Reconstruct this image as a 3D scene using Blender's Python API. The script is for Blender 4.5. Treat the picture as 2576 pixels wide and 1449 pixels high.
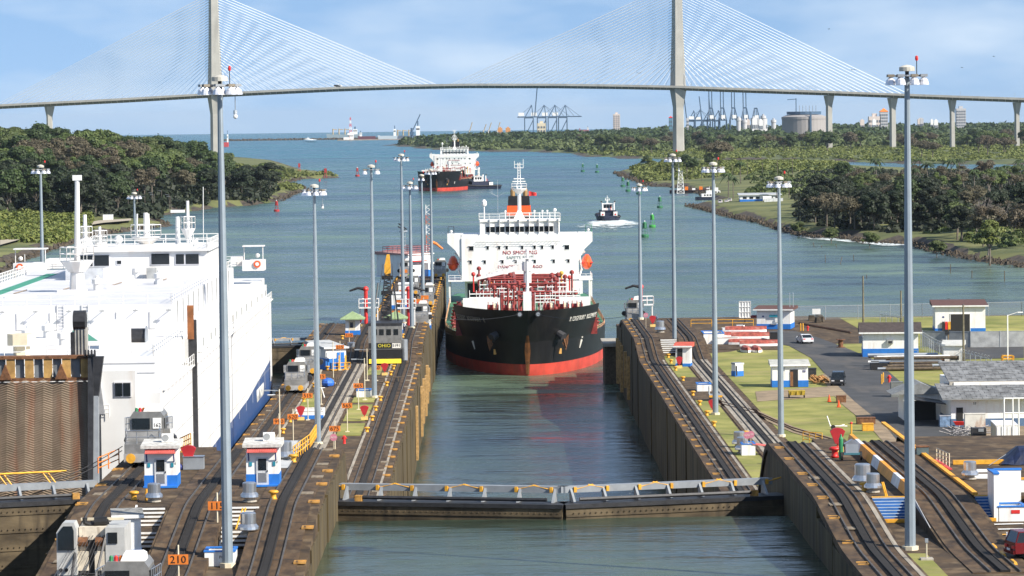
import bpy, bmesh, math, random
import numpy as np
from mathutils import Vector, Matrix
for o in list(bpy.data.objects): bpy.data.objects.remove(o)
C = bpy.context.scene.collection
R = math.radians
random.seed(7)
# ------------------------------------------------------------------ camera
F, CAMH = 8700.0, 48.0                      # focal length for a 2576 px wide frame, eye height over the sea
def _axes():
    r = math.asin(0.0125)
    ox, oy = 62.0, 427.5
    rt_, dn_ = ox*math.cos(r)-oy*math.sin(r), ox*math.sin(r)+oy*math.cos(r)
    pitch, yaw = math.atan(dn_/F), math.atan(rt_/math.hypot(F, dn_))
    fw = Vector((math.sin(yaw)*math.cos(pitch), math.cos(yaw)*math.cos(pitch), -math.sin(pitch)))
    rt = Vector((math.cos(yaw), -math.sin(yaw), 0)); dn = fw.cross(rt)
    return fw, rt*math.cos(r)+dn*math.sin(r), -rt*math.sin(r)+dn*math.cos(r)
FW, IX, IY = _axes()
cam_d = bpy.data.cameras.new('camera'); cam = bpy.data.objects.new('camera', cam_d); C.objects.link(cam)
cam_d.sensor_width = 36; cam_d.lens = 36*F/2576; cam_d.clip_start = 1; cam_d.clip_end = 120000
cam.matrix_world = Matrix(((IX.x, -IY.x, -FW.x, 0), (IX.y, -IY.y, -FW.y, 0), (IX.z, -IY.z, -FW.z, CAMH), (0, 0, 0, 1)))
bpy.context.scene.camera = cam
def _ray(u, v): return FW + IX*((u-1288)/F) + IY*((v-724.5)/F)
def G(u, v, z=10.7):                         # point of the photograph -> place on the level z
    d = _ray(u, v); t = (z-CAMH)/d.z; return Vector((d.x*t, d.y*t, z))
def D(u, v, Y):                              # point of the photograph -> place at the distance Y
    d = _ray(u, v); t = Y/d.y; return Vector((d.x*t, Y, CAMH+d.z*t))
# ------------------------------------------------------------------ sky and sun
SUN = Vector((1, -0.62, 0.88)).normalized()
el = math.asin(SUN.z); az = math.atan2(SUN.x, SUN.y)
w = bpy.data.worlds.new('World'); bpy.context.scene.world = w; w.use_nodes = True
nt = w.node_tree; N, L = nt.nodes, nt.links
bg = N['Background']
sky = N.new('ShaderNodeTexSky'); sky.sky_type = 'NISHITA'; sky.sun_disc = False
sky.sun_elevation = el; sky.sun_rotation = az; sky.altitude = 0; sky.air_density = 1.0; sky.dust_density = 0.3; sky.ozone_density = 3.0
tc = N.new('ShaderNodeTexCoord')
mp = N.new('ShaderNodeMapping'); mp.inputs['Scale'].default_value = (1, 1, 3.2)
L.new(tc.outputs['Generated'], mp.inputs['Vector'])
nz = N.new('ShaderNodeTexNoise'); nz.inputs['Scale'].default_value = 11; nz.inputs['Detail'].default_value = 4; nz.inputs['Roughness'].default_value = 0.55
L.new(mp.outputs[0], nz.inputs['Vector'])
cr = N.new('ShaderNodeValToRGB'); cr.color_ramp.elements[0].position = 0.44; cr.color_ramp.elements[1].position = 0.78
cr.color_ramp.elements[0].color = (0, 0, 0, 1); cr.color_ramp.elements[1].color = (0.95, 0.95, 0.95, 1)
L.new(nz.outputs['Fac'], cr.inputs['Fac'])
vm = N.new('ShaderNodeVectorMath'); vm.operation = 'ADD'; vm.inputs[1].default_value = (0, 0, .2)   # clear tropical blue right down to the sea
L.new(tc.outputs['Generated'], vm.inputs[0]); L.new(vm.outputs[0], sky.inputs[0])
mx = N.new('ShaderNodeMix'); mx.data_type = 'RGBA'
L.new(cr.outputs['Color'], mx.inputs['Factor']); L.new(sky.outputs[0], mx.inputs[6]); mx.inputs[7].default_value = (4.5, 5.3, 6.2, 1)
L.new(mx.outputs[2], bg.inputs['Color']); bg.inputs['Strength'].default_value = 0.104
sd = bpy.data.lights.new('sun', 'SUN'); sd.energy = 5.0; sd.angle = R(0.53); sd.color = (1.0, 0.93, 0.82)
sun = bpy.data.objects.new('sun', sd); C.objects.link(sun); sun.rotation_euler = (-SUN).to_track_quat('-Z', 'Y').to_euler(); sun.location = (0, 0, 300)
vs = bpy.context.scene.view_settings; vs.view_transform = 'Standard'; vs.look = 'None'; vs.exposure = 0.72; vs.gamma = 1
bpy.context.scene.cycles.max_bounces = 5; bpy.context.scene.cycles.transparent_max_bounces = 8
# ------------------------------------------------------------------ materials
MAT = {}
def M(name, col, rough=.6, metal=0., var=.16, scale=1., col2=None, bump=0., stretch=None, detail=4, lo=.35, hi=.65, streak=None, world=False):
    if name in MAT: return MAT[name]
    m = bpy.data.materials.new(name); m.use_nodes = True; MAT[name] = m
    n, l = m.node_tree.nodes, m.node_tree.links; b = n['Principled BSDF']
    b.inputs['Roughness'].default_value = rough; b.inputs['Metallic'].default_value = metal
    if world:
        g = n.new('ShaderNodeNewGeometry'); src = g.outputs['Position']
    else:
        t = n.new('ShaderNodeTexCoord'); src = t.outputs['Object']
    mpg = n.new('ShaderNodeMapping'); l.new(src, mpg.inputs['Vector'])
    if stretch: mpg.inputs['Scale'].default_value = stretch
    z = n.new('ShaderNodeTexNoise'); z.inputs['Scale'].default_value = scale; z.inputs['Detail'].default_value = detail
    z.inputs['Roughness'].default_value = .62; l.new(mpg.outputs[0], z.inputs['Vector'])
    r = n.new('ShaderNodeValToRGB'); e = r.color_ramp.elements
    c1 = [max(0, c*(1-var)) for c in col]; c2 = col2 or [min(1, c*(1+var)) for c in col]
    e[0].position, e[1].position = lo, hi; e[0].color = (*c1, 1); e[1].color = (*c2, 1)
    l.new(z.outputs['Fac'], r.inputs['Fac'])
    out = r.outputs['Color']
    if streak:                                # (colour, amount, scale xyz): dirt or rust runs with a shape of their own
        sc, am, ss = streak
        mp2 = n.new('ShaderNodeMapping'); mp2.inputs['Scale'].default_value = ss; l.new(src, mp2.inputs['Vector'])
        z2 = n.new('ShaderNodeTexNoise'); z2.inputs['Scale'].default_value = 1; z2.inputs['Detail'].default_value = 5; l.new(mp2.outputs[0], z2.inputs['Vector'])
        r2 = n.new('ShaderNodeValToRGB'); r2.color_ramp.elements[0].position = .52; r2.color_ramp.elements[1].position = .72
        r2.color_ramp.elements[0].color = (0, 0, 0, 1); r2.color_ramp.elements[1].color = (am, am, am, 1); l.new(z2.outputs['Fac'], r2.inputs['Fac'])
        x = n.new('ShaderNodeMix'); x.data_type = 'RGBA'; l.new(r2.outputs['Color'], x.inputs['Factor']); l.new(out, x.inputs[6]); x.inputs[7].default_value = (*sc, 1)
        out = x.outputs[2]
    l.new(out, b.inputs['Base Color'])
    if bump:
        bp = n.new('ShaderNodeBump'); bp.inputs['Strength'].default_value = bump; bp.inputs['Distance'].default_value = .05
        l.new(z.outputs['Fac'], bp.inputs['Height']); l.new(bp.outputs[0], b.inputs['Normal'])
    return m
W_ = (.80, .80, .78)
white = M('white_paint', W_, .45, var=.05, scale=.8, streak=((.55, .42, .30), .35, (2, 2, .35)))
shipwhite = M('ship_white', (.82, .82, .80), .4, var=.04, scale=.3, streak=((.62, .45, .32), .35, (.8, .8, .10)))
blue = M('blue_paint', (.02, .16, .52), .5, var=.12)
yellow = M('yellow_paint', (.68, .34, .03), .55, var=.2, scale=2)
orange = M('orange_paint', (.78, .20, .02), .5, var=.12)
red = M('red_paint', (.62, .03, .025), .45, var=.15)
maroon = M('deck_maroon', (.24, .035, .03), .55, var=.3, scale=1.5)
green = M('green_paint', (.03, .20, .08), .5, var=.2)
deckgreen = M('deck_green', (.06, .19, .10), .6, var=.2)
steel = M('galvanised_steel', (.40, .43, .46), .42, .55, var=.10, scale=.6)
pole_m = M('mast_steel', (.27, .32, .36), .5, .35, var=.10, scale=.4)
alu = M('bare_aluminium', (.62, .63, .64), .28, .9, var=.08)
mule_m = M('mule_silver', (.30, .29, .27), .42, .55, var=.18, scale=1.2)
dark = M('dark_steel', (.035, .035, .038), .5, .3, var=.3, scale=2)
black = M('black_rubber', (.012, .012, .013), .6, var=.2)
glass = M('dark_glass', (.012, .016, .02), .08, 0, var=.2)
rust = M('rusty_steel', (.16, .07, .03), .8, .1, var=.4, scale=3)
brick = M('red_brown_roof', (.10, .045, .035), .8, var=.3, scale=3)
greyroof = M('grey_shingle', (.22, .23, .23), .8, var=.25, scale=1.5)
concrete = M('light_concrete', (.36, .33, .28), .85, var=.2, scale=1.2, bump=.2)
conc_strip = M('pale_track_concrete', (.30, .265, .215), .9, var=.22, scale=.7, bump=.3, stretch=(2.5, .4, 1), streak=((.07, .055, .04), .8, (3, .25, 1)))
conc_dark = M('stained_concrete', (.038, .021, .008), .9, var=.35, scale=.5, bump=.4, detail=9, col2=(.112, .069, .030), lo=.36, hi=.74, streak=((.21, .15, .085), .6, (.8, .7, 1)))
conc_face = M('algae_wall', (.042, .029, .010), .9, var=.4, scale=.5, bump=.5, detail=8, stretch=(1, 1, .2), col2=(.105, .075, .028), streak=((.17, .14, .085), .55, (.9, .9, .10)))
track_m = M('track_bed', (.034, .018, .007), .85, var=.35, scale=.8, bump=.3, detail=9, stretch=(1.4, .6, 1), col2=(.105, .062, .028), streak=((.18, .125, .07), .5, (.8, .5, 1)))
rail_m = M('worn_rail', (.085, .078, .072), .6, .1, var=.3)
asphalt = M('asphalt', (.050, .051, .053), .85, var=.2, scale=.35, bump=.2, streak=((.14, .12, .10), .45, (.3, .08, 1)))
grass = M('mown_grass', (.175, .200, .030), .9, var=.25, scale=.16, col2=(.30, .28, .075), bump=.4, detail=8, streak=((.27, .21, .10), .5, (.12, .3, 1)))
dirt = M('bare_dirt', (.24, .18, .115), .95, var=.25, scale=.4, bump=.3)
rock = M('dark_rock', (.035, .028, .020), .9, var=.45, scale=.5, bump=.4, col2=(.095, .072, .048))
bridge_m = M('bridge_concrete', (.40, .39, .355), .85, var=.10, scale=.05, streak=((.25, .24, .22), .5, (.15, .15, .02)))
skin_m = M('skin', (.30, .17, .11), .6)
gatebrown = M('gate_plate', (.060, .042, .021), .8, var=.35, scale=.5, stretch=(.6, 1, 1.6), col2=(.135, .10, .055), detail=8, streak=((.02, .014, .008), .8, (1.2, 1, .2)))
gategrey = M('gate_grey', (.27, .29, .31), .55, .2, var=.12)
hullblack = M('hull_black', (.006, .006, .007), .5, var=.3, scale=.2, streak=((.03, .027, .024), .5, (.25, .25, .05)))
hullred = M('hull_red', (.50, .055, .035), .5, var=.2, scale=.25, streak=((.25, .08, .04), .4, (.4, .4, .1)))
hullblue = M('hull_blue', (.025, .07, .20), .4, var=.12, scale=.2)
letter_w = M('white_lettering', (.75, .73, .66), .5)
letter_r = M('red_lettering', (.40, .05, .05), .5)
letter_g = M('grey_lettering', (.30, .36, .34), .5)
letter_k = M('black_lettering', (.012, .012, .012), .5)
orange_l = M('lifeboat_orange', (.80, .10, .015), .4, var=.08)
cream = M('cream_paint', (.62, .55, .40), .6, var=.1)
greenroof = M('green_roof', (.24, .32, .16), .7, var=.2, scale=3)
wood = M('old_timber', (.10, .075, .05), .9, var=.4, scale=2)
portblue = M('crane_blue', (.05, .10, .17), .6, var=.15)
lampglass = M('lamp_reflector', (.78, .79, .84), .2, .3, var=.05)
# ------------------------------------------------------------------ mesh helpers
class MB:
    def __init__(s): s.v, s.f = [], []
    def add(s, vs, fs):
        o = len(s.v); s.v += [tuple(p) for p in vs]; s.f += [tuple(i+o for i in f) for f in fs]; return s
    def box(s, x0, x1, y0, y1, z0, z1):
        return s.add([(x0, y0, z0), (x1, y0, z0), (x1, y1, z0), (x0, y1, z0), (x0, y0, z1), (x1, y0, z1), (x1, y1, z1), (x0, y1, z1)],
                     [(3, 2, 1, 0), (4, 5, 6, 7), (0, 1, 5, 4), (1, 2, 6, 5), (2, 3, 7, 6), (3, 0, 4, 7)])
    def cb(s, x, y, z, sx, sy, sz): return s.box(x-sx/2, x+sx/2, y-sy/2, y+sy/2, z, z+sz)
    def hexa(s, lo, hi):                      # two quads (bottom, top) of the same winding
        return s.add(list(lo)+list(hi), [(3, 2, 1, 0), (4, 5, 6, 7), (0, 1, 5, 4), (1, 2, 6, 5), (2, 3, 7, 6), (3, 0, 4, 7)])
    def prism(s, poly, a0, a1, axis='z'):     # polygon extruded along an axis
        n = len(poly)
        def P(p, a): return (p[0], p[1], a) if axis == 'z' else ((p[0], a, p[1]) if axis == 'y' else (a, p[0], p[1]))
        vs = [P(p, a0) for p in poly]+[P(p, a1) for p in poly]
        return s.add(vs, [tuple(range(n))[::-1], tuple(range(n, 2*n))]+[(i, (i+1) % n, n+(i+1) % n, n+i) for i in range(n)])
    def tube(s, pts, r, n=6, r1=None):
        pts = [Vector(p) for p in pts]; k = len(pts); rings = []
        for i, p in enumerate(pts):
            t = (pts[min(i+1, k-1)]-pts[max(i-1, 0)]).normalized()
            a = Vector((0, 0, 1)) if abs(t.z) < .9 else Vector((1, 0, 0))
            e1 = t.cross(a).normalized(); e2 = t.cross(e1)
            rr = r if r1 is None else r+(r1-r)*i/(k-1)
            rings.append([p+(e1*math.cos(2*math.pi*j/n)+e2*math.sin(2*math.pi*j/n))*rr for j in range(n)])
        vs = [q for g in rings for q in g]
        fs = [(i*n+j, i*n+(j+1) % n, (i+1)*n+(j+1) % n, (i+1)*n+j) for i in range(k-1) for j in range(n)]
        fs += [tuple(range(n))[::-1], tuple(range((k-1)*n, k*n))]
        return s.add(vs, fs)
    def bar(s, p, q, r=.03, n=4): return s.tube([p, q], r, n)
    def lathe(s, prof, c=(0, 0, 0), n=16):    # (r, z) pairs
        vs = [(c[0]+r*math.cos(2*math.pi*j/n), c[1]+r*math.sin(2*math.pi*j/n), c[2]+z) for r, z in prof for j in range(n)]
        fs = [(i*n+j, i*n+(j+1) % n, (i+1)*n+(j+1) % n, (i+1)*n+j) for i in range(len(prof)-1) for j in range(n)]
        fs += [tuple(range(n))[::-1], tuple(range((len(prof)-1)*n, len(prof)*n))]
        return s.add(vs, fs)
    def ball(s, c, r, n=10, sz=1.): return s.lathe([(max(1e-3, r*math.sin(math.pi*i/6)), -r*sz*math.cos(math.pi*i/6)) for i in range(7)], c, n)
    def rail(s, pts, h=1.05, r=.03, step=2., bars=2):
        for a, b in zip(pts[:-1], pts[1:]):
            a, b = Vector(a), Vector(b); k = max(1, round((b-a).length/step))
            for i in range(bars): s.bar(a+Vector((0, 0, h*(i+1)/bars)), b+Vector((0, 0, h*(i+1)/bars)), r)
            for i in range(k+1): q = a.lerp(b, i/k); s.bar(q, q+Vector((0, 0, h)), r)
        return s
    def mesh(s, name, mat, smooth=False):
        me = bpy.data.meshes.new(name); me.from_pydata(s.v, [], s.f); me.materials.append(mat)
        if smooth: me.polygons.foreach_set('use_smooth', [True]*len(me.polygons))
        return me
    def build(s, name, mat, parent=None, smooth=False, loc=None, fix=True):
        me = s.mesh(name, mat, smooth)
        if fix:
            bm = bmesh.new(); bm.from_mesh(me); bmesh.ops.recalc_face_normals(bm, faces=bm.faces); bm.to_mesh(me); bm.free()
        o = bpy.data.objects.new(name, me); C.objects.link(o)
        if parent is not None: o.parent = parent
        if loc is not None: o.location = loc
        return o
def tag(o, label=None, cat=None, group=None, kind=None):
    for k, v in (('label', label), ('category', cat), ('group', group), ('kind', kind)):
        if v: o[k] = v
    return o
def thing(name, label, cat, loc=(0, 0, 0), rz=0., group=None):
    o = bpy.data.objects.new(name, None); C.objects.link(o); o.location = loc; o.rotation_euler = (0, 0, rz); o.empty_display_size = .2
    return tag(o, label, cat, group)
def struct(o, label=None): o['kind'] = 'structure'; return tag(o, label) if label else o
KIDS = {}
def copy_tree(o, parent=None):
    c = o.copy(); C.objects.link(c); c.parent = parent
    for ch in o.children: copy_tree(ch, c)
    return c
def dup(o, loc, rz=None, label=None, group=None, scale=None):
    c = copy_tree(o); c.location = loc
    if rz is not None: c.rotation_euler = (0, 0, rz)
    if scale: c.scale = (scale,)*3 if not hasattr(scale, '__len__') else scale
    if label: c['label'] = label
    if group: c['group'] = group
    return c
def share(me, name, parent, loc, rz=0., scale=None):
    o = bpy.data.objects.new(name, me); C.objects.link(o); o.parent = parent; o.location = loc; o.rotation_euler = (0, 0, rz)
    if scale: o.scale = scale
    return o
FONT_CACHE = {}
def text(s, size, mat, parent, loc, rot=(R(90), 0, 0), name='lettering', sx=1., al='CENTER', ext=.008):
    k = (s, size, mat.name, al)
    if k not in FONT_CACHE:
        cu = bpy.data.curves.new(name, 'FONT'); cu.body = s; cu.size = size; cu.extrude = ext; cu.align_x = al; cu.align_y = 'CENTER'; cu.resolution_u = 2
        t = bpy.data.objects.new('t', cu); me = bpy.data.meshes.new_from_object(t); me.name = name; me.materials.clear(); me.materials.append(mat); bpy.data.objects.remove(t); bpy.data.curves.remove(cu)
        FONT_CACHE[k] = me
    o = bpy.data.objects.new(name, FONT_CACHE[k]); C.objects.link(o); o.parent = parent; o.location = loc; o.rotation_euler = rot; o.scale = (sx, 1, 1)
    return o
# ------------------------------------------------------------------ sea (follows the curve of the earth)
RE = 7433e3
def drop(x, y): return -(x*x+y*y)/(2*RE)
def water_mat(name, c_near, c_far, wave=1., rough=.12, y0=700, y1=5000):
    m = bpy.data.materials.new(name); m.use_nodes = True; n, l = m.node_tree.nodes, m.node_tree.links; b = n['Principled BSDF']
    g = n.new('ShaderNodeNewGeometry'); sp = n.new('ShaderNodeSeparateXYZ'); l.new(g.outputs['Position'], sp.inputs[0])
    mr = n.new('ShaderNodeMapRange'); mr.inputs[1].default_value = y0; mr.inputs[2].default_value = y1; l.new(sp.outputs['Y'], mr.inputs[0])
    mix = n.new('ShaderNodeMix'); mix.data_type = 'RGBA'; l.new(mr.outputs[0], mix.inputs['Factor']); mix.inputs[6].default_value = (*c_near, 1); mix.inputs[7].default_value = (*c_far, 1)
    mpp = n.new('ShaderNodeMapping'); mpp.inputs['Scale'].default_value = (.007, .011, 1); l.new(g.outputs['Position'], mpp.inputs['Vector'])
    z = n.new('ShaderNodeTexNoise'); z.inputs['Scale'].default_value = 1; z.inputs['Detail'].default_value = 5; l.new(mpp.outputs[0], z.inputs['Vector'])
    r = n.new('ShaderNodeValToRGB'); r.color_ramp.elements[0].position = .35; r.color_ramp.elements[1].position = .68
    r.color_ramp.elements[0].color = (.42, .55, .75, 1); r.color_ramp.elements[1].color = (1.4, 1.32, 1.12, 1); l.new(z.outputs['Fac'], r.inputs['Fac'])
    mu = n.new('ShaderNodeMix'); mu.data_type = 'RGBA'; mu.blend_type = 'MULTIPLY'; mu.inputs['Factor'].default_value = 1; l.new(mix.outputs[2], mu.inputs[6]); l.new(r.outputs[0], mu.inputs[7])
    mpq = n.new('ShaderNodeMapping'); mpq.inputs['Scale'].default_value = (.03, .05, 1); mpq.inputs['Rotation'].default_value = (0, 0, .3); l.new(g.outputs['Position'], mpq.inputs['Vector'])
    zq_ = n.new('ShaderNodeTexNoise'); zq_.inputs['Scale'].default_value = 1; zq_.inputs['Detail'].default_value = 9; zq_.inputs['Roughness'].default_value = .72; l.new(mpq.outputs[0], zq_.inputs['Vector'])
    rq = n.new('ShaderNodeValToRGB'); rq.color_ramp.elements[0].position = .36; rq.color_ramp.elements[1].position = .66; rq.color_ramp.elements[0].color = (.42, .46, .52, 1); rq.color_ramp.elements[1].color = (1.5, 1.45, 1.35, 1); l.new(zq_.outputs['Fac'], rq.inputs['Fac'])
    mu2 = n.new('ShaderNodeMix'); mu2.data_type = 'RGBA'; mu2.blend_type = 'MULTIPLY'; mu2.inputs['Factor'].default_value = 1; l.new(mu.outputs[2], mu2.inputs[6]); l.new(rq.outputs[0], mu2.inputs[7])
    l.new(mu2.outputs[2], b.inputs['Base Color'])
    b.inputs['IOR'].default_value = 1.33
    rr = n.new('ShaderNodeMapRange'); rr.inputs[1].default_value = .35; rr.inputs[2].default_value = .65; rr.inputs[3].default_value = rough; rr.inputs[4].default_value = rough+.25; l.new(zq_.outputs['Fac'], rr.inputs[0]); l.new(rr.outputs[0], b.inputs['Roughness'])
    prev = None
    for sc, st, dist in ((.16, .9*wave, 1.2), (.6, .9*wave, .4), (2.2, .6*wave, .12)):
        mp3 = n.new('ShaderNodeMapping'); mp3.inputs['Scale'].default_value = (.45, 1.5, 1); mp3.inputs['Rotation'].default_value = (0, 0, .25); l.new(g.outputs['Position'], mp3.inputs['Vector'])
        zz = n.new('ShaderNodeTexNoise'); zz.inputs['Scale'].default_value = sc; zz.inputs['Detail'].default_value = 3; l.new(mp3.outputs[0], zz.inputs['Vector'])
        bp = n.new('ShaderNodeBump'); bp.inputs['Strength'].default_value = min(1, st); bp.inputs['Distance'].default_value = dist; l.new(zz.outputs['Fac'], bp.inputs['Height'])
        if prev: l.new(prev.outputs[0], bp.inputs['Normal'])
        prev = bp
    l.new(prev.outputs[0], b.inputs['Normal'])
    return m
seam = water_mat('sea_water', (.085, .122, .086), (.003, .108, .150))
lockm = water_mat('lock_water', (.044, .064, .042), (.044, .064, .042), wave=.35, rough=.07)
rs = [0]+list(np.geomspace(60, 70000, 110)); ns = 120
mb = MB(); vs_ = [(0, 0, 0)]
for r_ in rs[1:]:
    for j in range(ns):
        a = 2*math.pi*j/ns; x, y = r_*math.cos(a), r_*math.sin(a); vs_.append((x, y, drop(x, y)))
fs_ = [(0, 1+j, 1+(j+1) % ns) for j in range(ns)]
for i in range(len(rs)-2):
    for j in range(ns):
        a, b_ = 1+i*ns, 1+(i+1)*ns; fs_.append((a+j, b_+j, b_+(j+1) % ns, a+(j+1) % ns))
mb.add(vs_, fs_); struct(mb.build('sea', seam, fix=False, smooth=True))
XL, XR = -10.6, 22.9                        # faces of the right chamber
WL = -29.6                                  # west face of the centre wall
def sheet(name, mat, x0, x1, y0, y1, z):
    m = MB(); m.add([(x0, y0, z), (x1, y0, z), (x1, y1, z), (x0, y1, z)], [(0, 1, 2, 3)]); return struct(m.build(name, mat, fix=False))
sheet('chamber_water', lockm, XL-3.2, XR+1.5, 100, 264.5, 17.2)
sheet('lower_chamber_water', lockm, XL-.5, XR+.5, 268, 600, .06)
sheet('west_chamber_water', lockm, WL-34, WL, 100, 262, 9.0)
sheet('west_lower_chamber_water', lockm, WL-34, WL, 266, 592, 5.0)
# ------------------------------------------------------------------ land
def sdist(P, poly):
    A = np.array(poly); B = np.roll(A, -1, 0); d = np.full(len(P), 1e9); ins = np.zeros(len(P), bool)
    for a, b in zip(A, B):
        ab = b-a; t = np.clip(((P-a)@ab)/max(1e-9, ab@ab), 0, 1); q = a+t[:, None]*ab; d = np.minimum(d, np.hypot(*(P-q).T))
        c = ((a[1] > P[:, 1]) != (b[1] > P[:, 1])); xx = a[0]+(P[:, 1]-a[1])*(b[0]-a[0])/((b[1]-a[1]) or 1e-9); ins ^= c & (P[:, 0] < xx)
    return np.where(ins, d, -d)
rng = np.random.default_rng(5)
def land(name, poly, res, hf, mat, sub=None, edge=2.5, slope=.7):
    A = np.array(poly); x0, y0 = A.min(0)-res; x1, y1 = A.max(0)+res
    xs = np.arange(x0, x1+res, res); ys = np.arange(y0, y1+res, res); X, Y = np.meshgrid(xs, ys); P = np.stack([X.ravel(), Y.ravel()], 1)
    P += rng.uniform(-.3, .3, P.shape)*res
    d = sdist(P, poly)
    z = np.minimum(d*slope, edge+np.minimum(np.maximum(d, 0)*.012, 3))+np.where(d > 0, hf(P[:, 0], P[:, 1])*np.clip(d/60, 0, 1), 0)
    z = np.maximum(z, -2.5)+drop(P[:, 0], P[:, 1]); nx = len(xs)
    keep = d > -1.6*res
    fs = []
    for j in range(len(ys)-1):
        for i in range(nx-1):
            q = (j*nx+i, j*nx+i+1, (j+1)*nx+i+1, (j+1)*nx+i)
            if keep[q[0]] and keep[q[1]] and keep[q[2]] and keep[q[3]]: fs.append(q)
    used = sorted({i for f in fs for i in f}); mp_ = {k: i for i, k in enumerate(used)}
    m = MB(); m.add([(P[k, 0], P[k, 1], z[k]) for k in used], [tuple(mp_[i] for i in f) for f in fs])
    o = struct(m.build(name, mat, fix=False, smooth=True)); o.data.materials.append(rock)
    zz = np.array([z[k] for k in used]); dd = np.array([d[k] for k in used])
    for p in o.data.polygons:
        if np.mean([dd[i] for i in p.vertices]) < 4.5: p.material_index = 1
    return o
def g2(u, v): p = G(u, v, 0); return (p.x, p.y)
bank = M('bank_grass', (.075, .105, .024), .95, var=.35, scale=.03, col2=(.17, .17, .055), detail=8, world=True, bump=.3)
bush_ground = M('scrub_ground', (.055, .085, .022), .95, var=.4, scale=.02, col2=(.12, .135, .045), detail=8, world=True)
RP = [g2(*p) for p in ((1553, 433), (1580, 446), (1640, 468), (1700, 470), (1760, 480), (1790, 500), (1800, 512), (1730, 518), (1790, 531), (1850, 548), (1915, 560), (1990, 585), (2060, 600), (2110, 597), (2190, 612), (2300, 615), (2330, 628), (2440, 650), (2576, 673))]
RP += [(235, 1050), (420, 1100), (700, 1500), (760, 2600), (560, 2900)]+[g2(*p) for p in ((2576, 438), (2440, 430), (2190, 427), (2065, 422), (1980, 416), (1900, 416), (1640, 418), (1590, 426))]
def gauss(x, y, cx, cy, sx, sy): return np.exp(-((x-cx)/sx)**2-((y-cy)/sy)**2)
def h_right(x, y): return 6*gauss(x, y, 230, 2650, 90, 450)+5*gauss(x, y, 260, 1500, 90, 300)
def h_left(x, y): return 20*gauss(x, y, -345, 2300, 130, 420)+4*gauss(x, y, -230, 1900, 80, 200)
def h_far(x, y): return 9*np.clip((y-5200)/2500, 0, 1)*np.clip((x-120)/300, 0, 1)+5*gauss(x, y, 20, 6600, 160, 500)
land('right_bank', RP, 9, h_right, bank)
LPp = [g2(*p) for p in ((0, 692), (60, 655), (150, 622), (250, 592), (350, 577), (425, 568), (400, 556), (300, 553), (400, 541), (480, 530), (560, 520), (640, 515), (690, 507), (720, 495), (765, 478), (748, 470), (690, 474), (705, 462), (760, 449), (850, 446), (820, 436), (760, 428), (690, 405), (600, 396))]
LPp += [(-900, 4400), (-900, 900), (-190, 960)]
land('left_bank', LPp, 10, h_left, bank)
FH = [g2(*p) for p in ((988, 362), (1060, 369), (1100, 373), (1240, 379), (1300, 377), (1450, 384), (1480, 391), (1640, 398), (1740, 403), (1900, 401), (2060, 402), (2190, 408), (2450, 412), (2576, 412))]
FH += [(1500, 2700), (2600, 6000), (2200, 9800), (100, 9800), (-60, 8200), (-170, 7600)]
land('far_headland', FH, 40, h_far, bush_ground, slope=.4)
# breakwater far out
mb = MB()
def stones(m, a, b, wid, hgt, n, rr, rnd=random.Random(3)):
    a, b = Vector(a), Vector(b)
    for i in range(n):
        p = a.lerp(b, rnd.random())+Vector((rnd.uniform(-wid, wid), rnd.uniform(-wid, wid), 0)); r = rr*rnd.uniform(.6, 1.4); z = rnd.uniform(-.2, hgt)
        th = rnd.random()*3
        pts = [(p.x+r*math.cos(th+k*1.571)*rnd.uniform(.7, 1.2), p.y+r*math.sin(th+k*1.571)*rnd.uniform(.7, 1.2), p.z+z-r*.5) for k in range(4)]
        top = [(q[0]*.6+p.x*.4, q[1]*.6+p.y*.4, q[2]+r*rnd.uniform(.7, 1.1)) for q in pts]
        m.hexa(pts, top)
a, b = D(560, 346, 9500), D(1290, 333, 9500)
stones(mb, (a.x, 9500, drop(a.x, 9500)), (b.x, 9500, drop(b.x, 9500)), 6, 3, 700, 5)
tag(mb.build('breakwater_rocks', rock), 'long low dark rock breakwater far out on the open sea', 'breakwater', kind='stuff')
def rocks_along(name, pts, label, n, wid=3., rr=.7, hgt=1.4):
    m = MB()
    seg = list(zip(pts[:-1], pts[1:])); Ls = [math.dist(a, b) for a, b in seg]; T = sum(Ls)
    for (a, b), l_ in zip(seg, Ls): stones(m, (*a, 0), (*b, 0), wid, hgt, max(4, int(n*l_/T)), rr)
    return tag(m.build(name, rock), label, 'rocks', kind='stuff')
rocks_along('shore_rocks', [(p[0]-2, p[1]+1) for p in LPp[:7]], 'dark loose rocks along the low grassy left shore', 900)
rocks_along('shore_rocks', LPp[12:19], 'dark rocks edging the wooded left point', 500, 4)
rocks_along('shore_rocks', RP[:6], 'dark rocks edging the far point with the channel buoys', 700, 5, .8)
rocks_along('shore_rocks', RP[7:19], 'brown rocks along the wooded right bank', 1800, 3, .6)
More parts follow.
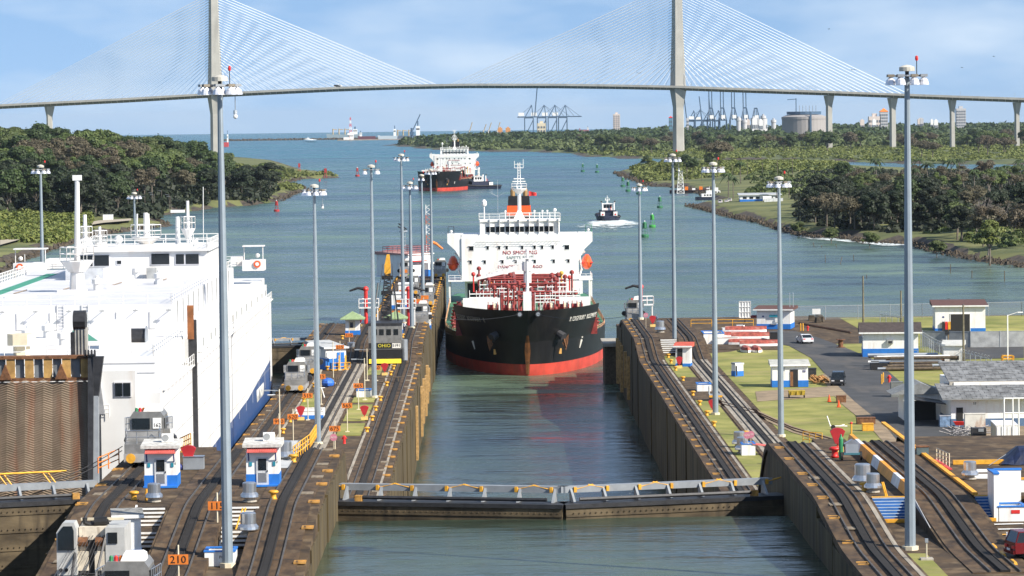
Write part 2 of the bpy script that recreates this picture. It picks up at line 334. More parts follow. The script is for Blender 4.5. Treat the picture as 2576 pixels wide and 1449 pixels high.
# ------------------------------------------------------------------ lock walls
ZL, ZP, ZN, ZF, ZR = 10.7, 21.0, 18.7, 12.9, 19.6
PT = [(100, ZN), (222, ZN), (243, ZP), (286, ZP), (303, ZL), (526, ZL), (545, ZF), (598, ZF), (612, ZL), (900, ZL)]
PG = [(100, ZN), (242.1, ZN), (242.2, ZP), (287, ZP), (303, ZL), (543, ZL), (543.1, ZF), (598, ZF), (612, ZL), (900, ZL)]
PTR = [(100, ZR), (224, ZR)]+PT[2:]; PGR = [(100, ZR), (242.1, ZR)]+PG[2:]
def pz(y, prof=PT, smooth=3.):
    def lin(t):
        for (a, za), (b, zb) in zip(prof[:-1], prof[1:]):
            if t <= b: return za+(zb-za)*max(0, t-a)/(b-a)
        return prof[-1][1]
    if not smooth: return lin(y)
    return sum(lin(y+smooth*k/3) for k in range(-3, 4))/7
def ysamp(y0, y1, prof):
    s = {y0, y1}
    for y, _ in prof:
        for k in range(-4, 5):
            if y0 < y+k*1.5 < y1: s.add(y+k*1.5)
    y = y0
    while y < y1: s.add(y); y += 12
    return sorted(s)
def xs(x, y):                               # the upper stretch of the centre wall stands 1.6 m wider of the chamber
    if not -18.8 < x < 5: return x
    t = min(1, max(0, (318-y)/26)); return x-1.6*t*t*(3-2*t)*min(1, (x+18.8)/4.1)
def sweep(m, x0, x1, y0, y1, zb, zt, prof=PT, smooth=3., absb=None):   # ribbon of rectangular section over the profile
    ys = ysamp(y0, y1, prof); n = len(ys); vs = []
    for y in ys:
        z = pz(y, prof, smooth); b = absb if absb is not None else z+zb
        a_, c_ = xs(x0, y), xs(x1, y); vs += [(a_, y, b), (c_, y, b), (c_, y, z+zt), (a_, y, z+zt)]
    fs = [(0, 1, 2, 3), (4*n-1, 4*n-2, 4*n-3, 4*n-4)]
    for i in range(n-1):
        a, b = 4*i, 4*i+4
        for k in range(4): fs.append((a+k, a+(k+1) % 4, b+(k+1) % 4, b+k))
    return m.add(vs, fs)
rack_m = M('rack_black', (.012, .010, .009), .95, var=.3)
def track(root, xc, y0, y1, bed=True, bw=2.0, prof=PT):
    if bed: sweep(MB(), xc-bw, xc+bw, y0, y1, -.5, .02, prof).build('track_bed', track_m, root)
    for s in (-1, 1): sweep(MB(), xc+s*.93-.05, xc+s*.93+.05, y0, y1, .02, .14, prof).build('rail', rail_m, root)
    jt = MB(); yj = y0+2
    while yj < y1-2:
        z = pz(yj, prof); jt.add([(xs(xc-bw+.02, yj), yj, z+.026), (xs(xc+bw-.02, yj), yj, z+.026), (xs(xc+bw-.02, yj+.09), yj+.09, pz(yj+.09, prof)+.026), (xs(xc-bw+.02, yj+.09), yj+.09, pz(yj+.09, prof)+.026)], [(0, 1, 2, 3)]); yj += 5.4
    tag(jt.build('slab_joints', black, root, fix=False), kind='stuff')
    rk = sweep(MB(), xc-.22, xc+.22, y0, y1, .02, .16, prof).build('rack', rack_m, root)
    for s in (-1, 1): sweep(MB(), xc+s*.27-.04, xc+s*.27+.04, y0, y1, .02, .20, prof).build('rack_edge', rack_m, rk)
chock_me = MB().box(-.4, -.28, -.6, .6, 0, .12).box(-.4, .4, -.6, -.46, 0, .12).box(-.4, .4, .46, .6, 0, .12).box(-.28, .4, -.46, .46, 0, .04).mesh('fender_chock', M('worn_yellow', (.40, .21, .05), .8, var=.5, scale=2))
plate_me = MB().box(-.45, .45, -.8, .8, 0, .05).mesh('cover_plate', M('plate_grime', (.21, .17, .12), .9, var=.4, scale=2))
def wall_face(root, x, side, y0, y1, zb, prof=PT, L_=10.8):
    y = y0; k = 0; rnd = random.Random(int(x*10))
    while y < y1-1:
        e = min(y+L_, y1); zt = pz((y+e)/2, prof, 0)-rnd.uniform(.25, .5)
        zt = min(zt, pz(y, prof, 0)-.2, pz(e, prof, 0)-.2)
        t = rnd.uniform(.10, .28); a, b = (x, x+t) if side > 0 else (x-t, x)
        MB().box(a+xs(x, (y+e)/2)-x, b+xs(x, (y+e)/2)-x, y+.06, e-.06, zb, zt).build('wall_block', conc_face, root); y = e
def chocks(root, x, side, y0, y1, step, rnd=random.Random(9), prof=PT):
    y = y0
    while y < y1:
        o = share(chock_me, 'fender_chock', root, (xs(x, y)-side*.45, y, pz(y, prof)-.03)); o.scale = (side, 1, 1)
        if rnd.random() < .6: share(plate_me, 'cover_plate', root, (xs(x, y)-side*rnd.uniform(1., 1.3), y+step*.5, pz(y+step*.5, prof)+.015))
        y += step*rnd.uniform(.8, 1.2)
cw = thing('lock_wall', 'long stained concrete centre wall between the two lock lanes, carrying three towing tracks', 'lock wall', (0, 0, 0))
TL, TM, TR = -27.3, -20.7, -13.2
for xa, xb, prof in ((WL, -25.1, PT), (-22.9, -18.8, PT), (-14.7, XL, PT)):
    sweep(MB(), xa, xb, 100, 612, 0, -.05, prof, absb=-6).build('wall_body', conc_dark, cw)
for xa, xb in ((-25.1, -22.9), (-18.8, -14.7)):
    sweep(MB(), xa, xb, 100, 612, 0, -.05, PG, .0, absb=-6).build('deck_slab', conc_dark, cw)
MB().box(-22.2, XL, 612, 838, -6, ZL-.05).build('approach_pier', conc_dark, cw)
for x in (TL, TM, TR): track(cw, x, 100, 611)
sweep(MB(), -21.45, -20.85, 305, 526, .0, .05).build('pale_strip', conc_strip, cw); sweep(MB(), -20.55, -19.95, 305, 526, .0, .05).build('pale_strip', conc_strip, cw)
sweep(MB(), -19.6, -18.9, 305, 526, .0, .045).build('pale_strip', conc_strip, cw)
sweep(MB(), -11.5, -11.25, 305, 526, .0, .05).build('coping_strip', conc_strip, cw)
sweep(MB(), -15.2, -14.9, 305, 526, .0, .05).build('coping_strip', conc_strip, cw)
sweep(MB(), -25.4, -25.1, 305, 526, .0, .05).build('coping_strip', conc_strip, cw)
for x in (-19.6, -13.2): track(cw, x, 612, 836)
wall_face(cw, XL, 1, 100, 835, -4)
wall_face(cw, WL, -1, 100, 612, -4)
chocks(cw, XL, 1, 150, 835, 10.5); chocks(cw, WL, -1, 150, 600, 12)
# old timber and rusted fenders hanging on the lower chamber face
for i, y in enumerate((505, 512, 520, 540, 548, 556, 470)):
    MB().box(XL+.3, XL+.62+.1*(i % 3), y, y+2.2, 1.5+(i % 3)*1.3, 8.8-(i % 2)).build('timber_fender', M('fresh_timber', (.42, .26, .10), .9, var=.35, scale=2), cw)
def steps(root, x0, x1, ytop, ztop, n, rise, tread, mat, nose=None):
    for i in range(n):
        MB().box(x0, x1, ytop-(i+1)*tread, ytop-i*tread+.02, ztop-(i+1)*rise-.3, ztop-i*rise-.04).build('step', conc_dark, root)
        MB().box(x0+.02, x1-.02, ytop-(i+1)*tread-.03, ytop-(i+1)*tread, ztop-(i+1)*rise+rise*.12, ztop-i*rise-rise*.3).build('riser', mat, root)
        if nose: MB().box(x0, x1, ytop-(i+1)*tread-.02, ytop-(i+1)*tread+.06, ztop-i*rise-rise*.16, ztop-i*rise-rise*.02).build('nosing', nose, root)
for x0, x1 in ((-18.75, -16.35), (-25.05, -22.95)):
    steps(cw, x0, x1, 242.2, ZP+.04, 5, .24, .35, white); MB().box(x0, x1, 237.9, 240.46, ZN-.2, ZP-1.18).build('landing', conc_dark, cw); steps(cw, x0, x1, 237.9, ZP-1.14, 4, .26, .35, white)
    xx = x0-.05; MB().hexa([(xx, 236, ZN-.3), (xx+.14, 236, ZN-.3), (xx+.14, 242.5, ZN-.3), (xx, 242.5, ZN-.3)], [(xx, 236, ZN+.15), (xx+.14, 236, ZN+.15), (xx+.14, 242.5, ZP+.12), (xx, 242.5, ZP+.12)]).build('parapet', white, cw)
for x0, x1 in ((-18.45, -15.5), (-25.05, -22.95)): steps(cw, x0, x1, 543.2, ZF+.05, 7, .3, .38, white)
# grass plots let into the lower deck
for u0, v0, u1, v1 in ((925, 1085, 985, 1030), (950, 1028, 988, 1012), (742, 1062, 770, 1028), (775, 1022, 820, 1016)): pass
mbp = []
for x0, x1, y0, y1 in ((-18.4, -15.5, 408, 424), (-18.4, -15.5, 428, 452), (-18.4, -15.5, 456, 466), (-25.0, -23.0, 432, 470), (-18.2, -16.2, 505, 520)):
    o = MB().box(x0, x1, y0, y1, ZL-.06, ZL+.03).build('grass_plot', grass, cw)
# ---- right wall
rw = thing('lock_wall', 'dark stained concrete side wall of the right lane with two towing tracks beside the lawn', 'lock wall')
RT1, RT2 = 24.7, 31.6
sweep(MB(), XR, 26.7, 100, 622, 0, -.05, PTR, absb=-6).build('wall_body', conc_dark, rw)
sweep(MB(), 26.7, 29.4, 100, 622, 0, -.05, PGR, 0, absb=2).build('deck_slab', conc_dark, rw)
sweep(MB(), 29.4, 33.9, 100, 622, 0, -.05, PTR, absb=2).build('wall_body', conc_dark, rw)
track(rw, RT1, 100, 621, prof=PTR); track(rw, RT2, 212, 615, prof=PTR)
for xa in (30.0, 30.75, 31.75, 32.45): sweep(MB(), xa, xa+.6, 305, 526, .0, .05).build('pale_strip', conc_strip, rw)
sweep(MB(), 26.2, 26.5, 100, 526, .0, .05, PTR).build('coping_strip', conc_strip, rw)
wall_face(rw, XR, -1, 100, 622, -4, PTR); chocks(rw, XR, -1, 150, 615, 9.5, prof=PTR)
for i, y in enumerate((588, 594, 600, 607, 560, 572)): MB().box(XR-.75, XR-.28, y, y+1.8, 1+(i % 3), 9).build('timber_fender', MAT['fresh_timber'], rw)
steps(rw, 26.75, 29.35, 543.2, ZF+.05, 7, .3, .38, white)
# wingwall at the end of the right wall
MB().box(20.6, 23.4, 620, 632, -4, 6.8).build('end_crib', wood, rw); MB().box(20.2, 23.4, 618.5, 633, 6.8, 7.4).build('crib_cap', concrete, rw)
# ---- west wall (mostly behind the car carrier)
ww = thing('lock_wall', 'far concrete wall on the outer side of the car carrier lane', 'lock wall')
sweep(MB(), WL-52, WL-33.6, 100, 640, 0, -.05, PT, absb=-6).build('wall_body', conc_dark, ww)
wall_face(ww, WL-33.6, 1, 100, 640, -4)
# ---- land behind the right wall
def ground_right(x, y): return pz(y, [(100, ZR), (242.1, ZR), (242.2, ZP), (288, ZP), (304, ZL), (900, ZL)], 0)
mb = MB(); xs_ = [33.9, 36, 40, 60, 120, 400]; ys_ = [100, 242.1, 242.2, 262, 288, 304, 320, 345, 400, 450, 500, 560, 600, 634, 640, 655]
for j, y in enumerate(ys_):
    for x in xs_: mb.v.append((x, y, ground_right(x, y)-.05 if y < 636 else (9.5 if y < 650 else -2)))
n = len(xs_)
for j in range(len(ys_)-1):
    for i in range(n-1): mb.f.append((j*n+i, j*n+i+1, (j+1)*n+i+1, (j+1)*n+i))
struct(mb.build('ground', conc_dark, fix=False))
MB().box(23.2, 120, 600, 640, -6, ZL-.12)
mb = MB().box(28, 60, 622, 640, -5, ZL-.12); struct(mb.build('shore_apron', conc_dark))
def patch(name, mat, pts, dz, world=False):   # flat sheet lying on the lower lawn level
    m = MB(); m.add([(p[0], p[1], ZL+dz) for p in pts], [tuple(range(len(pts)))]); return struct(m.build(name, mat))
def gl(*uv): return [(G(u, v).x, G(u, v).y) for u, v in uv]
patch('lawn', grass, [(33.95, 305), (33.95, 541), (38, 545), (44, 560), (64, 560), (64, 632), (300, 632), (300, 305)], -.03)
patch('lawn', grass, [(26.75, 305), (26.75, 536), (29.35, 536), (29.35, 305)], .0)
road = [(2385, 1150), (2290, 1150), (2230, 1075), (2150, 1010), (2075, 940), (2040, 900), (1985, 870), (1930, 860), (1800, 862), (1800, 835), (1880, 832), (2000, 833), (2060, 850), (2120, 872), (2200, 905), (2265, 960), (2330, 1010), (2380, 1030), (2430, 1070), (2450, 1115), (2440, 1150)]
patch('road', asphalt, gl(*road), .02)
patch('verge', dirt, gl((2450, 1062), (2440, 1150), (2576, 1180), (2576, 1060)), .01)
patch('verge', dirt, gl((2290, 1150), (2230, 1075), (2150, 1010), (2075, 940), (2062, 945), (2110, 1010), (2190, 1075), (2255, 1150)), .012)
patch('path', dirt, gl((1900, 985), (2260, 960), (2265, 985), (1905, 1010)), .008)
patch('service_road', asphalt, gl((2330, 870), (2576, 862), (2576, 900), (2400, 905)), .015)
patch('boat_apron', conc_dark, gl((1752, 878), (1752, 838), (1990, 838), (1960, 880)), .012)
patch('deck_apron', conc_dark, [(26.76, 452), (26.76, 492), (29.34, 492), (29.34, 452)], .02)
for x0, x1 in ((33.95, 34.25), (36.0, 36.25)):
    pass
# ------------------------------------------------------------------ lock gates
def gate_leaf(hinge, tip, ztop, label, thick=2.1, zb=-4, flip=1, wk=1.15, body=gatebrown, nb=7, rails=True):
    h, t = Vector(hinge), Vector(tip); Ln = (t-h).length; rz = math.atan2(t.y-h.y, t.x-h.x)
    g = thing('lock_gate', label, 'lock gate', (h.x, h.y, 0), rz, 'closed mitre gates across the lanes')
    s = flip                                     # +1: far side is local +y
    MB().box(0, Ln, min(0, s*thick), max(0, s*thick), zb, ztop).build('gate_body', body, g)
    MB().box(-.1, Ln+.05, min(-s*.12, s*(thick+.1)), max(-s*.12, s*(thick+.1)), ztop-.25, ztop+.06).build('top_flange', dark, g)
    for k in range(4): MB().box(0, Ln, min(0, -s*.07), max(0, -s*.07), ztop-.9-k*1.35, ztop-.75-k*1.35).build('girder_edge', gatebrown, g)
    riv = MB()
    for k in range(5):
        for i in range(int(Ln/.45)): riv.box(i*.45+.1, i*.45+.17, min(-s*.02, -s*.11), max(-s*.02, -s*.11), ztop-.65-k*1.35, ztop-.58-k*1.35)
    tag(riv.build('rivets', gatebrown, g), kind='stuff')
    y0, y1 = s*(thick+.05), s*(thick+1.15)
    MB().box(.4, Ln-.2, min(y0, y1), max(y0, y1), ztop+wk-.10, ztop+wk+.02).build('walkway', gategrey, g)
    MB().box(.4, Ln-.2, min(y0, y0-s*.12), max(y0, y0-s*.12), ztop+wk-.42, ztop+wk+.08).build('walkway_beam', gategrey, g)
    for i in range(nb):
        x = 1.2+i*(Ln-2.2)/(nb-1)
        MB().prism([(s*.9, ztop), (s*(thick+.1), ztop), (s*(thick+.1), ztop+wk-.1), (s*(thick-.1), ztop+wk-.1)], x-.09, x+.09, 'x').build('bracket', gategrey, g)
        if rails:
            a = Vector((x-.3, s*(thick-.05), ztop+wk-.18)); dx = 1.5 if i % 2 else -1.5
            MB().bar(a, a+Vector((dx, s*.05, .32)), .07).build('folded_handrail', yellow, g)
            MB().cb(a.x, a.y-s*.12, a.z-.2, .22, .2, .4).build('rail_hinge', yellow, g)
    MB().bar((Ln*.15, s*.6, ztop+.35), (Ln*.93, s*.6, ztop+.35), .16, 6).build('drive_strut', dark, g)
    MB().box(Ln*.12, Ln*.15, s*.6-.25, s*.6+.25, ztop, ztop+.5).build('strut_bearing', MAT['worn_yellow'], g)
    return g
gl_ = gate_leaf((-13.0, 268.2), (5.35, 263.6), 18.3, 'left leaf of the near mitre gate, hinged on the centre wall, grey walkway on top')
gate_leaf((22.9, 268.2), (5.65, 263.6), 18.3, 'right leaf of the near mitre gate, meeting the dark side wall, with grey walkway', flip=-1)
for x in (-14.5, 25.4): pass
wl = gate_leaf((WL+.4, 262.5), (-46.2, 256.5), 19.4, 'riveted brown gate leaf below the raised corrugated ramp of the white ship', flip=-1, nb=7, rails=False)
for k, x in enumerate((3.2, 6.6, 10.5)):
    for dz, dx in ((0, 0), (0, .45)):
        MB().bar((x+dx, -2.6+dx*.8, 20.1), (x+dx+.9, -2.9+dx*.8, 21.4), .06).build('handrail_post', yellow, wl)
for dx in (0, .5): MB().bar((2.6+dx, -2.9+dx*.8, 21.4), (11.8+dx, -2.9+dx*.8, 21.4), .06).build('handrail', yellow, wl)
for a_, b_ in (((WL, 590.5), (-46.2, 586)), ((-62.8, 590.5), (-46.4, 586))):
    gate_leaf(a_, b_, 9.6 if a_[0] == WL else 9.65, 'far gate leaf of the car carrier lane meeting the centre wall, yellow railing on top' if a_[0] == WL else 'far gate leaf of the car carrier lane hidden behind the white hull', flip=1 if a_[0] != WL else -1, nb=6)
# ------------------------------------------------------------------ cable-stayed bridge
PLb, PRb = D(540, 238, 4400), D(1705, 219, 4300)
bd = Vector((PRb.x-PLb.x, PRb.y-PLb.y, 0)); SP = bd.length; bd.normalize(); bn = Vector((-bd.y, bd.x, 0))
def onb(u, v):
    d = _ray(u, v); o = Vector((0, 0, CAMH)); t = (PLb-o).dot(bn)/d.dot(bn); return o+d*t
dk = [(-260, 279), (0, 265), (150, 257.5), (300, 250), (540, 236), (700, 228), (850, 221), (1000, 216), (1165, 212.8), (1400, 213), (1560, 215), (1705, 218), (1900, 225), (2085, 231), (2245, 237), (2395, 242.5), (2558, 248), (2900, 262)]
dp = [onb(*p) for p in dk]; ss = [(p-PLb).dot(bd) for p in dp]; dz_ = [p.z for p in dp]
def deckz(s): return float(np.interp(s, ss, dz_))
br = thing('cable_stayed_bridge', 'long grey cable-stayed bridge with two tall pylons crossing behind the ships', 'bridge')
def bp_(s, off=0., z=None): q = PLb+bd*s+bn*off; return Vector((q.x, q.y, deckz(s) if z is None else z))
ssm = np.linspace(ss[0], ss[-1], 90)
def bsweep(sec, name, mat, s_list=ssm):
    m = MB(); n = len(sec)
    for s in s_list:
        for off, dzz in sec: m.v.append(tuple(bp_(s, off)+Vector((0, 0, dzz))))
    for i in range(len(s_list)-1):
        for k in range(n): m.f.append((i*n+k, i*n+(k+1) % n, (i+1)*n+(k+1) % n, (i+1)*n+k))
    return m.build(name, mat, br)
bsweep([(-10, -1.3), (10, -1.3), (10, 0), (-10, 0)], 'deck_slab', bridge_m)
bsweep([(-5, -4.6), (5, -4.6), (7.5, -1.3), (-7.5, -1.3)], 'box_girder', M('girder_concrete', (.17, .175, .17), .85))
for off in (-10.2, 10.2): bsweep([(off-.2, -1.5), (off+.2, -1.5), (off+.2, 1.2), (off-.2, 1.2)], 'parapet', bridge_m)
stm = MB()
for i in range(int((ss[-1]-ss[0])/8)):
    s = ss[0]+i*8; a = bp_(s, -9); stm.bar(a+Vector((0, 0, -1.4)), bp_(s, -6)+Vector((0, 0, -3.8)), .6)
tag(stm.build('deck_struts', bridge_m, br), kind='stuff')
def shaft(prof, s, base, name, parent):     # (z, half width) pairs; section with a ridge facing the lock
    m = MB(); n = 6
    for z, hw in prof:
        for a, b in ((-1, .25), (-.22, -.8), (1, -.45), (1, .45), (.22, .8), (-1, .25)):
            q = bp_(s, b*hw, z)+bd*(a*hw); m.v.append((q.x, q.y, z))
    for i in range(len(prof)-1):
        for k in range(n): m.f.append((i*n+k, i*n+(k+1) % n, (i+1)*n+(k+1) % n, (i+1)*n+k))
    m.f.append(tuple(range((len(prof)-1)*n, len(prof)*n)))
    return m.build(name, bridge_m, parent)
cable_m = M('white_cable', (.74, .77, .80), .5, var=.03)
for s in (0, SP):
    z0 = deckz(s)
    shaft([(0, 8.5), (1.5, 8.5), (1.6, 7.2), (z0-26, 6.6), (z0-4, 10.2), (z0+2, 10.2), (z0+2.2, 9.6), (z0+70, 7.2), (z0+132, 6.0), (z0+136, 5.6)], s, 0, 'pylon', br)
    MB().cb(bp_(s).x, bp_(s).y, -4, 30, 24, 7).build('pile_cap', concrete, br)
    for side in (-1, 1):
        for pl in (-1, 1):
            for i in range(31):
                q = bp_(s+side*(17+i*9.0), pl*8.8); a = bp_(s+side*3, pl*1.2, z0+27+i*3.35)
                MB().tube([q, a], .24, 4).build('stay_cable', cable_m, br)
for u, vt in ((123, 262), (2085, 234), (2245, 240.5), (2395, 247), (2558, 253), (-120, 275), (2730, 262)):
    q = onb(u, vt); s = (q-PLb).dot(bd); z0 = deckz(s)-4.6
    wd = 3.9 if u > 2300 else 4.8
    shaft([(-3, wd*.82), (z0-13, wd*.82), (z0-1, wd*1.35), (z0, wd*1.35)], s, 0, 'pier', br)
for i in range(24):                         # traffic and lamp posts read as small marks on the deck
    s = ss[0]+(i+.5)*(ss[-1]-ss[0])/24
    MB().bar(bp_(s, 9.2), bp_(s, 9.2)+Vector((0, 0, 7)), .16).build('lamp_post', steel, br)
vt_ = thing('lorry', 'dark lorry driving across the long bridge deck', 'lorry', bp_(onb(852, 216).x*0+(onb(852, 216)-PLb).dot(bd), -4), math.atan2(bd.y, bd.x))
MB().box(-5, 3, -1.2, 1.2, .8, 3.8).build('cargo_body', dark, vt_); MB().box(3.2, 5, -1.2, 1.2, .6, 3).build('cab', white, vt_)
for x in (-3.5, 3.6): MB().box(x-.5, x+.5, -1.2, 1.2, 0, 1).build('wheel', black, vt_)
# ------------------------------------------------------------------ tankers
def hull_pt(z, s, B=16.1, Lh=180.):
    y0 = np.interp(z, [-3, 0, 2.6, 6.4, 12.4], [1.5, 0, -.2, -1.2, -5.0]); Lz = np.interp(z, [-3, 0, 2.6, 6.4, 12.4], [64, 60, 58, 54, 50])
    y = y0+s*(Lh-y0); t = min(1., (y-y0)/Lz); q = np.interp(z, [0, 6.4, 12.4], [1.95, 2.05, 2.3])
    hb = B*(max(0., 1-(1-t)**q))**.57
    te = max(0, (y-(Lh-18))/18); hb *= 1-.35*te*te*np.interp(z, [0, 7], [1, .2])
    return y, hb
def tanker(name, label, loc, detail=True, ship_name=None, funnel_band=True, flip_name=None):
    T = thing(name, label, 'tanker', loc)
    S = [0, .002, .006, .012, .02, .03, .042, .056, .075, .10, .13, .17, .22, .27, .33, .40, .5, .6, .7, .8, .88, .93, .97, 1]
    def strake(zs, nm, mat, smax=1.):
        m = MB(); Sx = [s for s in S if s <= smax]; n = len(Sx)
        for sd in (-1, 1):
            o = len(m.v)
            for z in zs:
                for s in Sx: y, hb = hull_pt(z, s); m.v.append((sd*hb, y, z))
            for i in range(len(zs)-1):
                for j in range(n-1): m.f.append((o+i*n+j, o+i*n+j+1, o+(i+1)*n+j+1, o+(i+1)*n+j))
        return m.build(nm, mat, T, smooth=True)
    strake([-3, -1.5, 0, 1.1, 2.1], 'hull_bottom', hullred); hb_ = strake([2.1, 4, 5.2, 6.4], 'hull_side', hullblack)
    fc = strake([6.4, 8, 9.5, 11, 12.4], 'forecastle_side', hullblack, .13)
    def deck(z, s0, s1, nm, mat):
        m = MB(); ps = [hull_pt(z, s) for s in S if s0 <= s <= s1]
        m.add([(-h, y, z) for y, h in ps]+[(h, y, z) for y, h in reversed(ps)], [tuple(range(2*len(ps)))]); return m.build(nm, mat, T)
    deck(6.35, .06, 1, 'main_deck', deckgreen); deck(10.9, .0, .13, 'forecastle_deck', maroon)
    y9, h9 = hull_pt(11, .13)
    MB().box(-h9+.2, h9-.2, y9-.15, y9+.05, 6.4, 11).build('forecastle_bulkhead', maroon, T)
    yb = 179.5; yq, hq = hull_pt(6, 1); MB().box(-hq, hq, yq-.2, yq, -2, 6.3).build('transom', hullblack, T)
    # superstructure
    Y0 = 138
    MB().box(-13.2, 13.2, Y0, Y0+14, 11.2, 21.0).build('deckhouse', shipwhite, T); lo_ = MB().box(-12.6, 12.6, Y0+3, Y0+14, 6.4, 11.2).build('lower_house', shipwhite, T)
    for x0_, x1_ in ((-12, -8.5), (-6, -2), (5, 8.2), (9.5, 12)): MB().box(x0_, x1_, Y0+2.9, Y0+3, 6.5, 10.6).build('dark_passage', black, lo_)
    for sd in (-1, 1):
        MB().prism([(sd*13.2, 15.5), (sd*13.7, 16.6), (sd*14.6, 18.2), (sd*16.2, 19.7), (sd*16.4, 19.9), (sd*16.4, 22.0), (sd*13.2, 22.0)], Y0+.3, Y0+4.5, 'y').build('bridge_wing', shipwhite, T)
        MB().tube([(sd*16.2, Y0+1, 22), (sd*16.2, Y0+1, 23.6), (sd*14.9, Y0+1, 23.6), (sd*14.9, Y0+1, 22)], .09).build('wing_frame', dark if sd < 0 else green, T)
        MB().ball((sd*15.5, Y0+1, 22.5), .32).build('searchlight', white, T)
    MB().box(-13.2, 13.2, Y0+.2, Y0+10, 21.0, 21.8).build('bridge_deck', shipwhite, T)
    wh = MB().box(-9, 9, Y0+.6, Y0+9, 21.8, 24.6).build('wheelhouse', shipwhite, T)
    MB().box(-9.2, 9.2, Y0+.2, Y0+9.2, 24.6, 25.0).build('wheelhouse_roof', shipwhite, T)
    for i in range(7): MB().box(-7.6+i*2.2, -7.6+i*2.2+1.95, Y0+.5, Y0+.62, 22.25, 23.45).build('window', glass, wh)
    for i in range(9): MB().box(-9+i*2.22, -9+i*2.22+.1, Y0-.1, Y0+.6, 21.9, 25.3).build('mullion', shipwhite, wh)
    MB().rail([(-9.2, Y0+.3, 25), (9.2, Y0+.3, 25), (9.2, Y0+9, 25), (-9.2, Y0+9, 25), (-9.2, Y0+.3, 25)], 1.3, .05, 2.2).build('roof_rail', shipwhite, T)
    wins = [(-11, 18.6, 1.0, .9), (-7.3, 18.7, .5, .7), (-4.7, 18.7, .5, .7), (-3, 18.7, .5, .7), (.5, 18.7, .5, .7), (3.3, 18.7, .5, .7), (5, 18.7, .5, .7), (7.4, 18.7, .5, .7), (10.6, 18.6, 1.0, .9)]
    wins += [(x, 15.5, .5, .7) for x in (-11.2, -8, -4, -1, 3.3, 7.6, 10.9)]+[(-3, 12.0, 1.2, .7), (3.2, 12.1, 1.2, .9), (8.6, 12.2, 1.2, .8)]
    for x, z, w_, h_ in wins:
        f = MB().box(x-w_/2-.12, x+w_/2+.12, Y0-.06, Y0, z-h_/2-.12, z+h_/2+.12).build('window_frame', shipwhite, T)
        MB().box(x-w_/2, x+w_/2, Y0-.09, Y0-.05, z-h_/2, z+h_/2).build('pane', glass, f)
        MB().box(x-w_/2-.15, x+w_/2+.15, Y0-.3, Y0, z+h_/2+.12, z+h_/2+.18).build('eyebrow', shipwhite, f)
    lt = MB()
    for i in range(24): lt.bar((-9.5+i*.83, Y0, 20.4), (-9.5+i*.83, Y0-1.0, 20.4), .04)
    for k in range(3): lt.bar((-9.5, Y0-.35*(k+1), 20.4), (9.6, Y0-.35*(k+1), 20.4), .04)
    lt.build('eyebrow_walkway', shipwhite, T)
    text('NO SMOKING', 1.18, letter_r, T, (0, Y0-.06, 17.55), sx=1.05, ext=.02)
    text('SAFETY FIRST', .98, letter_g, T, (0, Y0-.06, 16.45), sx=1.05, ext=.02)
    text('DANGEROUS CARGO', .98, letter_r, T, (0, Y0-.06, 14.35), sx=1.05, ext=.02)
    # funnel and mast
    fn = MB().hexa([(-2.9, Y0+14, 21), (2.9, Y0+14, 21), (2.9, Y0+20, 21), (-2.9, Y0+20, 21)], [(-2.4, Y0+14.8, 30), (2.4, Y0+14.8, 30), (2.4, Y0+19, 30), (-2.4, Y0+19, 30)]).build('funnel', hullblack, T)
    if funnel_band: MB().hexa([(-2.85, Y0+14.1, 25.6), (2.85, Y0+14.1, 25.6), (2.85, Y0+19.8, 25.6), (-2.85, Y0+19.8, 25.6)], [(-2.68, Y0+14.35, 27.8), (2.68, Y0+14.35, 27.8), (2.68, Y0+19.6, 27.8), (-2.68, Y0+19.6, 27.8)]).build('funnel_band', orange_l, fn)
    for x in (-1.4, 1.5): MB().lathe([(.55, 0), (.55, 1.2), (.4, 1.7), (.15, 1.9)], (x, Y0+16, 30), 8).build('exhaust_pipe', M('brass_exhaust', (.30, .18, .07), .5), fn)
    ms = MB().hexa([(-1.3, Y0+5, 25), (1.3, Y0+5, 25), (1.3, Y0+6.6, 25), (-1.3, Y0+6.6, 25)], [(-.35, Y0+5.5, 27), (.35, Y0+5.5, 27), (.35, Y0+6.2, 27), (-.35, Y0+6.2, 27)]).tube([(0, Y0+5.8, 27), (0, Y0+5.8, 31.5)], .42, 8).build('radar_mast', shipwhite, T)
    MB().lathe([(.4, 30.6), (1.7, 31.8), (1.7, 31.95)], (0, Y0+5.8, 0), 10).build('mast_platform', shipwhite, ms)
    MB().rail([(-1.7, Y0+4.8, 31.9), (1.7, Y0+4.8, 31.9), (1.7, Y0+6.8, 31.9), (-1.7, Y0+6.8, 31.9), (-1.7, Y0+4.8, 31.9)], 1.1, .05, 1.).build('platform_rail', shipwhite, ms)
    t_ = MB().bar((-.35, Y0+5.8, 32), (-.22, Y0+5.8, 37.8), .09).bar((.35, Y0+5.8, 32), (.22, Y0+5.8, 37.8), .09)
    for k in range(9): t_.bar((-.33, Y0+5.8, 32.4+k*.6), (.33, Y0+5.8, 32.4+k*.6), .05)
    t_.bar((-1.2, Y0+5.8, 34.1), (1.2, Y0+5.8, 34.1), .12); t_.bar((-1., Y0+5.8, 36.6), (1., Y0+5.8, 36.6), .07).bar((-1, Y0+5.8, 36.6), (-1, Y0+5.8, 38.2), .06).bar((1, Y0+5.8, 36.6), (1, Y0+5.8, 38.6), .06).bar((-.9, Y0+5.8, 37.4), (.9, Y0+5.8, 37.4), .06)
    t_.build('upper_mast', shipwhite, ms)
    MB().box(-1.5, 1.5, Y0+5, Y0+5.25, 33.4, 33.65).build('radar_scanner', white, ms)
